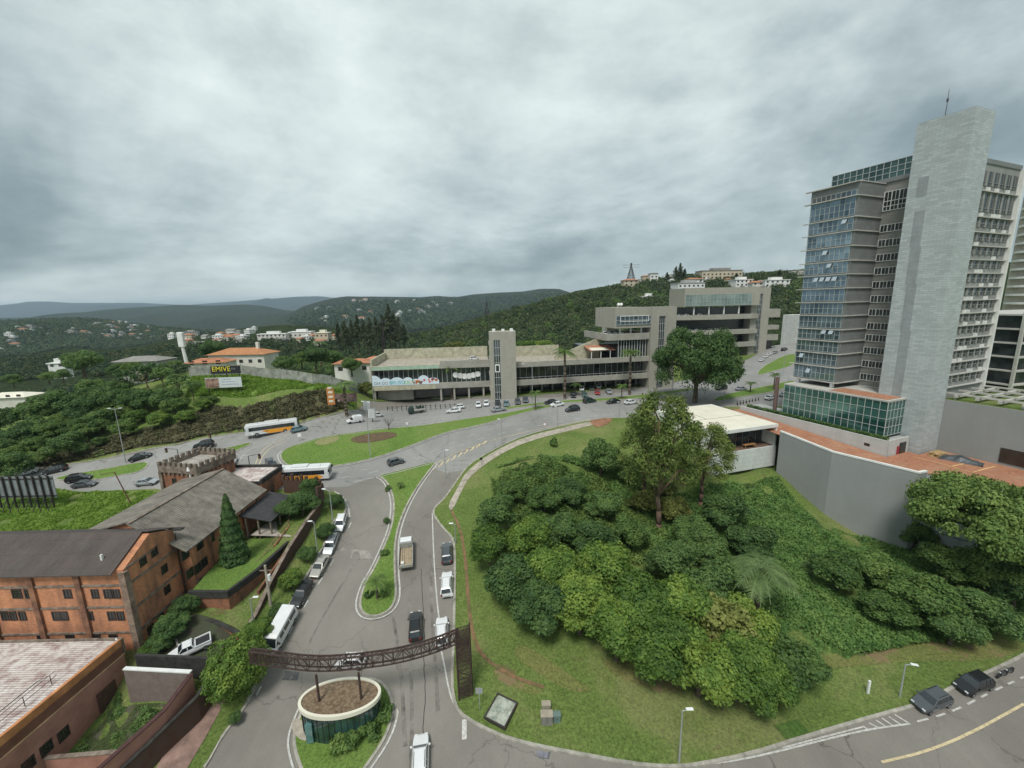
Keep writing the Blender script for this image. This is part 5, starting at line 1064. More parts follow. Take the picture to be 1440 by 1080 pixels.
# ficus and bushes by the gate
def bush(cx,cy,R_,H,label,k='darkt',name='bush',cat='bush',group=None): return tpix(k,cx,cy,R_,H,label,group,name,cat,.55)
TK['ficus']=[(crown_mesh('ficus_crown',[(0,0,3.5,3.1,3.1,3.4),(.8,.3,2.6,2.8,2.7,2.6),(-.7,-.4,3.0,2.7,2.8,2.9)],520,.2,L_['mango'],.06),TK['mango'][0][1],3.3,6.6)]
tpix('ficus',333,938,3.3,7,'dense rounded bright green ficus at the left foot of the gate truss',None,'ficus','tree',.5)
g_='bushes between the brick walls and the parked cars'
for x,y,r_,h,k,l in ((362,890,2.2,3.2,'mango','leafy bush between the ficus and the white van'),(408,815,1.9,3.0,'mango','bright bush by the black parked car'),(432,780,1.7,3.0,'darkt','dark bush beside the silver parked car'),(458,748,1.9,3,'darkt','dark bush beside the upper parked cars'),
 (470,706,2.1,2.6,'darkt','round bush on the street corner below the white bus'),(425,708,3.4,4.6,'darkt','broad dark tree behind the crenellated wall'),(405,716,2.8,3.6,'darkt','dark bush beside the porch roof'),(436,690,2.2,5.4,'darkt','tall dark shrub in front of the crenellated wall'),
 (392,860,1.4,2.2,'darkt','small dark bush by the utility pole'),(240,880,2.4,3,'darkt','dark bush between the warehouse and the white pickup'),(225,905,1.7,2,'darkt','low dark bush at the warehouse corner'),(262,850,2.0,2.6,'darkt','bush at the foot of the garden terrace wall'),(205,915,1,1.2,'mango','small bright shrub at the warehouse corner'),
 (330,1010,.8,1.4,'darkt','tiny shrub beside the pink pavement'),(240,1010,1,1.6,'darkt','shrub against the outer yard wall')):
    bush(x,y,r_,h,l,k,group=g_)
# creeper and undergrowth on the slope: one uncountable cover
def cover(name,poly,n,s,leaf,hh,label,thr=-.35,clump=2.4):
    P=np.array(poly); x0,y0=P.min(0); x1,y1=P.max(0); C=[]
    x=rng.uniform(x0,x1,n*2); y=rng.uniform(y0,y1,n*2); k=inpoly(x,y,poly); x=x[k][:n];y=y[k][:n]
    f=np.sin(x/clump)*np.cos(y/clump*.9+.7)+.6*np.sin(x/clump*2.3+y/clump*1.7)+.4*np.sin(y/clump*3.1-x); k=f>thr; x=x[k];y=y[k];f=f[k]
    z=Tz(x,y)+.1+np.clip((f-thr),0,1.6)*hh*rng.uniform(.6,1,len(x)); Nn=rng.normal(size=(len(x),3))*.6+[0,0,1]; Nn/=np.linalg.norm(Nn,axis=1)[:,None]
    V_,F_=quads(np.column_stack([x,y,z]),Nn,s); tag(linkmesh(name,rawmesh(name,V_,F_,L_[leaf])),label,'ground cover',None,'stuff')
sl_=smooth(W([(680,665),(740,645),(800,650),(860,690),(900,740),(920,800),(1050,860),(1130,940),(1230,920),(1330,905),(1440,890),(1440,790),(1300,770),(1225,762),(1150,735),(1112,700),(1090,668),(1005,680),(960,700),(900,690),(850,660),(780,640)]),1)
cover('undergrowth',sl_,50000,.28,'dark',.5,'dark tangled creeper over the slope',.1)
cover('undergrowth',sl_,110000,.26,'bright',.6,'bright green weeds and creeper over the slope',-1.3,3.6)
cover('undergrowth',W([(690,680),(760,650),(830,680),(850,740),(860,790),(800,780),(740,740),(700,730)]),26000,.3,'mid',1.3,'leafy vine mound at the top of the grove',-1.2,2.0)
cover('undergrowth',W([(820,650),(900,690),(940,760),(900,800),(840,790),(800,730)]),14000,.26,'mid',.8,'green weeds round the reddish trunk',-1.4,2.0)
cover('courtyard_plants',[(-49.1,43.6),(-46.8,42.1),(-39.2,41.2),(-41.5,36.4),(-49.1,36.6)],5200,.2,'dark',.5,'dark weeds in the walled courtyard',-.1,1.3)
fld=W([(0,695),(80,690),(215,692),(240,715),(170,745),(0,760),(-40,740)]); cover('tall_grass',fld,34000,.36,'lime',.28,'tall rough grass on the plot behind the warehouses',-1.2,2.2)
bk_=[bankpoly[i] for i in range(len(bankpoly))]; M['brush']=m_leaf('dry_brush',(.07,.08,.035),(.15,.135,.07),(.24,.21,.12),.2); L_['brush']=M['brush']
cover('brush',bk_,60000,.38,'brush',.5,'dry brown brush covering the road bank',-1.0,1.7)
cover('brush',bk_,12000,.36,'mid',.6,'green weeds scattered over the road bank',.55,2.9)
cover('hill_grass',lawnA,30000,.4,'lime',.18,'bright long grass on the mound beside the concrete fence',-1.5,3.0)
cover('hedge',[LW(-6.95,2.4),LW(-6.1,2.9),LW(-6.2,24),LW(-6.3,33),LW(-7.2,33)],1,.2,'dark',.3,'x') if False else None
hx=rng.uniform(-7.0,-6.05,5200); hy=rng.uniform(2.1,33,5200); hz_=22.1+rng.uniform(-.2,.75,5200)
C_=np.column_stack([C1[0]+hx*.927-hy*.374,C1[1]+hx*.374+hy*.927,hz_]); Nn=rng.normal(size=C_.shape)+[0,0,.5]; Nn/=np.linalg.norm(Nn,axis=1)[:,None]; V_,F_=quads(C_,Nn,.22); tag(linkmesh('hedge',rawmesh('hedge',V_,F_,L_['dark'])),'low clipped hedge along the foot of the green glass podium','hedge')
# trees on the bank to the left
gl='trees along the top of the road bank at the left'
LB=[('thin',205,527,4.2,10),('thin',228,532,3.6,9),('thin',250,540,3.6,8.5),('thin',180,535,3.8,9.5),('thin',270,548,3,7.5),('darkt',150,560,5,8),('darkt',120,575,5,8),('darkt',85,565,5.4,9),('darkt',50,575,5.4,9),('darkt',20,560,5.4,9),('darkt',-5,590,5,9),('darkt',30,610,4.6,7.5),('midt',70,605,4.4,7),('darkt',0,630,4.2,7),('midt',110,600,4,6.5),('midt',165,580,3.6,5.5),('mango',190,585,3.4,4.5),('mango',225,588,3.4,4.2),('mango',262,585,2.9,4),('midt',60,640,3,4.6),('mango',285,568,2.6,3.4),('darkt',150,530,4.4,8),('darkt',100,535,4.6,8),('midt',130,545,4.2,7.5),('darkt',60,540,5,8),('darkt',20,535,5,8),('midt',-20,560,5,9),('midt',30,650,2.4,3.6),('darkt',140,620,2,2.8),('midt',300,560,1.6,2.2)]
words=['dark','broad','leafy','dense','tall','bushy']
LB+=[('darkt',x,y,4.4,7) for x,y in ((5,520),(75,520),(130,555),(165,548),(45,600),(95,625),(10,655),(-15,620),(140,590),(185,560),(205,560),(235,560))]+[('midt',x,y,3.6,5.5) for x,y in ((90,590),(50,625),(120,605),(20,640),(175,600),(245,570),(150,575))]
for i,(k,x,y,r_,h) in enumerate(LB):
    nm={'thin':'thin-trunked dark tree with raised crown','darkt':'dense dark tree','midt':'mid green tree','mango':'low bright green shrub-like tree'}[k]
    col=('at the very left edge' if x<35 else 'left of the street lamp' if x<150 else 'right of the street lamp' if x<215 else 'near the billboards'); row='high on' if y<560 else 'halfway down' if y<600 else 'low on'
    tpix(k,x,y,r_,h,f'{nm} {row} the bank {col}',gl)
tpix('midt',545,520,3.4,6,'yellowish tree beside the left end of the shop front')
tpix('olivet',515,545,3.2,5,'round olive bush by the car ramp of the shop front')
q=at(547,605); e=empty('bare_tree',q,0,'small leafless tree on the upper rim of the grass island','tree')
mb=MB(); mb.tube((0,0,0),(0,0,1.6),.12,.09)
for i in range(11):
    a=i*2.4; e1=Vector((math.cos(a)*.9,math.sin(a)*.9,2.2+.2*(i%4))); mb.tube((0,0,1.0+.06*i),e1,.05,.03,5); mb.tube(e1,e1*1.0+Vector((math.cos(a+.5)*.9,math.sin(a+.5)*.9,1.4)),.03,.01,5); mb.tube(e1,e1+Vector((math.cos(a-.7)*.7,math.sin(a-.7)*.7,1.0)),.03,.01,5)
mb.build('branches',M['bark'],e)
q=at(778,628); tree('shrub',q,1.3,2,'single small shrub on the bright lawn by the avenue',name='shrub',cat='shrub')
for i,(x,y,l) in enumerate(((500,1040,'low clipped hedge clump in front of the oval guardhouse'),(478,1050,'left part of the hedge in front of the oval guardhouse'),(522,1030,'right part of the hedge by the oval guardhouse'),(535,1012,'yellowish shrub at the right side of the oval guardhouse'))): q=at(x,y); tree('shrub',q,1.5,1.5,l,'hedge shrubs round the guardhouse','shrub','shrub')
for i,(x,y,l) in enumerate(((545,735,'tuft of shrubs halfway along the grass median'),(545,690,'small shrub on the upper grass median'),(541,780,'shrub on the lower grass median'),(520,840,'reddish low shrub left of the spiky palm'),(540,838,'low shrub right of the spiky palm'))): q=at(x,y); tree('dshrub',q,.8,1.0,l,'shrubs on the grass median','shrub','shrub')
# ---------------------------------------------------------------- vehicles
def paint(name,c,metal=.0,rough=.28):
    m,nt,b=newmat(name); n=noise(nt,1.5,4); lk(nt,ramp(nt,n,[(.3,tuple(x*.9 for x in c)),(.7,c)]),b.inputs['Base Color']); b.inputs['Roughness'].default_value=rough; b.inputs['Metallic'].default_value=metal; b.inputs['Coat Weight'].default_value=.5; b.inputs['Coat Roughness'].default_value=.08; return m
PT={k:paint('paint_'+k,c,m) for k,c,m in (('white',(.72,.73,.73),0),('black',(.012,.013,.015),0),('silver',(.42,.44,.46),.35),('beige',(.45,.43,.39),.3),('grey',(.10,.11,.12),.3),('green',(.06,.14,.12),.2),('red',(.32,.03,.03),0),('teal',(.16,.26,.28),.3),('darkgreen',(.02,.05,.04),.1),('orange',(.85,.36,.03),0))}
M['tyre']=mat('tyre',(.02,.02,.02),.9,.2); M['rim']=mat('wheel_rim',(.35,.36,.37),.35,.1,3,metal=.7); M['cglass']=m_glass('car_glass',(.02,.026,.03),.05,.3,1.5,spec=.9)
M['lamp']=mat('headlamp',(.6,.62,.62),.2,.1); M['tail']=mat('tail_lamp',(.30,.02,.02),.3,.1); M['trim']=mat('black_trim',(.02,.02,.022),.6,.1)
def loft(mb,st,m=0):
    rings=[]
    for (x,w,z0,z1) in st:
        rings.append([(x,-w*.84,z0),(x,-w,z0+.2),(x,-w,z0+(z1-z0)*.62),(x,-w*.9,z1),(x,w*.9,z1),(x,w,z0+(z1-z0)*.62),(x,w,z0+.2),(x,w*.84,z0)])
    vs=[p for r_ in rings for p in r_]; n=len(st); fs=[]
    for i in range(n-1):
        for j in range(8): a=i*8+j;b=i*8+(j+1)%8; fs.append((a,b,b+8,a+8))
    fs+=[tuple(range(8))[::-1],tuple(range((n-1)*8,n*8))]; return mb.add(vs,fs,m)
STY={ # L,W,H, cowl x, roof front, roof rear, rear base, rear deck z
 'hatch':(3.95,1.70,1.48,.95,.25,-1.35,-1.85,.92),'sedan':(4.5,1.75,1.45,.95,.25,-1.0,-1.65,.95),'suv':(4.45,1.82,1.68,1.0,.35,-1.65,-2.1,1.02),'wagon':(4.4,1.74,1.5,.95,.3,-1.7,-2.1,.95),'pickup':(4.7,1.75,1.5,1.15,.55,-.35,-.6,.95)}
PROTO={}
def car_proto(sty):
    L,W,H,cw,rf,rr,rb,dz=STY[sty]; w=W/2; h2=L/2; e=bpy.data.objects.new('car',None); COL.objects.link(e); m0=PT['white']
    zf=.92 if H<1.6 else 1.05
    st=[(-h2,w*.80,.34,dz-.22),(-h2+.08,w*.92,.26,dz-.04),(-h2+.45,w,.22,dz+(0 if sty=='sedan' else .02)),(rb+.0,w,.2,zf+.02),(cw,w,.2,zf),(h2-.7,w*.98,.2,zf-.13),(h2-.2,w*.9,.22,zf-.27),(h2,w*.72,.3,zf-.42)]
    if sty=='pickup': st=[(-h2,w*.95,.36,.92),(-h2+.08,w,.3,.95),(rb-.02,w,.24,.97),(cw,w,.2,zf),(h2-.7,w*.98,.2,zf-.13),(h2-.2,w*.9,.22,zf-.27),(h2,w*.72,.3,zf-.42)]
    mb=MB(); loft(mb,st)
    mb.build('body',m0,e,smooth=False,bev=.05)
    if sty=='pickup':
        mb=MB(); mb.box(-h2+.15,rb-.12,-w*.8,w*.8,.95,.975); mb.build('load_bed',M['trim'],e)
        mb=MB(); mb.box(-h2+.02,rb-.05,-w*.98,-w*.84,.9,1.08); mb.box(-h2+.02,rb-.05,w*.84,w*.98,.9,1.08); mb.box(-h2+.02,-h2+.12,-w*.84,w*.84,.9,1.08); mb.build('bed_rail',m0,e)
    g=MB(); a=w*.90; b=w*.73; zt_=H-.05; g.add([(rb,-a,zf-.04),(cw,-a,zf-.04),(cw,a,zf-.04),(rb,a,zf-.04),(rr,-b,zt_),(rf,-b,zt_),(rf,b,zt_),(rr,b,zt_)],[(0,3,2,1),(4,5,6,7),(0,1,5,4),(1,2,6,5),(2,3,7,6),(3,0,4,7)]); g.build('windows',M['cglass'],e)
    r=MB(); r.add([(rr-.06,-b-.03,zt_-.03),(rf+.06,-b-.03,zt_-.03),(rf+.06,b+.03,zt_-.03),(rr-.06,b+.03,zt_-.03),(rr+.1,-b+.08,H),(rf-.12,-b+.08,H),(rf-.12,b-.08,H),(rr+.1,b-.08,H)],[(0,3,2,1),(4,5,6,7),(0,1,5,4),(1,2,6,5),(2,3,7,6),(3,0,4,7)])
    for s in(-1,1):
        r.bar((cw,s*a,zf-.02),(rf,s*b,zt_),.07,.06); r.bar((rb,s*a,zf-.02),(rr,s*b,zt_),.16 if sty!='sedan' else .1,.07); xm=(rf+rr)/2; r.bar((xm,s*a,zf-.02),(xm,s*b,zt_),.08,.05)
        if sty in('wagon','suv'): r.bar((rr+.45,s*a,zf-.02),(rr+.35,s*b,zt_),.1,.05)
    r.build('roof',m0,e)
    if sty in('wagon','suv'):
        r=MB(); [r.bar((rr+.2,s*(b-.1),H+.05),(rf-.3,s*(b-.1),H+.05),.04,.05) for s in(-1,1)]; r.build('roof_rail',M['trim'],e)
    for x in (h2-.78,-h2+.72):
        for s in(-1,1):
            q=MB(); q.tube((x,s*(w-.2),.32),(x,s*(w+.015),.32),.33,n=14); wo_=q.build('wheel',M['tyre'],e); q=MB(); q.tube((x,s*(w+.015),.32),(x,s*(w+.03),.32),.2,n=10); q.build('rim',M['rim'],wo_)
    for s in(-1,1):
        q=MB(); q.box(h2-.28,h2-.02,s*w*.62-.16,s*w*.62+.16,zf-.46,zf-.31); q.build('headlight',M['lamp'],e)
        q=MB(); q.box(-h2-.01,-h2+.1,s*w*.76-.1,s*w*.76+.1,.62,.86 if sty!='suv' else 1.0); q.build('taillight',M['tail'],e)
        q=MB(); q.box(cw-.28,cw-.1,s*(w+.07)-.1,s*(w+.07)+.1,zf,zf+.14); q.build('mirror',m0,e)
    q=MB(); q.box(h2-.08,h2+.02,-w*.5,w*.5,.38,.55); q.box(-h2-.02,-h2+.06,-w*.55,w*.55,.34,.46); q.build('bumper_trim',M['trim'],e)
    return e
USED=set(); CARS=[]
PAINTED={'body','roof','mirror','bed_rail'}
def place(proto,px,py,hx,hy,label,cat,group,color=None,name=None,dz=0,at_=None,rz=None):
    """centre of the footprint at pixel (px,py), nose towards pixel (hx,hy)"""
    first=proto.name not in USED and not USED.add(proto.name); key=proto
    e=proto if proto.get('_free',1) else copy_tree(proto)
    proto['_free']=0
    if at_ is None: p=at(px,py); q=at(hx,hy); rz=math.atan2(q.y-p.y,q.x-p.x)
    else: p=Vector(at_)
    c,s=math.cos(rz),math.sin(rz)
    e.location=(p.x,p.y,p.z+.02+dz)
    if at_ is None:
        f=(T1(p.x+c*2,p.y+s*2)-T1(p.x-c*2,p.y-s*2))/4; f=max(-.07,min(.07,f)) if name=='pickup_truck' else max(-.015,min(.015,f)) if cat=='bus' else f; l=(T1(p.x-s,p.y+c)-T1(p.x+s,p.y-c))/2; l=max(-.03,min(.03,l)) if cat in('bus','truck') else max(-.08,min(.08,l))
    else: f=l=0
    X_=Vector((c,s,f)).normalized(); Y_=Vector((-s,c,l)).normalized(); Z_=X_.cross(Y_).normalized(); Y_=Z_.cross(X_); e.rotation_euler=Matrix((X_,Y_,Z_)).transposed().to_euler()
    if name: e.name=name
    tag(e,label,cat,group)
    if color:
        for ch in e.children:
            if ch.name.split('.')[0] in PAINTED: ch.material_slots[0].link='OBJECT'; ch.material_slots[0].material=PT[color]
    if '_free' in e and e is not proto: del e['_free']
    return e
CP={k:car_proto(k) for k in STY}
G1='cars parked and driving on the side street'; G2='cars on the main avenue'; G3='cars parked at the shopping centre'
CL=[ # style colour px py hx hy label group
('suv','white',592,1070,593,1040,'white four-wheel car cut by the bottom edge of the photo beside the guardhouse island',G1),
('suv','white',622,893,622,860,'white four-wheel car under the right end of the gate truss by the kerb',G1),
('suv','black',585,884,585,850,'black four-wheel car in the middle of the street above the gate truss',G1),
('suv','white',629,825,630,790,'white four-wheel car parked at the right kerb behind the black one',G1),
('suv','grey',629,781,629,750,'dark grey car parked furthest up along the right kerb of the side street',G1),
('hatch','white',494,935,450,937,'white hatchback turning crosswise beneath the gate truss',G1),
('hatch','white',479,738,474,758,'white hatchback at the top of the row parked by the left verge',G1),
('wagon','silver',466,768,457,788,'silver estate car, second from the top of the left parked row',G1),
('sedan','beige',450,800,438,822,'pale beige saloon in the left parked row between silver and black cars',G1),
('sedan','black',425,838,413,860,'black saloon parked just behind the white minibus',G1),
('hatch','grey',557,652,580,646,'dark grey hatchback rounding the junction below the grass island',G2),
('sedan','black',199,645,230,636,'black saloon behind the lamp post on the left avenue',G2),
('suv','black',287,629,255,637,'black four-wheel car on the far lane above the brick tower',G2),
('sedan','white',38,667,10,674,'white saloon at the far left end of the avenue',G2),('suv','black',79,664,50,671,'black car following the white saloon at the left end of the avenue',G2),
('suv','black',112,676,140,671,'black car on the near lane left of the thin grass island',G2),('sedan','grey',120,684,150,679,'dark grey saloon partly hidden beside the near-lane black car',G2),('sedan','silver',208,681,240,678,'silver saloon on the near lane just left of the brick tower',G2),
('hatch','white',327,652,321,668,'white hatchback stopped on the ramp right of the brick tower',G2),('hatch','grey',381,655,388,668,'small dark grey car waiting left of the big grass island',G2),
('hatch','teal',421,606,450,601,'blue-green hatchback right behind the orange and white bus',G2),
('hatch','white',530,586,560,582,'white pickup-like car below the striped sign post',G2),('sedan','white',638,580,610,583,'white saloon in front of the palm and banner shop front',G2),('hatch','white',645,575,620,578,'white hatchback just beyond the white saloon near the palm',G2),
('sedan','silver',701,578,730,573,'silver saloon on the avenue left of the lift tower',G2),('sedan','white',783,571,760,574,'white saloon right of the lift tower on the avenue',G2),('suv','black',805,578,780,582,'black car at the tip of the big grass island',G2),('suv','darkgreen',829,566,855,562,'dark green four-wheel car between the avenue palms',G2),('sedan','black',862,567,840,570,'black saloon in front of the round-headed palm',G2),('sedan','white',887,568,915,564,'white saloon nearest the eucalyptus crown on the avenue',G2),
('suv','black',1014,548,990,552,'black four-wheel car right of the huge roadside tree',G2),('sedan','silver',1042,549,1070,544,'silver saloon right of the huge roadside tree',G2),('sedan','white',1083,562,1110,557,'pale saloon on the service road before the glass tower',G2),('sedan','silver',1104,558,1130,553,'second pale car on the service road beside the brown column',G2),
('sedan','black',775,568,750,570,'black saloon half hidden beside the small lamp palm',G3),('hatch','white',673,572,673,582,'white hatchback parked nose-out left of the lift tower',G3),('hatch','white',684,570,684,580,'second white car parked close to the lift tower',G3),
('hatch','black',700,570,701,580,'black car parked at the foot of the lift tower',G3),('sedan','teal',712,570,713,580,'dark teal car parked at the foot of the lift tower',G3),('sedan','grey',728,567,729,577,'dark car parked right of the lift tower foot',G3),('hatch','grey',739,565,740,575,'grey car parked second right of the lift tower',G3),
('hatch','black',806,558,808,567,'black hatchback at the left end of the row under the restaurant',G3),('sedan','green',822,557,824,566,'green saloon parked in the row under the restaurant',G3),('sedan','red',840,554,842,563,'red car parked in the row under the restaurant',G3),('sedan','silver',856,553,863,560,'silver saloon at the right end of the row under the restaurant',G3),
('hatch','white',818,549,818,557,'white car in the back row under the restaurant',G3),('hatch','grey',832,548,832,556,'grey car in the back row under the restaurant',G3),('hatch','white',842,546,842,554,'second white car in the back row under the restaurant',G3),('sedan','grey',893,541,905,538,'grey car in the shade beside the glass strip tower',G3),
('sedan','white',1071,508,1083,501,'lowest white car of the row right of the corner tower',G3),('sedan','white',1077,503,1089,496,'second white car of the row right of the corner tower',G3),('sedan','white',1083,499,1095,492,'third white car of the row right of the corner tower',G3),('sedan','silver',1090,497,1100,490,'silver car of the row right of the corner tower',G3),('suv','black',1103,493,1113,488,'black car leaving past the row by the corner tower',G3),('sedan','red',1081,489,1090,483,'red car parked against the corner tower',G3),('hatch','white',1088,485,1096,480,'white car beyond the red one at the corner tower',G3),('suv','grey',1094,482,1101,478,'grey car furthest up beside the corner tower',G3),
('suv','grey',1308,991,1285,1000,'dark grey car parked beside the hatched lines at the lower right',G1),('suv','black',1367,967,1345,975,'black car second from the hatched lines at the lower right',G1)]
for s,c,px,py,hx,hy,l,g_ in CL: place(CP[s],px,py,hx,hy,l,'car',g_,c,'car')
pk=place(CP['pickup'],268,917,244,934,'white pickup truck with a dark load bed parked in the brick yard','pickup truck',None,'white','pickup_truck')
if 'group' in pk: del pk['group']
# rooftop cars of the shopping centre
c2,s2=math.cos(r2),math.sin(r2)
for i in range(13):
    x=34+i*1.25*1.02 if i<13 else 0; xx=33.9+i*1.22
    col=['grey','white','white','beige','red','white','silver','white','white','grey','white','white','silver'][i]
    x=35+ (i%7)*2.25; y=3.4 if i<7 else 9.5
    p=(A2[0]+x*c2-y*s2,A2[1]+x*s2+y*c2,19+dk); place(CP['sedan' if i%2 else 'hatch'],0,0,0,0,f'{["leftmost","second","third","middle","fifth","sixth","rightmost"][i%7]} car in the {"front" if i<7 else "rear"} row on the rooftop deck below the glazed box','car','cars on the rooftop deck',col,'car',at_=p,rz=r2+PI/2)
for i in range(12):
    x=2+i*3.0 if i<7 else (i-7)*2.7+26; col=['white','silver','white','grey','white','white','black','silver','white','black','white','grey'][i]
    lv=464 if i<7 else 442.5
    px_=960+i*9 if i<7 else 955+(i-7)*9
    p=PY(px_,463 if i<7 else 441,219.5); place(CP['hatch'],0,0,0,0,f'{["first","second","third","fourth","fifth","sixth","seventh"][i if i<7 else i-7]} car from the left on the {"lower" if i<7 else "upper"} curved parking deck','car','cars on the curved parking decks',col,'car',at_=(p[0],p[1],z3(464 if i<7 else 442.5)+20.0-.9),rz=PI/2+.1)
p=np.array([A[0],A[1]])+np.array([math.cos(ra),math.sin(ra)])*34.5+np.array([-math.sin(ra),math.cos(ra)])*9; zz_=[zt(*A,y) for y in (521.5,517)]
place(CP['hatch'],0,0,0,0,'lone white car on the roof of the left shopping wing','car','cars on the rooftop deck','white','car',at_=(p[0],p[1],19+zz_[1]+.2),rz=ra+.3)
# buses
def bus(label,px,py,hx,hy,orange):
    e=bpy.data.objects.new('bus',None); COL.objects.link(e); L=12.2;w=1.27;H=3.15; h=L/2
    mb=MB(); loft(mb,[(-h,w*.93,.5,H-.25),(-h+.15,w,.38,H-.05),(-h+.6,w,.36,H),(h-.6,w,.36,H),(h-.12,w,.38,H-.08),(h,w*.93,.5,H-.35)]); mb.build('body',PT['white'],e,bev=.06)
    g=MB(); g.box(-h+.7,h-.9,-w-.015,w+.015,1.55,2.5); g.build('side_windows',M['cglass'],e)
    f=MB()
    for i in range(8): x=-h+.7+(L-1.6)*(i+.5)/8; f.box(x-.03,x+.03,-w-.025,w+.025,1.55,2.5)
    f.build('window_pillar',M['trim'],e)
    g=MB(); g.box(h-.1,h+.02,-w*.88,w*.88,1.25,2.7); g.build('windscreen',M['cglass'],e); g=MB(); g.box(-h-.02,-h+.1,-w*.8,w*.8,1.7,2.5); g.build('rear_window',M['cglass'],e)
    o=MB(); x0,x1=((-h+.25,.8) if orange==1 else (-h+1,h-2))
    for s in(-1,1): o.add([(x0,s*(w+.012),.5),(x1,s*(w+.012),.5),(x1+.9,s*(w+.012),1.1),(x1-.3,s*(w+.012),1.52),(x0,s*(w+.012),1.52)],[(0,1,2,3,4)])
    if orange==1:
        for s in(-1,1): o.add([(x1+.4,s*(w+.012),.9),(x1+1.6,s*(w+.012),1.15),(x1+.9,s*(w+.012),1.5),(x1,s*(w+.012),1.5)],[(0,1,2,3)])
        o.box(-h-.015,-h,-w*.9,w*.9,.6,1.6)
    o.build('orange_livery',PT['orange'],e)
    for x in (h-2.6,-h+3.1):
        for s in(-1,1): q=MB(); q.tube((x,s*(w-.3),.5),(x,s*(w+.03),.5),.5,n=16); wo_=q.build('wheel',M['tyre'],e); q=MB(); q.tube((x,s*(w+.03),.5),(x,s*(w+.05),.5),.26,n=12); q.build('rim',M['rim'],wo_)
    q=MB(); q.box(-1.6,1.6,-.8,.8,H,H+.25); q.box(-4.2,-3.2,-.5,.5,H-.02,H+.12); q.box(3.2,4.2,-.5,.5,H-.02,H+.12); q.build('roof_unit',PT['white'],e)
    for s in(-1,1):
        q=MB(); q.box(h-.05,h+.05,s*w*.7-.18,s*w*.7+.18,.6,.85); q.build('headlight',M['lamp'],e); q=MB(); q.box(h-.1,h+.25,s*(w+.12)-.06,s*(w+.12)+.06,2.1,2.6); q.build('mirror',M['trim'],e)
    return place(e,px,py,hx,hy,label,'bus',None,None,'bus')
bus('long white bus with an orange rear half driving on the far lane of the avenue',384,609,340,617,1)
bus('white bus with an orange skirt half hidden behind the crenellated wall',424,675,480,672,2)
# minibus, small van, flatbed truck
e=bpy.data.objects.new('minibus',None); COL.objects.link(e); w=1.0
mb=MB(); loft(mb,[(-3.0,w*.95,.35,2.35),(-2.85,w,.3,2.5),(1.3,w,.28,2.5),(1.75,w*.97,.28,2.35)]); loft(mb,[(1.2,w,.28,1.3),(1.9,w*.99,.28,1.28),(2.7,w*.93,.3,1.08),(2.95,w*.75,.35,.8)]); mb.add([(1.3,-.93,1.2),(2.35,-.9,1.2),(2.35,.9,1.2),(1.3,.93,1.2),(1.3,-.88,2.45),(1.6,-.85,2.4),(1.6,.85,2.4),(1.3,.88,2.45)],[(0,3,2,1),(4,5,6,7),(0,1,5,4),(1,2,6,5),(2,3,7,6),(3,0,4,7)]); mb.build('body',PT['white'],e,bev=.05)
g=MB(); g.add([(2.37,-.8,1.25),(2.37,.8,1.25),(1.68,.76,2.32),(1.68,-.76,2.32)],[(0,1,2,3)]); g.build('windscreen',M['cglass'],e)
for x0,x1 in((-2.6,-1.2),(-1.0,.2),(.4,1.25)):
    for s in(-1,1): g=MB(); g.box(x0,x1,s*(w-.02)-.03,s*(w-.02)+.03,1.45,2.1); g.build('side_window',M['cglass'],e)
for s in(-1,1): g=MB(); g.add([(1.4,s*.95,1.35),(2.2,s*.93,1.35),(1.65,s*.9,2.1),(1.4,s*.9,2.1)],[(0,1,2,3)]); g.build('side_window',M['cglass'],e)
g=MB(); g.box(-3.02,-2.95,-.75,.75,1.5,2.15); g.build('rear_window',M['cglass'],e)
for x in (2.0,-1.9):
    for s in(-1,1): q=MB(); q.tube((x,s*(w-.25),.36),(x,s*(w+.02),.36),.36,n=14); wo_=q.build('wheel',M['tyre'],e); q=MB(); q.tube((x,s*(w+.02),.36),(x,s*(w+.035),.36),.2,n=10); q.build('rim',M['rim'],wo_)
for s in(-1,1): q=MB(); q.box(2.7,2.95,s*.62-.15,s*.62+.15,.7,.92); q.build('headlight',M['lamp'],e); q=MB(); q.box(1.75,1.9,s*1.12-.1,s*1.12+.1,1.3,1.6); q.build('mirror',M['trim'],e)
place(e,396,893,378,925,'white minibus parked above the ficus with its nose toward the gate truss','minibus',None,None,'minibus')
e=bpy.data.objects.new('delivery_van',None); COL.objects.link(e); w=.88
mb=MB(); loft(mb,[(-2.1,w*.93,.3,1.75),(-1.95,w,.25,1.9),(.1,w,.22,1.92),(.5,w*.96,.22,1.5)]); loft(mb,[(.2,w,.22,.98),(1.0,w,.22,.95),(1.7,w*.92,.25,.78),(2.0,w*.72,.3,.6)]); mb.build('body',PT['white'],e,bev=.05)
g=MB(); g.add([(.3,-.78,.9),(1.05,-.78,.93),(1.05,.78,.93),(.3,.78,.9),(.2,-.66,1.5),(.45,-.64,1.45),(.45,.64,1.45),(.2,.66,1.5)],[(0,3,2,1),(4,5,6,7),(0,1,5,4),(1,2,6,5),(2,3,7,6),(3,0,4,7)]); g.build('windows',M['cglass'],e)
for x in (1.3,-1.35):
    for s in(-1,1): q=MB(); q.tube((x,s*(w-.2),.31),(x,s*(w+.02),.31),.31,n=12); q.build('wheel',M['tyre'],e)
for s in(-1,1): q=MB(); q.box(-2.11,-2.0,s*.7-.08,s*.7+.08,.8,1.2); q.build('taillight',M['tail'],e)
place(e,498,594,470,599,'small white delivery van with a boxy back on the far lane','van',None,None,'delivery_van')
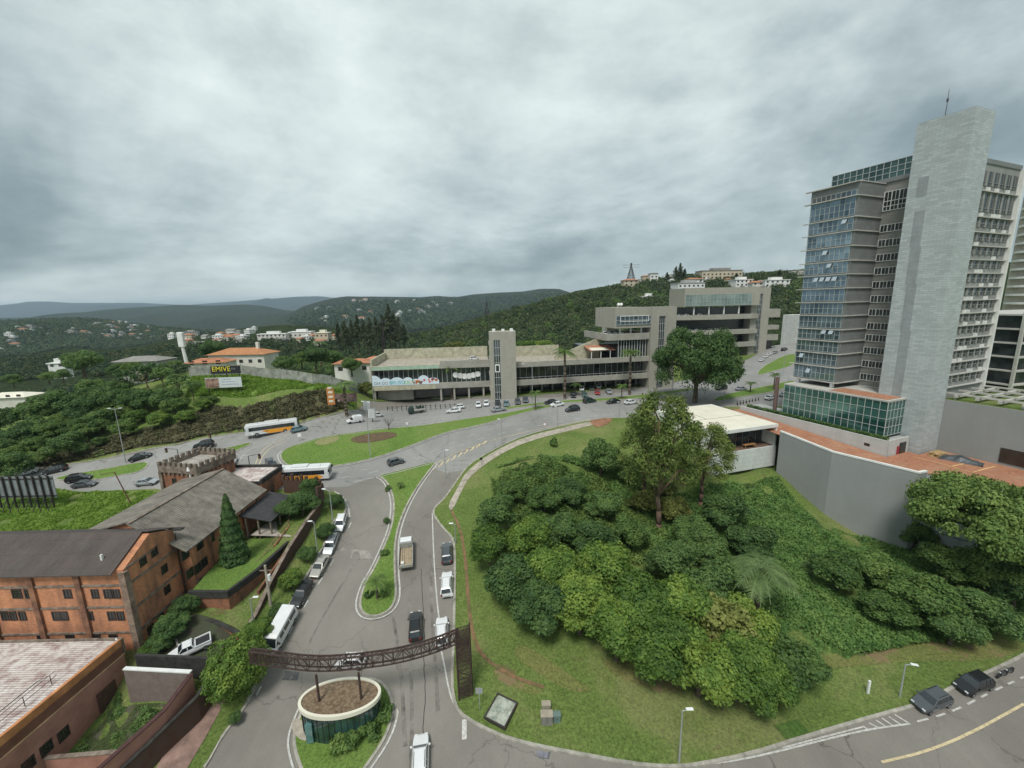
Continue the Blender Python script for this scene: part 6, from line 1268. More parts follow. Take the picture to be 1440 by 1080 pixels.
def truck(label,px,py,hx,hy,cabcol,long,cargo,cat='truck'):
    e=bpy.data.objects.new('flatbed_truck',None); COL.objects.link(e); L=long; w=1.1; h=L/2
    mb=MB(); loft(mb,[(h-1.75,w*.95,.5,2.25),(h-1.6,w*.96,.45,2.35),(h-.7,w*.95,.45,2.3),(h-.1,w*.92,.5,1.4),(h,w*.85,.55,1.1)]); mb.build('cab',PT[cabcol],e,bev=.05)
    g=MB(); g.add([(h-.66,-.82,2.2),(h-.66,.82,2.2),(h-.12,.86,1.45),(h-.12,-.86,1.45)],[(0,1,2,3)]); g.build('windscreen',M['cglass'],e)
    g=MB(); g.box(h-1.5,h-.75,-w*.97,w*.97,1.5,2.1); g.build('side_window',M['cglass'],e)
    b=MB(); b.box(-h,h-1.9,-w,w,.85,1.0); b.build('load_bed',mat('bed_planks',(.22,.18,.13),.9,.4,2),e)
    for s in(-1,1): b=MB(); b.box(-h,h-1.9,s*w-.04,s*w+.04,1.0,1.5); b.build('side_board',mat('board_grey',(.36,.36,.33),.7,.3,2),e)
    b=MB(); b.box(-h-.03,-h+.05,-w,w,1.0,1.5); b.build('tailboard',MC['board_grey'],e); b=MB(); b.box(h-1.95,h-1.85,-w,w,1.0,2.1); b.build('headboard',MC['board_grey'],e)
    if cargo: 
        b=MB(); [b.box(-h+.3,h-2.1,-.9+i*.3,-.66+i*.3,1.0,1.06+.04*(i%3)) for i in range(6)]; b.build('planks',mat('cargo_wood',(.34,.27,.18),.9,.3,2),e)
        b=MB(); b.box(-h+.5,-h+1.0,.3,.75,1.1,1.4); b.build('white_sack',M['white'],e)
    else:
        b=MB(); [b.tube((-h+.5+i*.8,(-1)**i*.3,1.0),(-h+.5+i*.8,(-1)**i*.3,2.2),.35,n=8) for i in range(int((L-2.5)/.8))]; b.build('cargo',PT['darkgreen'],e)
    for x in (h-.9,-h+1.2):
        for s in(-1,1): q=MB(); q.tube((x,s*(w-.3),.42),(x,s*(w+.01),.42),.42,n=14); q.build('wheel',M['tyre'],e)
    b=MB(); b.box(-h+.2,h-.3,-.4,.4,.5,.85); b.build('chassis',M['trim'],e)
    return place(e,px,py,hx,hy,label,cat,None,None,'flatbed_truck')
truck('flatbed truck with white cab and planks on its bed driving up the side street',572,784,573,750,'white',6.2,True)
truck('dark green truck loaded with dark cargo in front of the left shop front',586,581,560,584,'darkgreen',5.2,False)
# motorcycles
def moto():
    e=bpy.data.objects.new('motorcycle',None); COL.objects.link(e)
    for x in(-.65,.65): q=MB(); q.tube((x,-.06,.3),(x,.06,.3),.3,n=12); q.build('wheel',M['tyre'],e)
    q=MB(); q.box(-.35,.3,-.13,.13,.35,.68); q.add([(-.1,-.15,.65),(.4,-.12,.65),(.4,.12,.65),(-.1,.15,.65),(0,-.1,.92),(.3,-.08,.95),(.3,.08,.95),(0,.1,.92)],[(0,1,5,4),(1,2,6,5),(2,3,7,6),(3,0,4,7),(4,5,6,7)]); q.build('body',PT['grey'],e)
    q=MB(); q.box(-.75,-.05,-.13,.13,.7,.8); q.build('seat',M['trim'],e); q=MB(); q.tube((.62,0,.3),(.42,0,1.0),.04); q.tube((.42,-.35,1.03),(.42,.35,1.03),.03); q.build('handlebar',M['trim'],e); q=MB(); q.tube((.5,0,.88),(.6,0,.86),.1,.08); q.build('headlight',M['lamp'],e)
    return e
mp=moto()
ords=['first','second','third','fourth','fifth','sixth','seventh','eighth']
for i in range(8): place(mp,1037+i*4.2,569-i*.9,1037+i*4.2+2,575-i*.9,f'{ords[i]} motorcycle from the left in the row behind the white house','motorcycle','motorcycles parked behind the white house',None,'motorcycle')
for i in range(2): place(mp,1408+i*9,952-i*4,1395+i*9,957-i*4,('left' if i==0 else 'right')+' motorcycle parked at the lower right behind the black car','motorcycle','motorcycles at the lower right',None,'motorcycle')
# ---------------------------------------------------------------- lamps, signals, poles
M['galv']=mat('galvanised',(.38,.40,.40),.5,.15,2,metal=.3); M['lwhite']=mat('lamp_head_white',(.75,.76,.75),.4,.1)
def lamp(px,pyb,pyt,label,arm=1.6,ang=0,double=False,m='galv',name='street_lamp',cat='street lamp',group='street lamps'):
    p=at(px,pyb); h=max(2.5,ztop(p.x,p.y,pyt)-p.z); e=empty(name,p,ang,label,cat,group)
    q=MB(); q.tube((0,0,-.5),(0,0,h),.11,.06); q.build('pole',M[m],e)
    for s in ((1,-1) if double else (1,)):
        q=MB(); q.tube((0,0,h-.1),(s*arm,0,h+.15),.05,.04); q.build('arm',M[m],e)
        q=MB(); q.box(s*arm-.35 if s>0 else s*arm-.4,s*arm+.4 if s>0 else s*arm+.35,-.16,.16,h+.1,h+.22); q.build('lamp_head',M['lwhite'],e,bev=.03)
    return e
for a in ((177,651,575,'tall double-arm lamp on the thin island at the left',1.3,0,True),(521,644,566,'tall lamp on the lower rim of the big grass island',1.0,2.6,True),(706,626,590,'lamp on the pavement edge in the middle of the avenue bend',.6,PI),
 (784,600,572,'short lamp on the pavement above the bright lawn',.5,PI),(871,586,566,'short lamp at the brown earth patch',.4,PI),(749,576,512,'tall lamp right of the lift tower with its arm to the left',2.6,PI),(945,556,510,'lamp left of the huge roadside tree',1.2,PI),
 (627,673,634,'lamp at the fork where the median begins',.5,0),(469,741,690,'thin lamp beside the upper parked cars',1.2,PI*.9),(357,877,841,'small white-headed lamp by the minibus',.8,0),(447,781,734,'leaning thin lamp beside the silver parked car',.6,PI),
 (955,1073,999,'lamp on the lower lawn below the grove',.7,0),(1265,981,934,'lamp on the lawn near the parked cars at the lower right',.8,-.3),(1101,528,495,'lamp on the green verge left of the glass tower',.8,PI),(1105,566,535,'dark lamp post before the glass tower',.5,0),(1018,566,545,'short dark lamp by the service road',.4,0),(641,765,737,'small lamp on the right kerb above the parked cars',.6,PI)):
    lamp(*a)
def pole(px,pyb,pyt,label,r=.12,m='galv',name='utility_pole',cat='pole',lean=(0,0)):
    p=at(px,pyb); h=ztop(p.x,p.y,pyt)-p.z; e=empty(name,p,0,label,cat); q=MB(); q.tube((0,0,-.5),(lean[0],lean[1],h),r,r*.7); q.build('post',M[m],e); return e,h
e,h=pole(381,852,795,'thick pale concrete utility pole beside the street stair',.22,'walk'); q=MB(); q.box(-.9,.9,-.06,.06,h-.9,h-.75); q.build('crossarm',M['conc_dark'],e); q=MB(); q.tube((.35,0,h-2.4),(.35,0,h-1.5),.22); q.build('transformer',M['lwhite'],e)
e,h=pole(529,603,530,'tall thin pole on the upper rim of the grass island',.07); q=MB(); q.box(-.5,.5,-.05,.05,h-9,h-7.5); q.build('sign_panel',M['galv'],e) if False else None
e,h=pole(3,660,575,'white utility pole at the very left edge of the photo',.2,'lwhite')
e,h=pole(184,705,662,'leaning rusty pole in the rough grass behind the warehouses',.09,'rust',lean=(-2.2,.6)) if False else (None,0)
p=at(186,710); h=ztop(p.x,p.y,664)-p.z; e=empty('leaning_pole',p,0,'leaning rusty steel pole in the rough grass behind the warehouses','pole'); q=MB(); q.tube((0,0,-.5),(-2.4,.2,h),.11,.09); q.build('post',mat('rusted',(.13,.055,.04),.9,.4,2),e); q=MB(); q.tube((-2.4,.2,h),(-4.6,-.4,h-.3),.05); q.build('broken_arm',MC['rusted'],e)
def signal(px,pyb,pyt,ax,label):
    p=at(px,pyb); h=ztop(p.x,p.y,pyt)-p.z; e=empty('traffic_light',p,0,label,'traffic light','traffic lights at the junction'); q=MB(); q.tube((0,0,-.4),(0,0,h),.09,.07); q.tube((0,0,h),(ax,0,h+.3),.06,.05); q.build('mast',M['trim'],e); q=MB(); q.box(ax-.2,ax+.2,-.16,.16,h-.7,h+.35); s=q.build('signal_head',M['trim'],e)
    for k,mm in enumerate((M['tail'],MC['orange_print'],MC['green_print'])): q=MB(); q.tube((ax,-.18,h+.15-k*.32),(ax,-.15,h+.15-k*.32),.1,n=8); q.build('lens',mm,s)
signal(353,668,641,2.4,'traffic light on a bent mast in front of the waiting cars'); signal(252,648,632,-2.6,'traffic light arching left above the brick tower'); signal(301,645,612,-.1,'tall dark traffic light post right of the black four-wheel car')
def sign(px,pyb,pyt,label,shape='round',col='red',s=.35,name='road_sign'):
    p=at(px,pyb); h=max(2.2,ztop(p.x,p.y,pyt)-p.z); e=empty(name,p,0,label,'road sign','small road signs'); q=MB(); q.tube((0,0,-.3),(0,0,h),.04); q.build('post',M['galv'],e); q=MB()
    if shape=='round': q.tube((0,-.06,h-s),(0,-.03,h-s),s,n=16); q.build('sign_plate',M['lwhite'],e); q=MB(); q.tube((0,-.05,h-s),(0,-.02,h-s),s*1.22,n=16); q.build('sign_ring',MC['red_print'],e)
    else: q.box(-s,s,-.05,-.02,h-2*s,h); q.build('sign_plate',M[col],e)
sign(766,606,596,'red-rimmed round road sign on the lawn by the footpath'); sign(477,572,566,'red-rimmed round road sign beside the orange totem'); sign(422,621,612,'plain white sign plate left of the big grass island','sq','lwhite',.45); sign(356,620,610,'white sign on the tip of the small ramp island','sq','lwhite',.3); sign(573,605,597,'white marker on the upper rim of the grass island','sq','lwhite',.3)
sign(675,1000,967,'teal sign plate on a thin post beside the gate column','sq','galv',.4); sign(677,656,646,'dark signal-like sign by the footpath corner','sq','trim',.3); sign(636,852,848,'white sign above the kerb between parked cars','sq','lwhite',.25)
p=at(1220,976); q=MB(); q.box(-.12,.12,-.1,.1,-.2,1.9); tag(q.build('marker_post',M['lwhite'],None,p),'leaning white marker post on the lawn at the lower right','post'); 
# billboards and sign boards
p=at(318,546); e=empty('billboard',p,.12,'yellow EMIVE lettering on a black billboard standing on the bright mound','billboard')
def bpix(px,py,Y): return PY(px,py,Y)
Yb=p.y; a=bpix(297,526,Yb); b=bpix(336,516,Yb); L0=b[0]-a[0]; e.location=(a[0],Yb,p.z); e.rotation_euler=(0,0,.05); hz=a[2]-p.z
q=MB(); q.box(0,L0,0,.2,hz,hz+L0*.27); q.build('panel',mat('billboard_black',(.015,.015,.017),.6),e)
text('EMIVE',e,.35,-.03,hz+.75,2.1,mat('billboard_yellow',(.72,.62,.02),.6),name='lettering'); text('& CIA',e,L0*.62,-.03,hz+1.2,.75,mat('billboard_grey',(.3,.3,.32),.6))
for x in (.6,L0/2,L0-.6): q=MB(); q.box(x-.1,x+.1,.2,.4,-1,hz+1); q.build('post',M['iron'],e)
p=at(312,552); e=empty('billboard',p,0,'white billboard with a brown photograph at its left end on the bright mound','billboard'); Yb=p.y-1; a=bpix(290,546,Yb); b=bpix(336,535,Yb); L0=b[0]-a[0]; e.location=(a[0],Yb,p.z); hz=max(.2,a[2]-p.z); e.rotation_euler=(0,0,.12)
q=MB(); q.box(0,L0,0,.2,hz,hz+L0*.30); q.build('panel',mat('billboard_white',(.58,.63,.62),.6,.1,.6),e); q=MB(); q.box(.1,L0*.37,-.03,0,hz+.05,hz+L0*.29); q.build('picture',mat('brown_picture',(.30,.11,.07),.6,.8,.8,c2=(.5,.33,.25)),e)
for k in range(3): q=MB(); q.box(L0*.45,L0*(.92-.1*k),-.03,0,hz+.8+k*.8,hz+1.05+k*.8); q.build('printed_line',mat('pale_print',(.40,.45,.5),.6),e)
for x in (.6,L0-.6): q=MB(); q.box(x-.1,x+.1,.2,.4,-1,hz+1); q.build('post',M['iron'],e)
p=at(467,574); e=empty('totem_sign',p,.2,'narrow orange totem sign with white strokes beside the dark hoarding','sign'); h=ztop(p.x,p.y,545)-p.z; q=MB(); q.box(-1.0,1.0,-.2,.2,1,h); q.build('panel',mat('totem_orange',(.50,.20,.06),.6,.3,.7),e)
for k in range(4): q=MB(); q.box(-.6,.6,-.24,-.2,1.8+k*1.3,2.4+k*1.3); q.build('stroke',M['cream'],e)
for s in (-.8,.8): q=MB(); q.box(s-.08,s+.08,-.1,.1,-.5,1); q.build('post',M['iron'],e)
p=at(485,570); e=empty('hoarding',p,.15,'dark red-brown hoarding behind the round road sign','hoarding'); q=MB(); q.box(-3.2,3.6,-.05,.05,1,3.6); q.build('panel',mat('hoarding_brown',(.14,.06,.05),.7,.6,.5,c2=(.3,.22,.2)),e)
for s in (-2.8,0,3.2): q=MB(); q.box(s-.08,s+.08,.05,.2,-.5,1.2); q.build('post',M['iron'],e)
for x,y,l in ((524,592,'striped grey-white board on a post left of the white pickup-like car'),(517,580,'grey metal board just above the striped one')): 
    p=at(x,y+2); e=empty('sign_board',p,0,l,'sign'); q=MB(); q.box(-1.1,1.1,-.05,.05,1.2,4.0); q.build('panel',M['galv'],e)
    for k in range(6): q=MB(); q.box(-1+k*.35,-.85+k*.35,-.08,-.05,1.3,3.9); q.build('stripe',M['lwhite'],e)
    q=MB(); q.box(-.08,.08,.05,.2,-.4,4.0); q.build('post',M['iron'],e)
# billboard back at the left
p=at(55,716); e=empty('billboard',p,0,'back of a large billboard on dark steel legs in the rough grass','billboard'); Y0=p.y; a=PY(-12,672,Y0);b=PY(80,698,Y0); e.location=(0,Y0,p.z); zt1=PY(0,671,Y0)[2]-p.z; zb1=PY(40,700,Y0)[2]-p.z
q=MB(); q.box(a[0],b[0],0,.12,zb1,zt1); q.build('panel',mat('billboard_back',(.20,.22,.23),.8,.3,.6),e)
for k in range(8): x=a[0]+(b[0]-a[0])*(k+.5)/8; q=MB(); q.box(x-.12,x+.12,-.35,-.12,-2,zt1+.2); q.build('leg',M['iron'],e); q=MB(); q.bar((x,-.3,zb1),(x,-2.2,-1.2),.1,.1); q.build('strut',M['iron'],e)
q=MB(); q.box(a[0],b[0],-.12,0,zb1+.3,zb1+.5); q.box(a[0],b[0],-.12,0,zt1-.6,zt1-.4); q.build('rail',M['iron'],e)
# things on the lower lawn
def boxes(px,py,parts,label,name,cat,rz=0,group=None):
    p=at(px,py); e=empty(name,p,rz,label,cat,group)
    for (nm,m,bxs) in parts:
        q=MB(); [q.box(*b_) for b_ in bxs]; q.build(nm,M[m] if m in M else MC[m],e,bev=.02)
    return e
mat('cab_grey',(.20,.19,.17),.8,.2,2); mat('cab_green',(.13,.19,.17),.7,.2,2); mat('cab_buff',(.34,.30,.23),.8,.2,2)
boxes(769,1016,[('body','cab_grey',[(-.65,.65,-.4,.4,0,1.2)]),('lid','cab_buff',[(-.72,.72,-.46,.46,1.2,1.3)]),('door_seam','trim',[(-.02,.02,-.41,-.4,.1,1.15)])],'grey utility cabinet on the lower lawn, left of the green one','utility_cabinet','utility cabinet')
boxes(783,1014,[('body','cab_green',[(-.4,.4,-.3,.3,0,1.0)]),('lid','cab_green',[(-.46,.46,-.36,.36,1.0,1.08)]),('lock','trim',[(-.06,.06,-.32,-.3,.5,.6)])],'smaller blue-green utility cabinet on the lower lawn','utility_cabinet','utility cabinet')
boxes(768,1000,[('body','cab_buff',[(-.5,.5,-.3,.3,0,1.1)]),('lid','cab_buff',[(-.55,.55,-.35,.35,1.1,1.18)])],'pale buff utility cabinet behind the grey one','utility_cabinet','utility cabinet')
p=at(705,1002); e=empty('skylight_pit',p,-.45,'tilted square panel with dark frame and mottled pale green surface on the lawn','panel'); e.rotation_euler=(.10,0,-.5)
mb=MB(); mb.box(-1.25,1.25,-1.6,-1.45,.05,.5); mb.box(-1.25,1.25,1.45,1.6,.05,.5); mb.box(-1.4,-1.25,-1.6,1.6,.05,.5); mb.box(1.25,1.4,-1.6,1.6,.05,.5); mb.build('frame',M['iron'],e)
mb=MB(); mb.box(-1.25,1.25,-1.45,1.45,.1,.38); mb.build('panel',mat('mottled_panel',(.22,.27,.21),.6,.4,1.6,c2=(.50,.52,.44)),e)
# ---------------------------------------------------------------- gate: oval guardhouse, posts and curved truss
gx_,gy_=-20.6,40.75; gz=T1(gx_,gy_)+.12
gh=empty('guardhouse',(gx_,gy_,gz),R(4),'oval guardhouse with dark green glass wall, white rim and gravel roof inside the lower island','guardhouse')
def oval(rx,ry,n=56): return [(math.cos(2*PI*i/n)*rx,math.sin(2*PI*i/n)*ry) for i in range(n)]
zr=6.0-gz
mb=MB(); mb.prism(oval(4.35,2.3),-.5,zr-.15); w_=mb.build('glass_wall',m_glass('guard_glass',(.010,.035,.032),.08,.6,.5,c2=(.03,.08,.07)),gh)
mb=MB()
for x,y in oval(4.37,2.32,40): mb.box(x-.025,x+.025,y-.025,y+.025,-.3,zr-.15)
mb.build('mullion',M['trim'],w_)
mb=MB(); o1=oval(4.6,2.52);o2=oval(4.28,2.2); n=len(o1); vs=[(*p,zr-.35) for p in o1]+[(*p,zr+.12) for p in o1]+[(*p,zr+.12) for p in o2]+[(*p,zr-.1) for p in o2]
fs=[]; 
for i in range(n):
    j=(i+1)%n
    for k in range(3): fs.append((k*n+i,k*n+j,(k+1)*n+j,(k+1)*n+i))
mb.add(vs,fs); mb.build('roof_rim',M['cream'],gh)
mb=MB(); mb.prism(oval(4.3,2.24),zr-.2,zr-.02); mb.build('gravel_roof',mat('gravel_leaves',(.20,.115,.06),.95,.6,3.2,c2=(.27,.20,.13),bmp=.5),gh)
mb=MB(); mb.box(-3.3,-2.55,-2.1,-1.2,-.2,2.1); dr=mb.build('door',mat('door_glass',(.10,.20,.19),.15,.2,1),gh); mb=MB(); mb.box(-2.68,-2.62,-2.16,-2.1,.8,1.3); mb.build('handle',M['galv'],dr)
tag(drape('guardhouse_step',smooth(W([(412,1010),(432,1018),(440,1040),(425,1045),(410,1030)]),1),.2,M['walk'],.8),kind='structure')
tcol=PH(655,985,50-47.2); zc_=tcol[2]
ptL=PH(449,985,6.05); ptR=PH(508,982,6.05); zb_=(ztop(ptL[0],ptL[1],950)+ztop(ptR[0],ptR[1],947))/2
ga=empty('gate_truss',(tcol[0],tcol[1],T1(tcol[0],tcol[1])),0,'dark brown steel lattice arch curving over the side street to a tall lattice column','gate'); go_=ga.location
M['corten']=mat('corten',(.065,.040,.034),.75,.4,3,metal=.2)
ht_=1.55; pl_=[PH(352,914,zb_+ht_),PH(376,917,zb_+ht_),PH(440,926,zb_+ht_),PH(500,922,zb_+ht_),PH(560,914,zb_+ht_),PH(610,900,zb_+ht_),PH(645,886,zb_+ht_)]
path=dens(smooth([tuple(p[:2]) for p in pl_],2,False),1.25,False); path=[Vector((p[0],p[1],0)) for p in path]
mb=MB(); dg_=MB(); n=len(path); wd=.55; sds=[]
for i,p in enumerate(path):
    t=(path[min(n-1,i+1)]-path[max(0,i-1)]).normalized(); nn=Vector((-t.y,t.x,0)); o=Vector((-go_.x,-go_.y,-go_.z))
    sds.append([p+nn*s*wd/2+o+Vector((0,0,z_)) for s in(-1,1) for z_ in (zb_,zb_+ht_)])
for k in range(4):
    cm=MB(); [cm.bar(sds[i][k],sds[i+1][k],.12,.12) for i in range(n-1)]; cm.build('chord',M['corten'],ga)
for i in range(n):
    a=sds[i]; dg_.bar(a[0],a[1],.07,.07); dg_.bar(a[2],a[3],.07,.07); dg_.bar(a[1],a[3],.06,.06); dg_.bar(a[0],a[2],.06,.06)
    if i<n-1:
        b=sds[i+1]; dg_.bar(a[0] if i%2 else a[1],b[1] if i%2 else b[0],.06,.06); dg_.bar(a[2] if i%2 else a[3],b[3] if i%2 else b[2],.06,.06); dg_.bar(a[1],b[3],.05,.05)
dg_.build('lattice',M['corten'],ga)
# fine expanded-metal skin: thin horizontal wires over the lattice
wr=MB()
for i in range(n-1):
    for k in range(1,9):
        f=k/9
        for s in (0,2): wr.bar(sds[i][s].lerp(sds[i][s+1],f),sds[i+1][s].lerp(sds[i+1][s+1],f),.02,.03)
    for k in range(1,4): wr.bar(sds[i][1].lerp(sds[i][3],k/4),sds[i+1][1].lerp(sds[i+1][3],k/4),.02,.02)
wr.build('wire_skin',M['corten'],ga)
zt_c=ztop(tcol[0],tcol[1],886)-go_.z; cw_=1.55
mb=MB(); cs=[(-cw_/2,-.3),(cw_/2,.25),(-cw_/2,.25),(cw_/2,.8)]
for x,y in cs: mb.box(x-.07,x+.07,y-.07,y+.07,-.4,zt_c+(.35 if x>0 else 0))
k=8
for i in range(k+1):
    z=zt_c*i/k; mb.bar((-cw_/2,-.3,z),(cw_/2,.25,z),.06,.06); mb.bar((-cw_/2,.25,z),(cw_/2,.8,z),.06,.06); mb.bar((cw_/2,.25,z),(cw_/2,.8,z),.06,.06); mb.bar((-cw_/2,-.3,z),(-cw_/2,.25,z),.06,.06)
    if i<k: z2=zt_c*(i+1)/k; s=1 if i%2 else -1; mb.bar((-s*cw_/2,-.3 if s>0 else .25,z),(s*cw_/2,.25 if s>0 else -.3,z2),.06,.06); mb.bar((-s*cw_/2,.25 if s>0 else .8,z),(s*cw_/2,.8 if s>0 else .25,z2),.06,.06)
mb.build('column',M['corten'],ga)
wr=MB()
for i in range(90):
    z=zt_c*(i+.5)/90; wr.bar((-cw_/2,-.3,z),(cw_/2,.25,z),.018,.035); wr.bar((cw_/2,.25,z),(cw_/2,.8,z),.018,.035)
    if i%1==0: wr.bar((-cw_/2,.25,z),(cw_/2,.8,z),.018,.035)
wr.build('column_skin',M['corten'],ga)
for p in (ptL,ptR): mb=MB(); mb.tube((p[0]-go_.x,p[1]-go_.y,p[2]-.3-go_.z),(p[0]-go_.x,p[1]-go_.y,zb_+.1-go_.z),.14,.14,10); mb.build('post',M['corten'],ga)
# ---------------------------------------------------------------- hills, woods, suburbs
from mathutils.bvhtree import BVHTree
def m_hill(name,a,b_,c_,s):
    m,nt,b=newmat(name); n=noise(nt,s,8,.65); f=noise(nt,s*14,5,.75); col=ramp(nt,n,[(.32,a),(.5,b_),(.7,c_)]); col=mixc(nt,.65,col,ramp(nt,f,[(.4,tuple(x*.25 for x in a)),(.62,tuple(x*1.3 for x in c_))])); lk(nt,col,b.inputs['Base Color']); b.inputs['Roughness'].default_value=1; b.inputs['Specular IOR Level'].default_value=.05; bump(nt,b,f,1,8/s*.01); return m
HM=[m_hill('wooded_hill_soil',(.02,.036,.014),(.038,.06,.024),(.06,.085,.035),.02),m_hill('far_hill_green',(.02,.036,.02),(.035,.055,.028),(.07,.085,.045),.004),m_hill('distant_hill',(.03,.05,.035),(.045,.065,.045),(.07,.08,.06),.0015)]
HB=[]
def hill(prof,Dl,Dr,front,base,mt,n_rows=26,amp=.12,back=.5,step=7,exp=1.0,bl=None):
    xs_=np.arange(prof[0][0],prof[-1][0]+1,step); ys_=np.interp(xs_,[p[0] for p in prof],[p[1] for p in prof]); rows=[]
    D_=np.interp(xs_,[prof[0][0],prof[-1][0]],[Dl,Dr]); ridge=np.array([PY(x,y,d) for x,y,d in zip(xs_,ys_,D_)])
    ph=rng.uniform(0,9,4)
    for k in range(n_rows+8):
        t=k/n_rows            # 0 = foot, 1 = ridge, >1 = far side
        Y=ridge[:,1]-front*(1-t) if t<=1 else ridge[:,1]+front*back*(t-1)*2
        bs=base if not hasattr(base,'__len__') else np.interp(xs_,[prof[0][0],prof[-1][0]],base)
        prof_t=(t**exp) if t<=1 else 1-(t-1)*2.4
        z=bs+(ridge[:,2]-bs)*prof_t
        X=ridge[:,0]*( .55*(Y/ridge[:,1])+.45 )
        w_=front; nz=(np.sin(X/w_*6+ph[0]+Y/w_*3)+.6*np.sin(X/w_*13+ph[1]-Y/w_*5)+.35*np.sin(X/w_*29+Y/w_*17+ph[2]))*amp*(ridge[:,2]-bs)*min(1,max(0,(1-abs(t-.5)*2)))**.8
        rows.append(np.column_stack([X,Y,z+nz]))
    V=np.vstack(rows); m_=len(xs_); F_=[]
    for r_ in range(len(rows)-1):
        a=np.arange(m_-1)+r_*m_; F_.append(np.column_stack([a,a+1,a+m_+1,a+m_]))
    F_=np.vstack(F_); o=tag(linkmesh('hill',rawmesh('hill',V,F_,mt,smooth=True)),kind='structure'); HB.append((V,F_)); return o
hill([(-400,450),(-150,440),(-60,436),(0,431),(40,424),(70,424),(100,426),(150,426),(200,426),(260,429),(330,424),(370,421),(420,417),(450,416.5),(480,420),(530,428),(600,438)],11500,11500,3500,-80,HM[2],amp=.2)
hill([(-300,455),(-60,450),(0,447),(60,446),(110,441),(140,436),(180,433),(215,431),(255,428.5),(290,430),(320,429),(345,428),(370,430),(400,436),(430,438),(460,436),(520,440),(560,450)],4300,4300,2100,-75,HM[1],amp=.16)
hill([(380,462),(410,446),(430,437),(450,426),(465,420),(490,417),(520,417),(560,417.5),(590,418),(615,416),(640,418),(665,414),(700,411.5),(735,410),(760,406),(785,406),(800,411),(830,420),(900,428),(1000,430),(1300,425)],3600,3400,1900,-70,HM[1],amp=.16)
hill([(-300,470),(-60,458),(0,450),(50,448),(100,446),(150,449),(190,455),(240,460),(300,466),(360,470),(430,478),(500,490)],1700,1500,760,-72,HM[1],n_rows=22,amp=.22)
hill([(-200,520),(-40,505),(40,500),(100,488),(150,492),(200,486),(250,474),(300,468),(345,461),(400,457),(450,459),(500,463),(560,468),(620,474),(700,480)],520,500,300,(-40,8),HM[0],amp=.06,exp=.8)
hill([(480,482),(520,476),(560,470),(600,464),(640,456),(680,444),(705,438),(730,431),(755,425),(780,419),(810,409),(855,402),(887,395),(930,391),(962,385),(1000,384),(1030,385),(1060,383),(1095,381),(1125,379),(1200,376),(1300,372),(1440,368),(1700,365)],470,420,195,(2,18),HM[0],n_rows=30,amp=.05,exp=.85,step=6)
gV=np.column_stack([V[:,0],V[:,1],Tz(V[:,0],V[:,1])]) ; allV=[gV]; allF=[tuple(map(int,f)) for f in Fc]; off_=len(gV)
for hv,hf in HB: allV.append(hv); allF+=[tuple(int(i)+off_ for i in f) for f in hf]; off_+=len(hv)
bvh=BVHTree.FromPolygons([Vector(v) for v in np.vstack(allV)],allF)
def hit1(px,py):
    r=Vector(ray(px,py)).normalized(); q=bvh.ray_cast(Vector((0,0,CZ))+r*25,r,30000); return q[0]
def hit(px,py):
    return hit1(px,py)
def hitd(px,py):   # like hit, slipping down the picture until something solid is met
    for k in range(40):
        q=hit1(px,py+k)
        if q and q.y<5000: return q
    return Vector(PY(px,py,430))
def down(x,y): q=bvh.ray_cast(Vector((x,y,900)),Vector((0,0,-1)),3000); return q[0]
# woodland that reads as one mass on the right-hand hill and along the valley
def woods(name,poly,n,R_,s,q_,leafs,label,bright=None,rg=(235,1e9)):
    P=np.array(poly,float); x0,y0=P.min(0);x1,y1=P.max(0); pts=[]
    for _t in range(400):
        if len(pts)>=n: break
        xx=rng.uniform(x0,x1,400);yy=rng.uniform(y0,y1,400); k=inpoly(xx,yy,poly)
        for a,b in zip(xx[k],yy[k]):
            h=hit(a,b)
            if h and rg[0]<h.y<rg[1]: pts.append((h.x,h.y,h.z))
    pts=np.array(pts[:n]); n=len(pts); rr=rng.uniform(.6,1.25,n)*R_; d=rng.normal(size=(n,q_,3)); d/=np.linalg.norm(d,axis=2)[:,:,None]; d[:,:,2]=np.abs(d[:,:,2])*1.1-.15
    c=pts[:,None,:]+d*rr[:,None,None]*np.array([1,1,1.15])*(1-np.abs(rng.normal(size=(n,q_,1)))*.15)+np.array([0,0,.6])*rr[:,None,None]
    C=c.reshape(-1,3); Nn=d.reshape(-1,3)+rng.normal(size=(n*q_,3))*.5; Nn/=np.linalg.norm(Nn,axis=1)[:,None]; V_,F_=quads(C,Nn,s)
    mi_=np.repeat(rng.choice(len(leafs),n,p=bright),q_).astype(np.int32); tag(linkmesh(name,rawmesh(name,V_,F_,[L_[l] for l in leafs],mi=mi_)),label,'woodland',None,'stuff')
woods('woodland',[(560,478),(640,460),(700,442),(780,421),(850,406),(920,394),(1000,390),(1100,385),(1135,384),(1135,440),(1090,450),(960,440),(850,480),(760,520),(690,515),(560,512)],8200,2.3,.85,34,['wood_dark','wood_mid','wood_olive'],'dense mixed woodland covering the hill behind the shopping centre',[.5,.38,.12],(225,620))
woods('woodland',[(-20,505),(60,500),(130,500),(220,490),(300,480),(360,478),(430,480),(520,478),(600,480),(640,500),(600,515),(500,512),(420,505),(300,520),(200,530),(100,530),(-20,540)],1700,2.6,.9,44,['wood_dark','wood_mid','wood_olive'],'belt of garden trees between the suburb houses at the left',[.55,.35,.1],(225,900))
woods('woodland',[(560,480),(640,462),(700,444),(780,424),(850,408),(920,397),(1000,394),(1100,389),(1135,388),(1135,440),(1090,450),(960,440),(850,480),(760,520),(690,515),(560,512)],520,3.9,.8,110,['wood_mid','wood_dark','mid'],'larger tree crowns rising out of the wooded hill',[.5,.3,.2],(225,620))
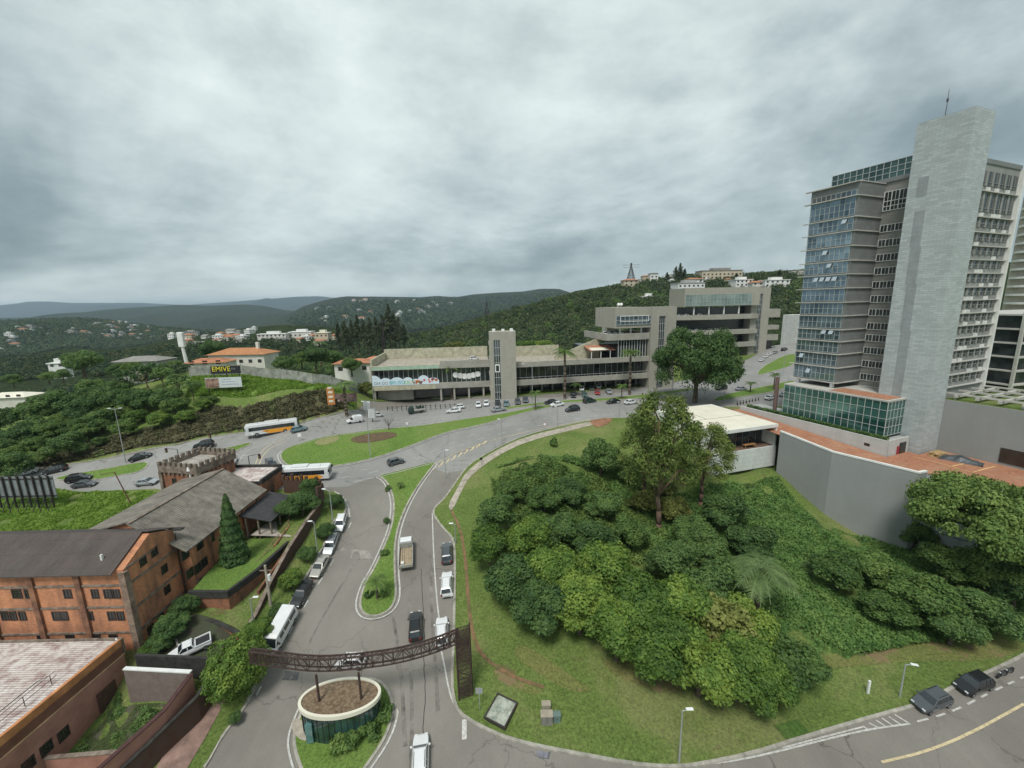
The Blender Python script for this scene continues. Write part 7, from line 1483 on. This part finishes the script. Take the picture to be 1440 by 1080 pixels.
woods('woodland',[(-60,515),(60,518),(130,520),(170,525),(200,528),(262,522),(266,534),(230,545),(180,552),(60,560),(-60,575)],420,2.4,.55,60,['wood_dark','wood_mid','wood_olive'],'garden trees filling the ground behind the left bank',[.5,.4,.1],(140,300))
woods('woodland',[(395,512),(450,505),(520,500),(520,512),(470,530),(430,524)],160,2.3,.5,60,['dark','mid'],'garden trees behind the right end of the fence',[.5,.5],(150,400))
woods('woodland',[(0,452),(120,448),(240,462),(420,474),(480,482),(470,470),(380,462),(420,490),(300,486),(100,500),(0,510)],4200,5,2.6,20,['wood_dark','wood_mid'],'wooded valley slopes far beyond the suburb',[.65,.35],(700,2600))
woods('woodland',[(400,452),(450,430),(560,422),(700,418),(790,412),(820,425),(700,446),(600,466),(480,476)],3500,10,6,10,['wood_dark','wood_mid'],'wooded slopes of the distant hills',[.7,.3],(1500,6000))
# houses
M['terra']=mat('terracotta',(.40,.17,.09),.9,.3,.5); M['hwall']=mat('house_wall',(.62,.60,.54),.85,.15,.3); M['hgrey']=mat('house_grey',(.36,.36,.34),.85,.15,.3); M['hbeige']=mat('house_beige',(.50,.44,.33),.85,.15,.3); M['roofgrey']=mat('roof_grey',(.24,.23,.21),.9,.2,.5)
def house_mesh(w_,d_,h_,kind_,wm,rm,seed=0):
    r=random.Random(seed); mb=MB(); mb.box(-w_/2,w_/2,-d_/2,d_/2,-4,h_,0)
    if kind_=='hip': mb.add([(-w_/2-.6,-d_/2-.6,h_),(w_/2+.6,-d_/2-.6,h_),(w_/2+.6,d_/2+.6,h_),(-w_/2-.6,d_/2+.6,h_),(-w_/4,0,h_+w_*.14),(w_/4,0,h_+w_*.14)],[(0,1,5,4),(1,2,5),(2,3,4,5),(3,0,4),(3,2,1,0)],1)
    elif kind_=='flat': mb.box(-w_/2-.4,w_/2+.4,-d_/2-.4,d_/2+.4,h_,h_+.5,1); mb.box(-w_/4,w_/5,-d_/4,d_/4,h_+.5,h_+2.6,0)
    else: mb.xprism([(-d_/2-.5,h_),(d_/2+.5,h_),(0,h_+d_*.25)],-w_/2-.4,w_/2+.4,1)
    n=max(2,int(w_/3.2)); fl=max(1,int(h_/3))
    for f in range(fl):
        for i in range(n):
            x=-w_/2+w_*(i+.5)/n; z=1.2+f*3; mb.box(x-.6,x+.6,-d_/2-.04,-d_/2+.02,z,z+1.3,2)
        for i in range(2): y=-d_/2+d_*(i+.5)/2; mb.box(w_/2-.02,w_/2+.04,y-.5,y+.5,1.2+f*3,2.5+f*3,2)
    o=mb.build('h',[M[wm],M[rm],M['darkwin']]); me=o.data; bpy.data.objects.remove(o); return me
HMESH=[house_mesh(14,10,6,'flat','white','white',1),house_mesh(12,10,5.5,'hip','hwall','terra',2),house_mesh(16,9,3.5,'gable','hwall','roofgrey',3),house_mesh(18,10,6.5,'flat','hgrey','roofgrey',4),house_mesh(11,9,6,'hip','hbeige','terra',5),house_mesh(10,8,7,'flat','white','hwall',6)]
def houses(n,poly,lab,grp,smin=.8,smax=1.3,rg=(230,9000)):
    P=np.array(poly,float); x0,y0=P.min(0);x1,y1=P.max(0); k=0;tr=0
    while k<n and tr<n*40:
        tr+=1; a=rng.uniform(x0,x1);b=rng.uniform(y0,y1)
        if not inpoly(np.array([a]),np.array([b]),poly)[0]: continue
        h=hit(a,b)
        if not h or not rg[0]<h.y<rg[1]: continue
        s=rng.uniform(smin,smax); o=linkmesh('house',random.choice(HMESH),None,(h.x,h.y,h.z),rng.uniform(-.6,.6),s); tag(o,lab,'house',grp); k+=1
houses(46,[(95,455),(150,452),(230,462),(240,480),(170,478),(120,476),(90,466)],'small pale house in the cluster on the valley slope far to the left','houses on the far valley slope',.8,1.5,(700,3000))
houses(14,[(0,462),(60,458),(90,470),(40,485),(0,500)],'small white house scattered low in the valley at the far left','houses low in the valley at the far left',.9,1.5,(600,3000))
houses(26,[(440,423),(470,418),(560,420),(640,422),(650,430),(560,450),(470,470),(440,460)],'tiny pale house on the distant wooded hill behind the pines','houses on the distant hill',1.6,2.8,(1500,9000))
houses(34,[(240,472),(300,470),(345,464),(400,462),(470,466),(480,480),(430,490),(380,482),(300,484),(250,490)],'pale suburb house among trees beyond the orange-roofed house','suburb houses beyond the mound',.45,.8,(250,900))
houses(8,[(760,440),(790,432),(800,436),(770,446)],'tiny house in the distance left of the wooded hill','houses beyond the wooded hill',.5,.8) if False else None
houses(16,[(895,394),(960,388),(1120,384),(1130,392),(1095,400),(1000,398),(925,404),(895,402)],'small pale house among trees on the near hilltop','houses on the near hilltop',.45,.75,(250,800))
def hs(px,py,w_,d_,h_,kind_,wm,rm,label,rz=0,D=None):
    h=hitd(px,py) if D is None else Vector(PY(px,py,D)); e=empty('house',h,rz,label,'house'); mb=MB(); mb.box(-w_/2,w_/2,-d_/2,d_/2,-6,h_); wl_=mb.build('wall',M[wm],e)
    mb=MB()
    if kind_=='hip': mb.add([(-w_/2-.8,-d_/2-.8,h_),(w_/2+.8,-d_/2-.8,h_),(w_/2+.8,d_/2+.8,h_),(-w_/2-.8,d_/2+.8,h_),(-w_/4,0,h_+w_*.10),(w_/4,0,h_+w_*.10)],[(0,1,5,4),(1,2,5),(2,3,4,5),(3,0,4),(3,2,1,0)])
    else: mb.box(-w_/2-.5,w_/2+.5,-d_/2-.5,d_/2+.5,h_,h_+.5); mb.box(-w_/5,w_/4,-d_/4,d_/4,h_+.5,h_+2.8)
    rf=mb.build('roof',M[rm],e); n=max(2,int(w_/4))
    for f in range(max(1,int(h_/3))):
        for i in range(n): wpart(e,-w_/2+w_*(i+.5)/n,1.7+f*3,1.5,1.3,-d_/2 if False else d_/2,'y-') if False else wpart(e,-w_/2+w_*(i+.5)/n,1.7+f*3,1.5,1.3,-d_/2,'y-')
    return e,rf
e,rf=hs(345,511,25,11,4.6,'hip','hwall','rtile','long low house with a bright orange tiled hip roof and square chimney beyond the fence',-.04,188); q=MB(); q.box(6.5,7.7,-1,.2,5.5,9.5); q.build('chimney',M['hwall'],rf)
hs(298,514,14,8,1.6,'hip','hwall','terra','low annexe with worn orange tiles left of the bright orange roof',.1,160)
hs(206,517,18,11,3.5,'hip','pale' if 'pale' in M else 'hgrey','roofgrey','grey-green house with a shallow grey hip roof behind the thin-trunked trees',.05,185)
hs(500,522,13,8,3.6,'hip','white','terra','white cottage with red-brown tiles at the right end of the fence',.1,160); hs(538,520,14,9,4.4,'hip','hwall','terra','house with dark red tiles just left of the shopping wing roof',-.1,172)
hs(425,473,22,10,4.5,'flat','hwall','white','large white flat-roofed villa on the suburb crest',.05,430); hs(385,474,28,8,3,'flat','hwall','white','long low white building left of the white villa',0,420)
hs(455,474,12,8,4,'flat','hbeige','cream','cream house right of the large white villa',0,400); hs(20,560,17,9,1.2,'hip','hwall','cream','long building with a pale cream flat roof at the left edge',.1,185)
hs(85,517,8,5,2.6,'flat','white','white','white modern house behind the left bank trees',.2,240)
hs(885,403,15,10,6,'hip','hbeige','terra','ochre house with an orange roof at the left of the hilltop',.1); hs(966,415,24,14,10,'flat','white','hgrey','white three-storey house with long balconies above the parking building',.1); hs(911,422,12,8,3,'flat','hwall','white','small white house low on the wooded hill')
hs(1010,393,40,14,8,'flat','hbeige','roofgrey','long beige building stretching along the hilltop',.05); hs(1040,408,16,12,9,'flat','white','white','white stepped house right of the hilltop beige building',.1); hs(1065,407,15,10,6,'hip','hwall','terra','white house with an orange roof beside the stepped white one'); hs(1088,404,22,10,6,'flat','white','white','long low white house at the right end of the hilltop')
hs(975,402,14,10,6,'hip','white','terra','white and red house just above the three-storey balconied house'); hs(918,396,8,8,8,'hip','white','roofgrey','small white tower house on the hilltop left of the pines')
hs(750,507,10,8,5,'hip','hbeige','terra','orange-roofed house seen just right of the lift tower',0,190)
# individual trees in the middle distance
def th(k,px,py,R_,H,label,group=None,D=None):
    h=hitd(px,py) if D is None else Vector(PY(px,py,D)); return tree(k,h,R_,H,label,group)
gp='tall pines behind the fence'
for i,(x,y,h_) in enumerate(((478,492,19),(487,494,22),(497,490,20),(505,492,24),(513,490,21),(522,492,23),(531,490,22),(540,492,25),(549,489,30),(556,492,26),(562,490,22),(492,496,17),(518,497,18),(536,497,19),(570,492,18))):
    e=th('pine',x,y,3.2*h_/20,h_,f'{["first","second","third","fourth","fifth","sixth","seventh","eighth","ninth, tallest","tenth","eleventh","front left","front middle","front right","last right"][i]} thin grey-green pine of the tall group left of the wooded hill',gp,D=300)
for k,x,y,r_,h_,l,D in (('darkt',302,512,7,11,'big round tree left of the orange-roofed house',200),('darkt',445,520,6,9.5,'dense dark tree right of the orange-roofed house',175),('darkt',470,520,5,8.5,'dark tree behind the fence beside the white cottage',180),('midt',425,518,4.5,7,'lighter tree behind the fence',175),('mango',735,505,7,8,'bright bushy tree behind the right side of the lift tower',185),('mango',765,502,6.5,7.5,'bright bushy tree left of the restaurant ramp wall',190),('olivet',638,508,7,9.5,'spreading yellow-tinged tree above the banner shop roof',195),('midt',700,508,5,8,'tree directly behind the lift tower',200),
    ('darkt',120,530,8,12,'large dark tree standing above the left bank trees',190),('midt',600,512,5,7,'low tree behind the left shopping wing',200)):
    h=Vector(PY(x,y,D)); tree(k,h,r_,h_,l)
for i,(x,y,h_) in enumerate(((950,397,15),(956,397,18),(962,398,13),(938,398,10),(1095,395,10),(1035,398,9))): th('pine',x,y,3.5,h_,f'{["left","tallest","right","lone","far right","middle"][i]} dark conifer on the hilltop skyline','conifers on the hilltop')
for x,y,l in ((118,505,'feather palm rising above the left bank trees'),(452,488,'palm crown above the suburb trees')):
    h=Vector(PY(x,y+25,190)); e=empty('palm_tree',h,0,l,'palm'); e.scale=(1.6,1.6,1.0); linkmesh('crown',pc2,e); linkmesh('trunk',pt2,e)
for i,(x,y,d,k) in enumerate(((168,533,172,'darkt'),(190,531,168,'midt'),(232,534,165,'darkt'),(250,528,176,'midt'),(90,538,205,'darkt'),(70,540,215,'midt'),(20,545,205,'darkt'),(283,530,172,'midt'),(400,524,165,'darkt'),(495,528,152,'midt'))): tree(k,Vector(PY(x,y,d)),4.2,6.5,['dark garden tree before the left corner of the grey-roofed house','green garden tree before the middle of the grey-roofed house','dark garden tree right of the grey-roofed house','green garden tree just left of the water tower','dark garden tree below the white modern house','green garden tree left of the white modern house','dark garden tree behind the long cream flat roof','green garden tree between the water tower and the orange-tiled annexe','dark garden tree behind the concrete fence right of the orange-tiled house','green garden tree in front of the white cottage by the fence'][i],'garden trees before the suburb houses')
# concrete panel fence on the mound
fx=[(268,531),(300,529),(340,527),(400,534),(440,541),(480,548),(515,553)]; e=None
fp=[at(a,b) for a,b in fx]; fn=empty('concrete_fence',fp[0],0,'long weathered concrete panel fence behind the bright green mound','fence')
M['fence']=mat('mossy_concrete',(.24,.25,.21),.95,.4,.5,c2=(.40,.41,.36),bmp=.2)
L=dens([tuple(p[:2]) for p in fp],2.6,False)
for i in range(len(L)-1):
    a=Vector((*L[i],T1(*L[i])))-fp[0]; b=Vector((*L[i+1],T1(*L[i+1])))-fp[0]; q=MB(); d=(b-a).normalized(); n_=Vector((-d.y,d.x,0)).normalized()*.08
    q.add([a-n_-Vector((0,0,1)),b-n_-Vector((0,0,1)),b+n_-Vector((0,0,1)),a+n_-Vector((0,0,1)),a-n_+Vector((0,0,3.2)),b-n_+Vector((0,0,3.2)),b+n_+Vector((0,0,3.2)),a+n_+Vector((0,0,3.2))],[(0,1,5,4),(1,2,6,5),(2,3,7,6),(3,0,4,7),(4,5,6,7)]); q.build('panel',M['fence'],fn)
    if i%2==0: q=MB(); q.box(a.x-.14,a.x+.14,a.y-.14,a.y+.14,a.z-1,a.z+3.45); q.build('post',M['fence'],fn)
# towers
p=Vector(PY(266,522,175)); e=empty('water_tower',p,0,'white square water tower on a slim tapering shaft behind the mound','water tower'); hh=PY(258,467,175)[2]-p.z
q=MB(); q.tube((0,0,-3),(-1.0,0,hh*.62),.8,.55,6); q.build('shaft',M['white'],e); q=MB(); q.box(-2.3,.1,-.7,.7,hh*.62,hh); q.build('tank',M['white'],e,bev=.2)
def pylon(px,py,pyt,label,D=None,w_=3.4):
    h=hitd(px,py) if D is None else Vector(PY(px,py,D)); H_=PY(px,pyt,h.y)[2]-h.z; e=empty('lattice_mast',h,0,label,'pylon'); q=MB(); c=[(-1,-1),(1,-1),(1,1),(-1,1)]; n=9
    def P_(i,k): z=H_*k/n; s=w_*(1-.85*min(1,k/(n*.8)))/2; return (c[i%4][0]*s,c[i%4][1]*s,z)
    for k in range(n):
        for i in range(4): q.bar(P_(i,k),P_(i,k+1),.3,.3); q.bar(P_(i,k),P_(i+1,k+1),.18,.18); q.bar(P_(i+1,k),P_(i,k+1),.18,.18); q.bar(P_(i,k+1),P_(i+1,k+1),.16,.16)
    q.build('lattice',M['iron'],e)
    for z in (.78,.9):
        q=MB(); q.bar((-w_*1.1,0,H_*z),(w_*1.1,0,H_*z),.25,.25); q.build('crossarm',M['iron'],e)
pylon(887,392,370,'power pylon standing on the hill skyline left of the parking building',w_=8); pylon(685,446,424,'lattice mast on the slope between the far hills and the wood',w_=6); pylon(541,496,448,'pale telecom mast in front of the tall pines',D=280,w_=2.0)
# ---------------------------------------------------------------- haze
hz_m=bpy.data.materials.new('haze'); hz_m.use_nodes=True; nt=hz_m.node_tree; nt.nodes.clear(); pv=N('ShaderNodeVolumePrincipled',nt); pv.inputs['Color'].default_value=(.66,.84,1.0,1); pv.inputs['Density'].default_value=HAZE; pv.inputs['Anisotropy'].default_value=.2
ou=N('ShaderNodeOutputMaterial',nt); lk(nt,pv.outputs[0],ou.inputs['Volume'])
mb=MB(); mb.box(-25000,25000,-2000,27000,-140,420); tag(mb.build('haze',hz_m),'thin even air over the whole valley','haze',None,'stuff')
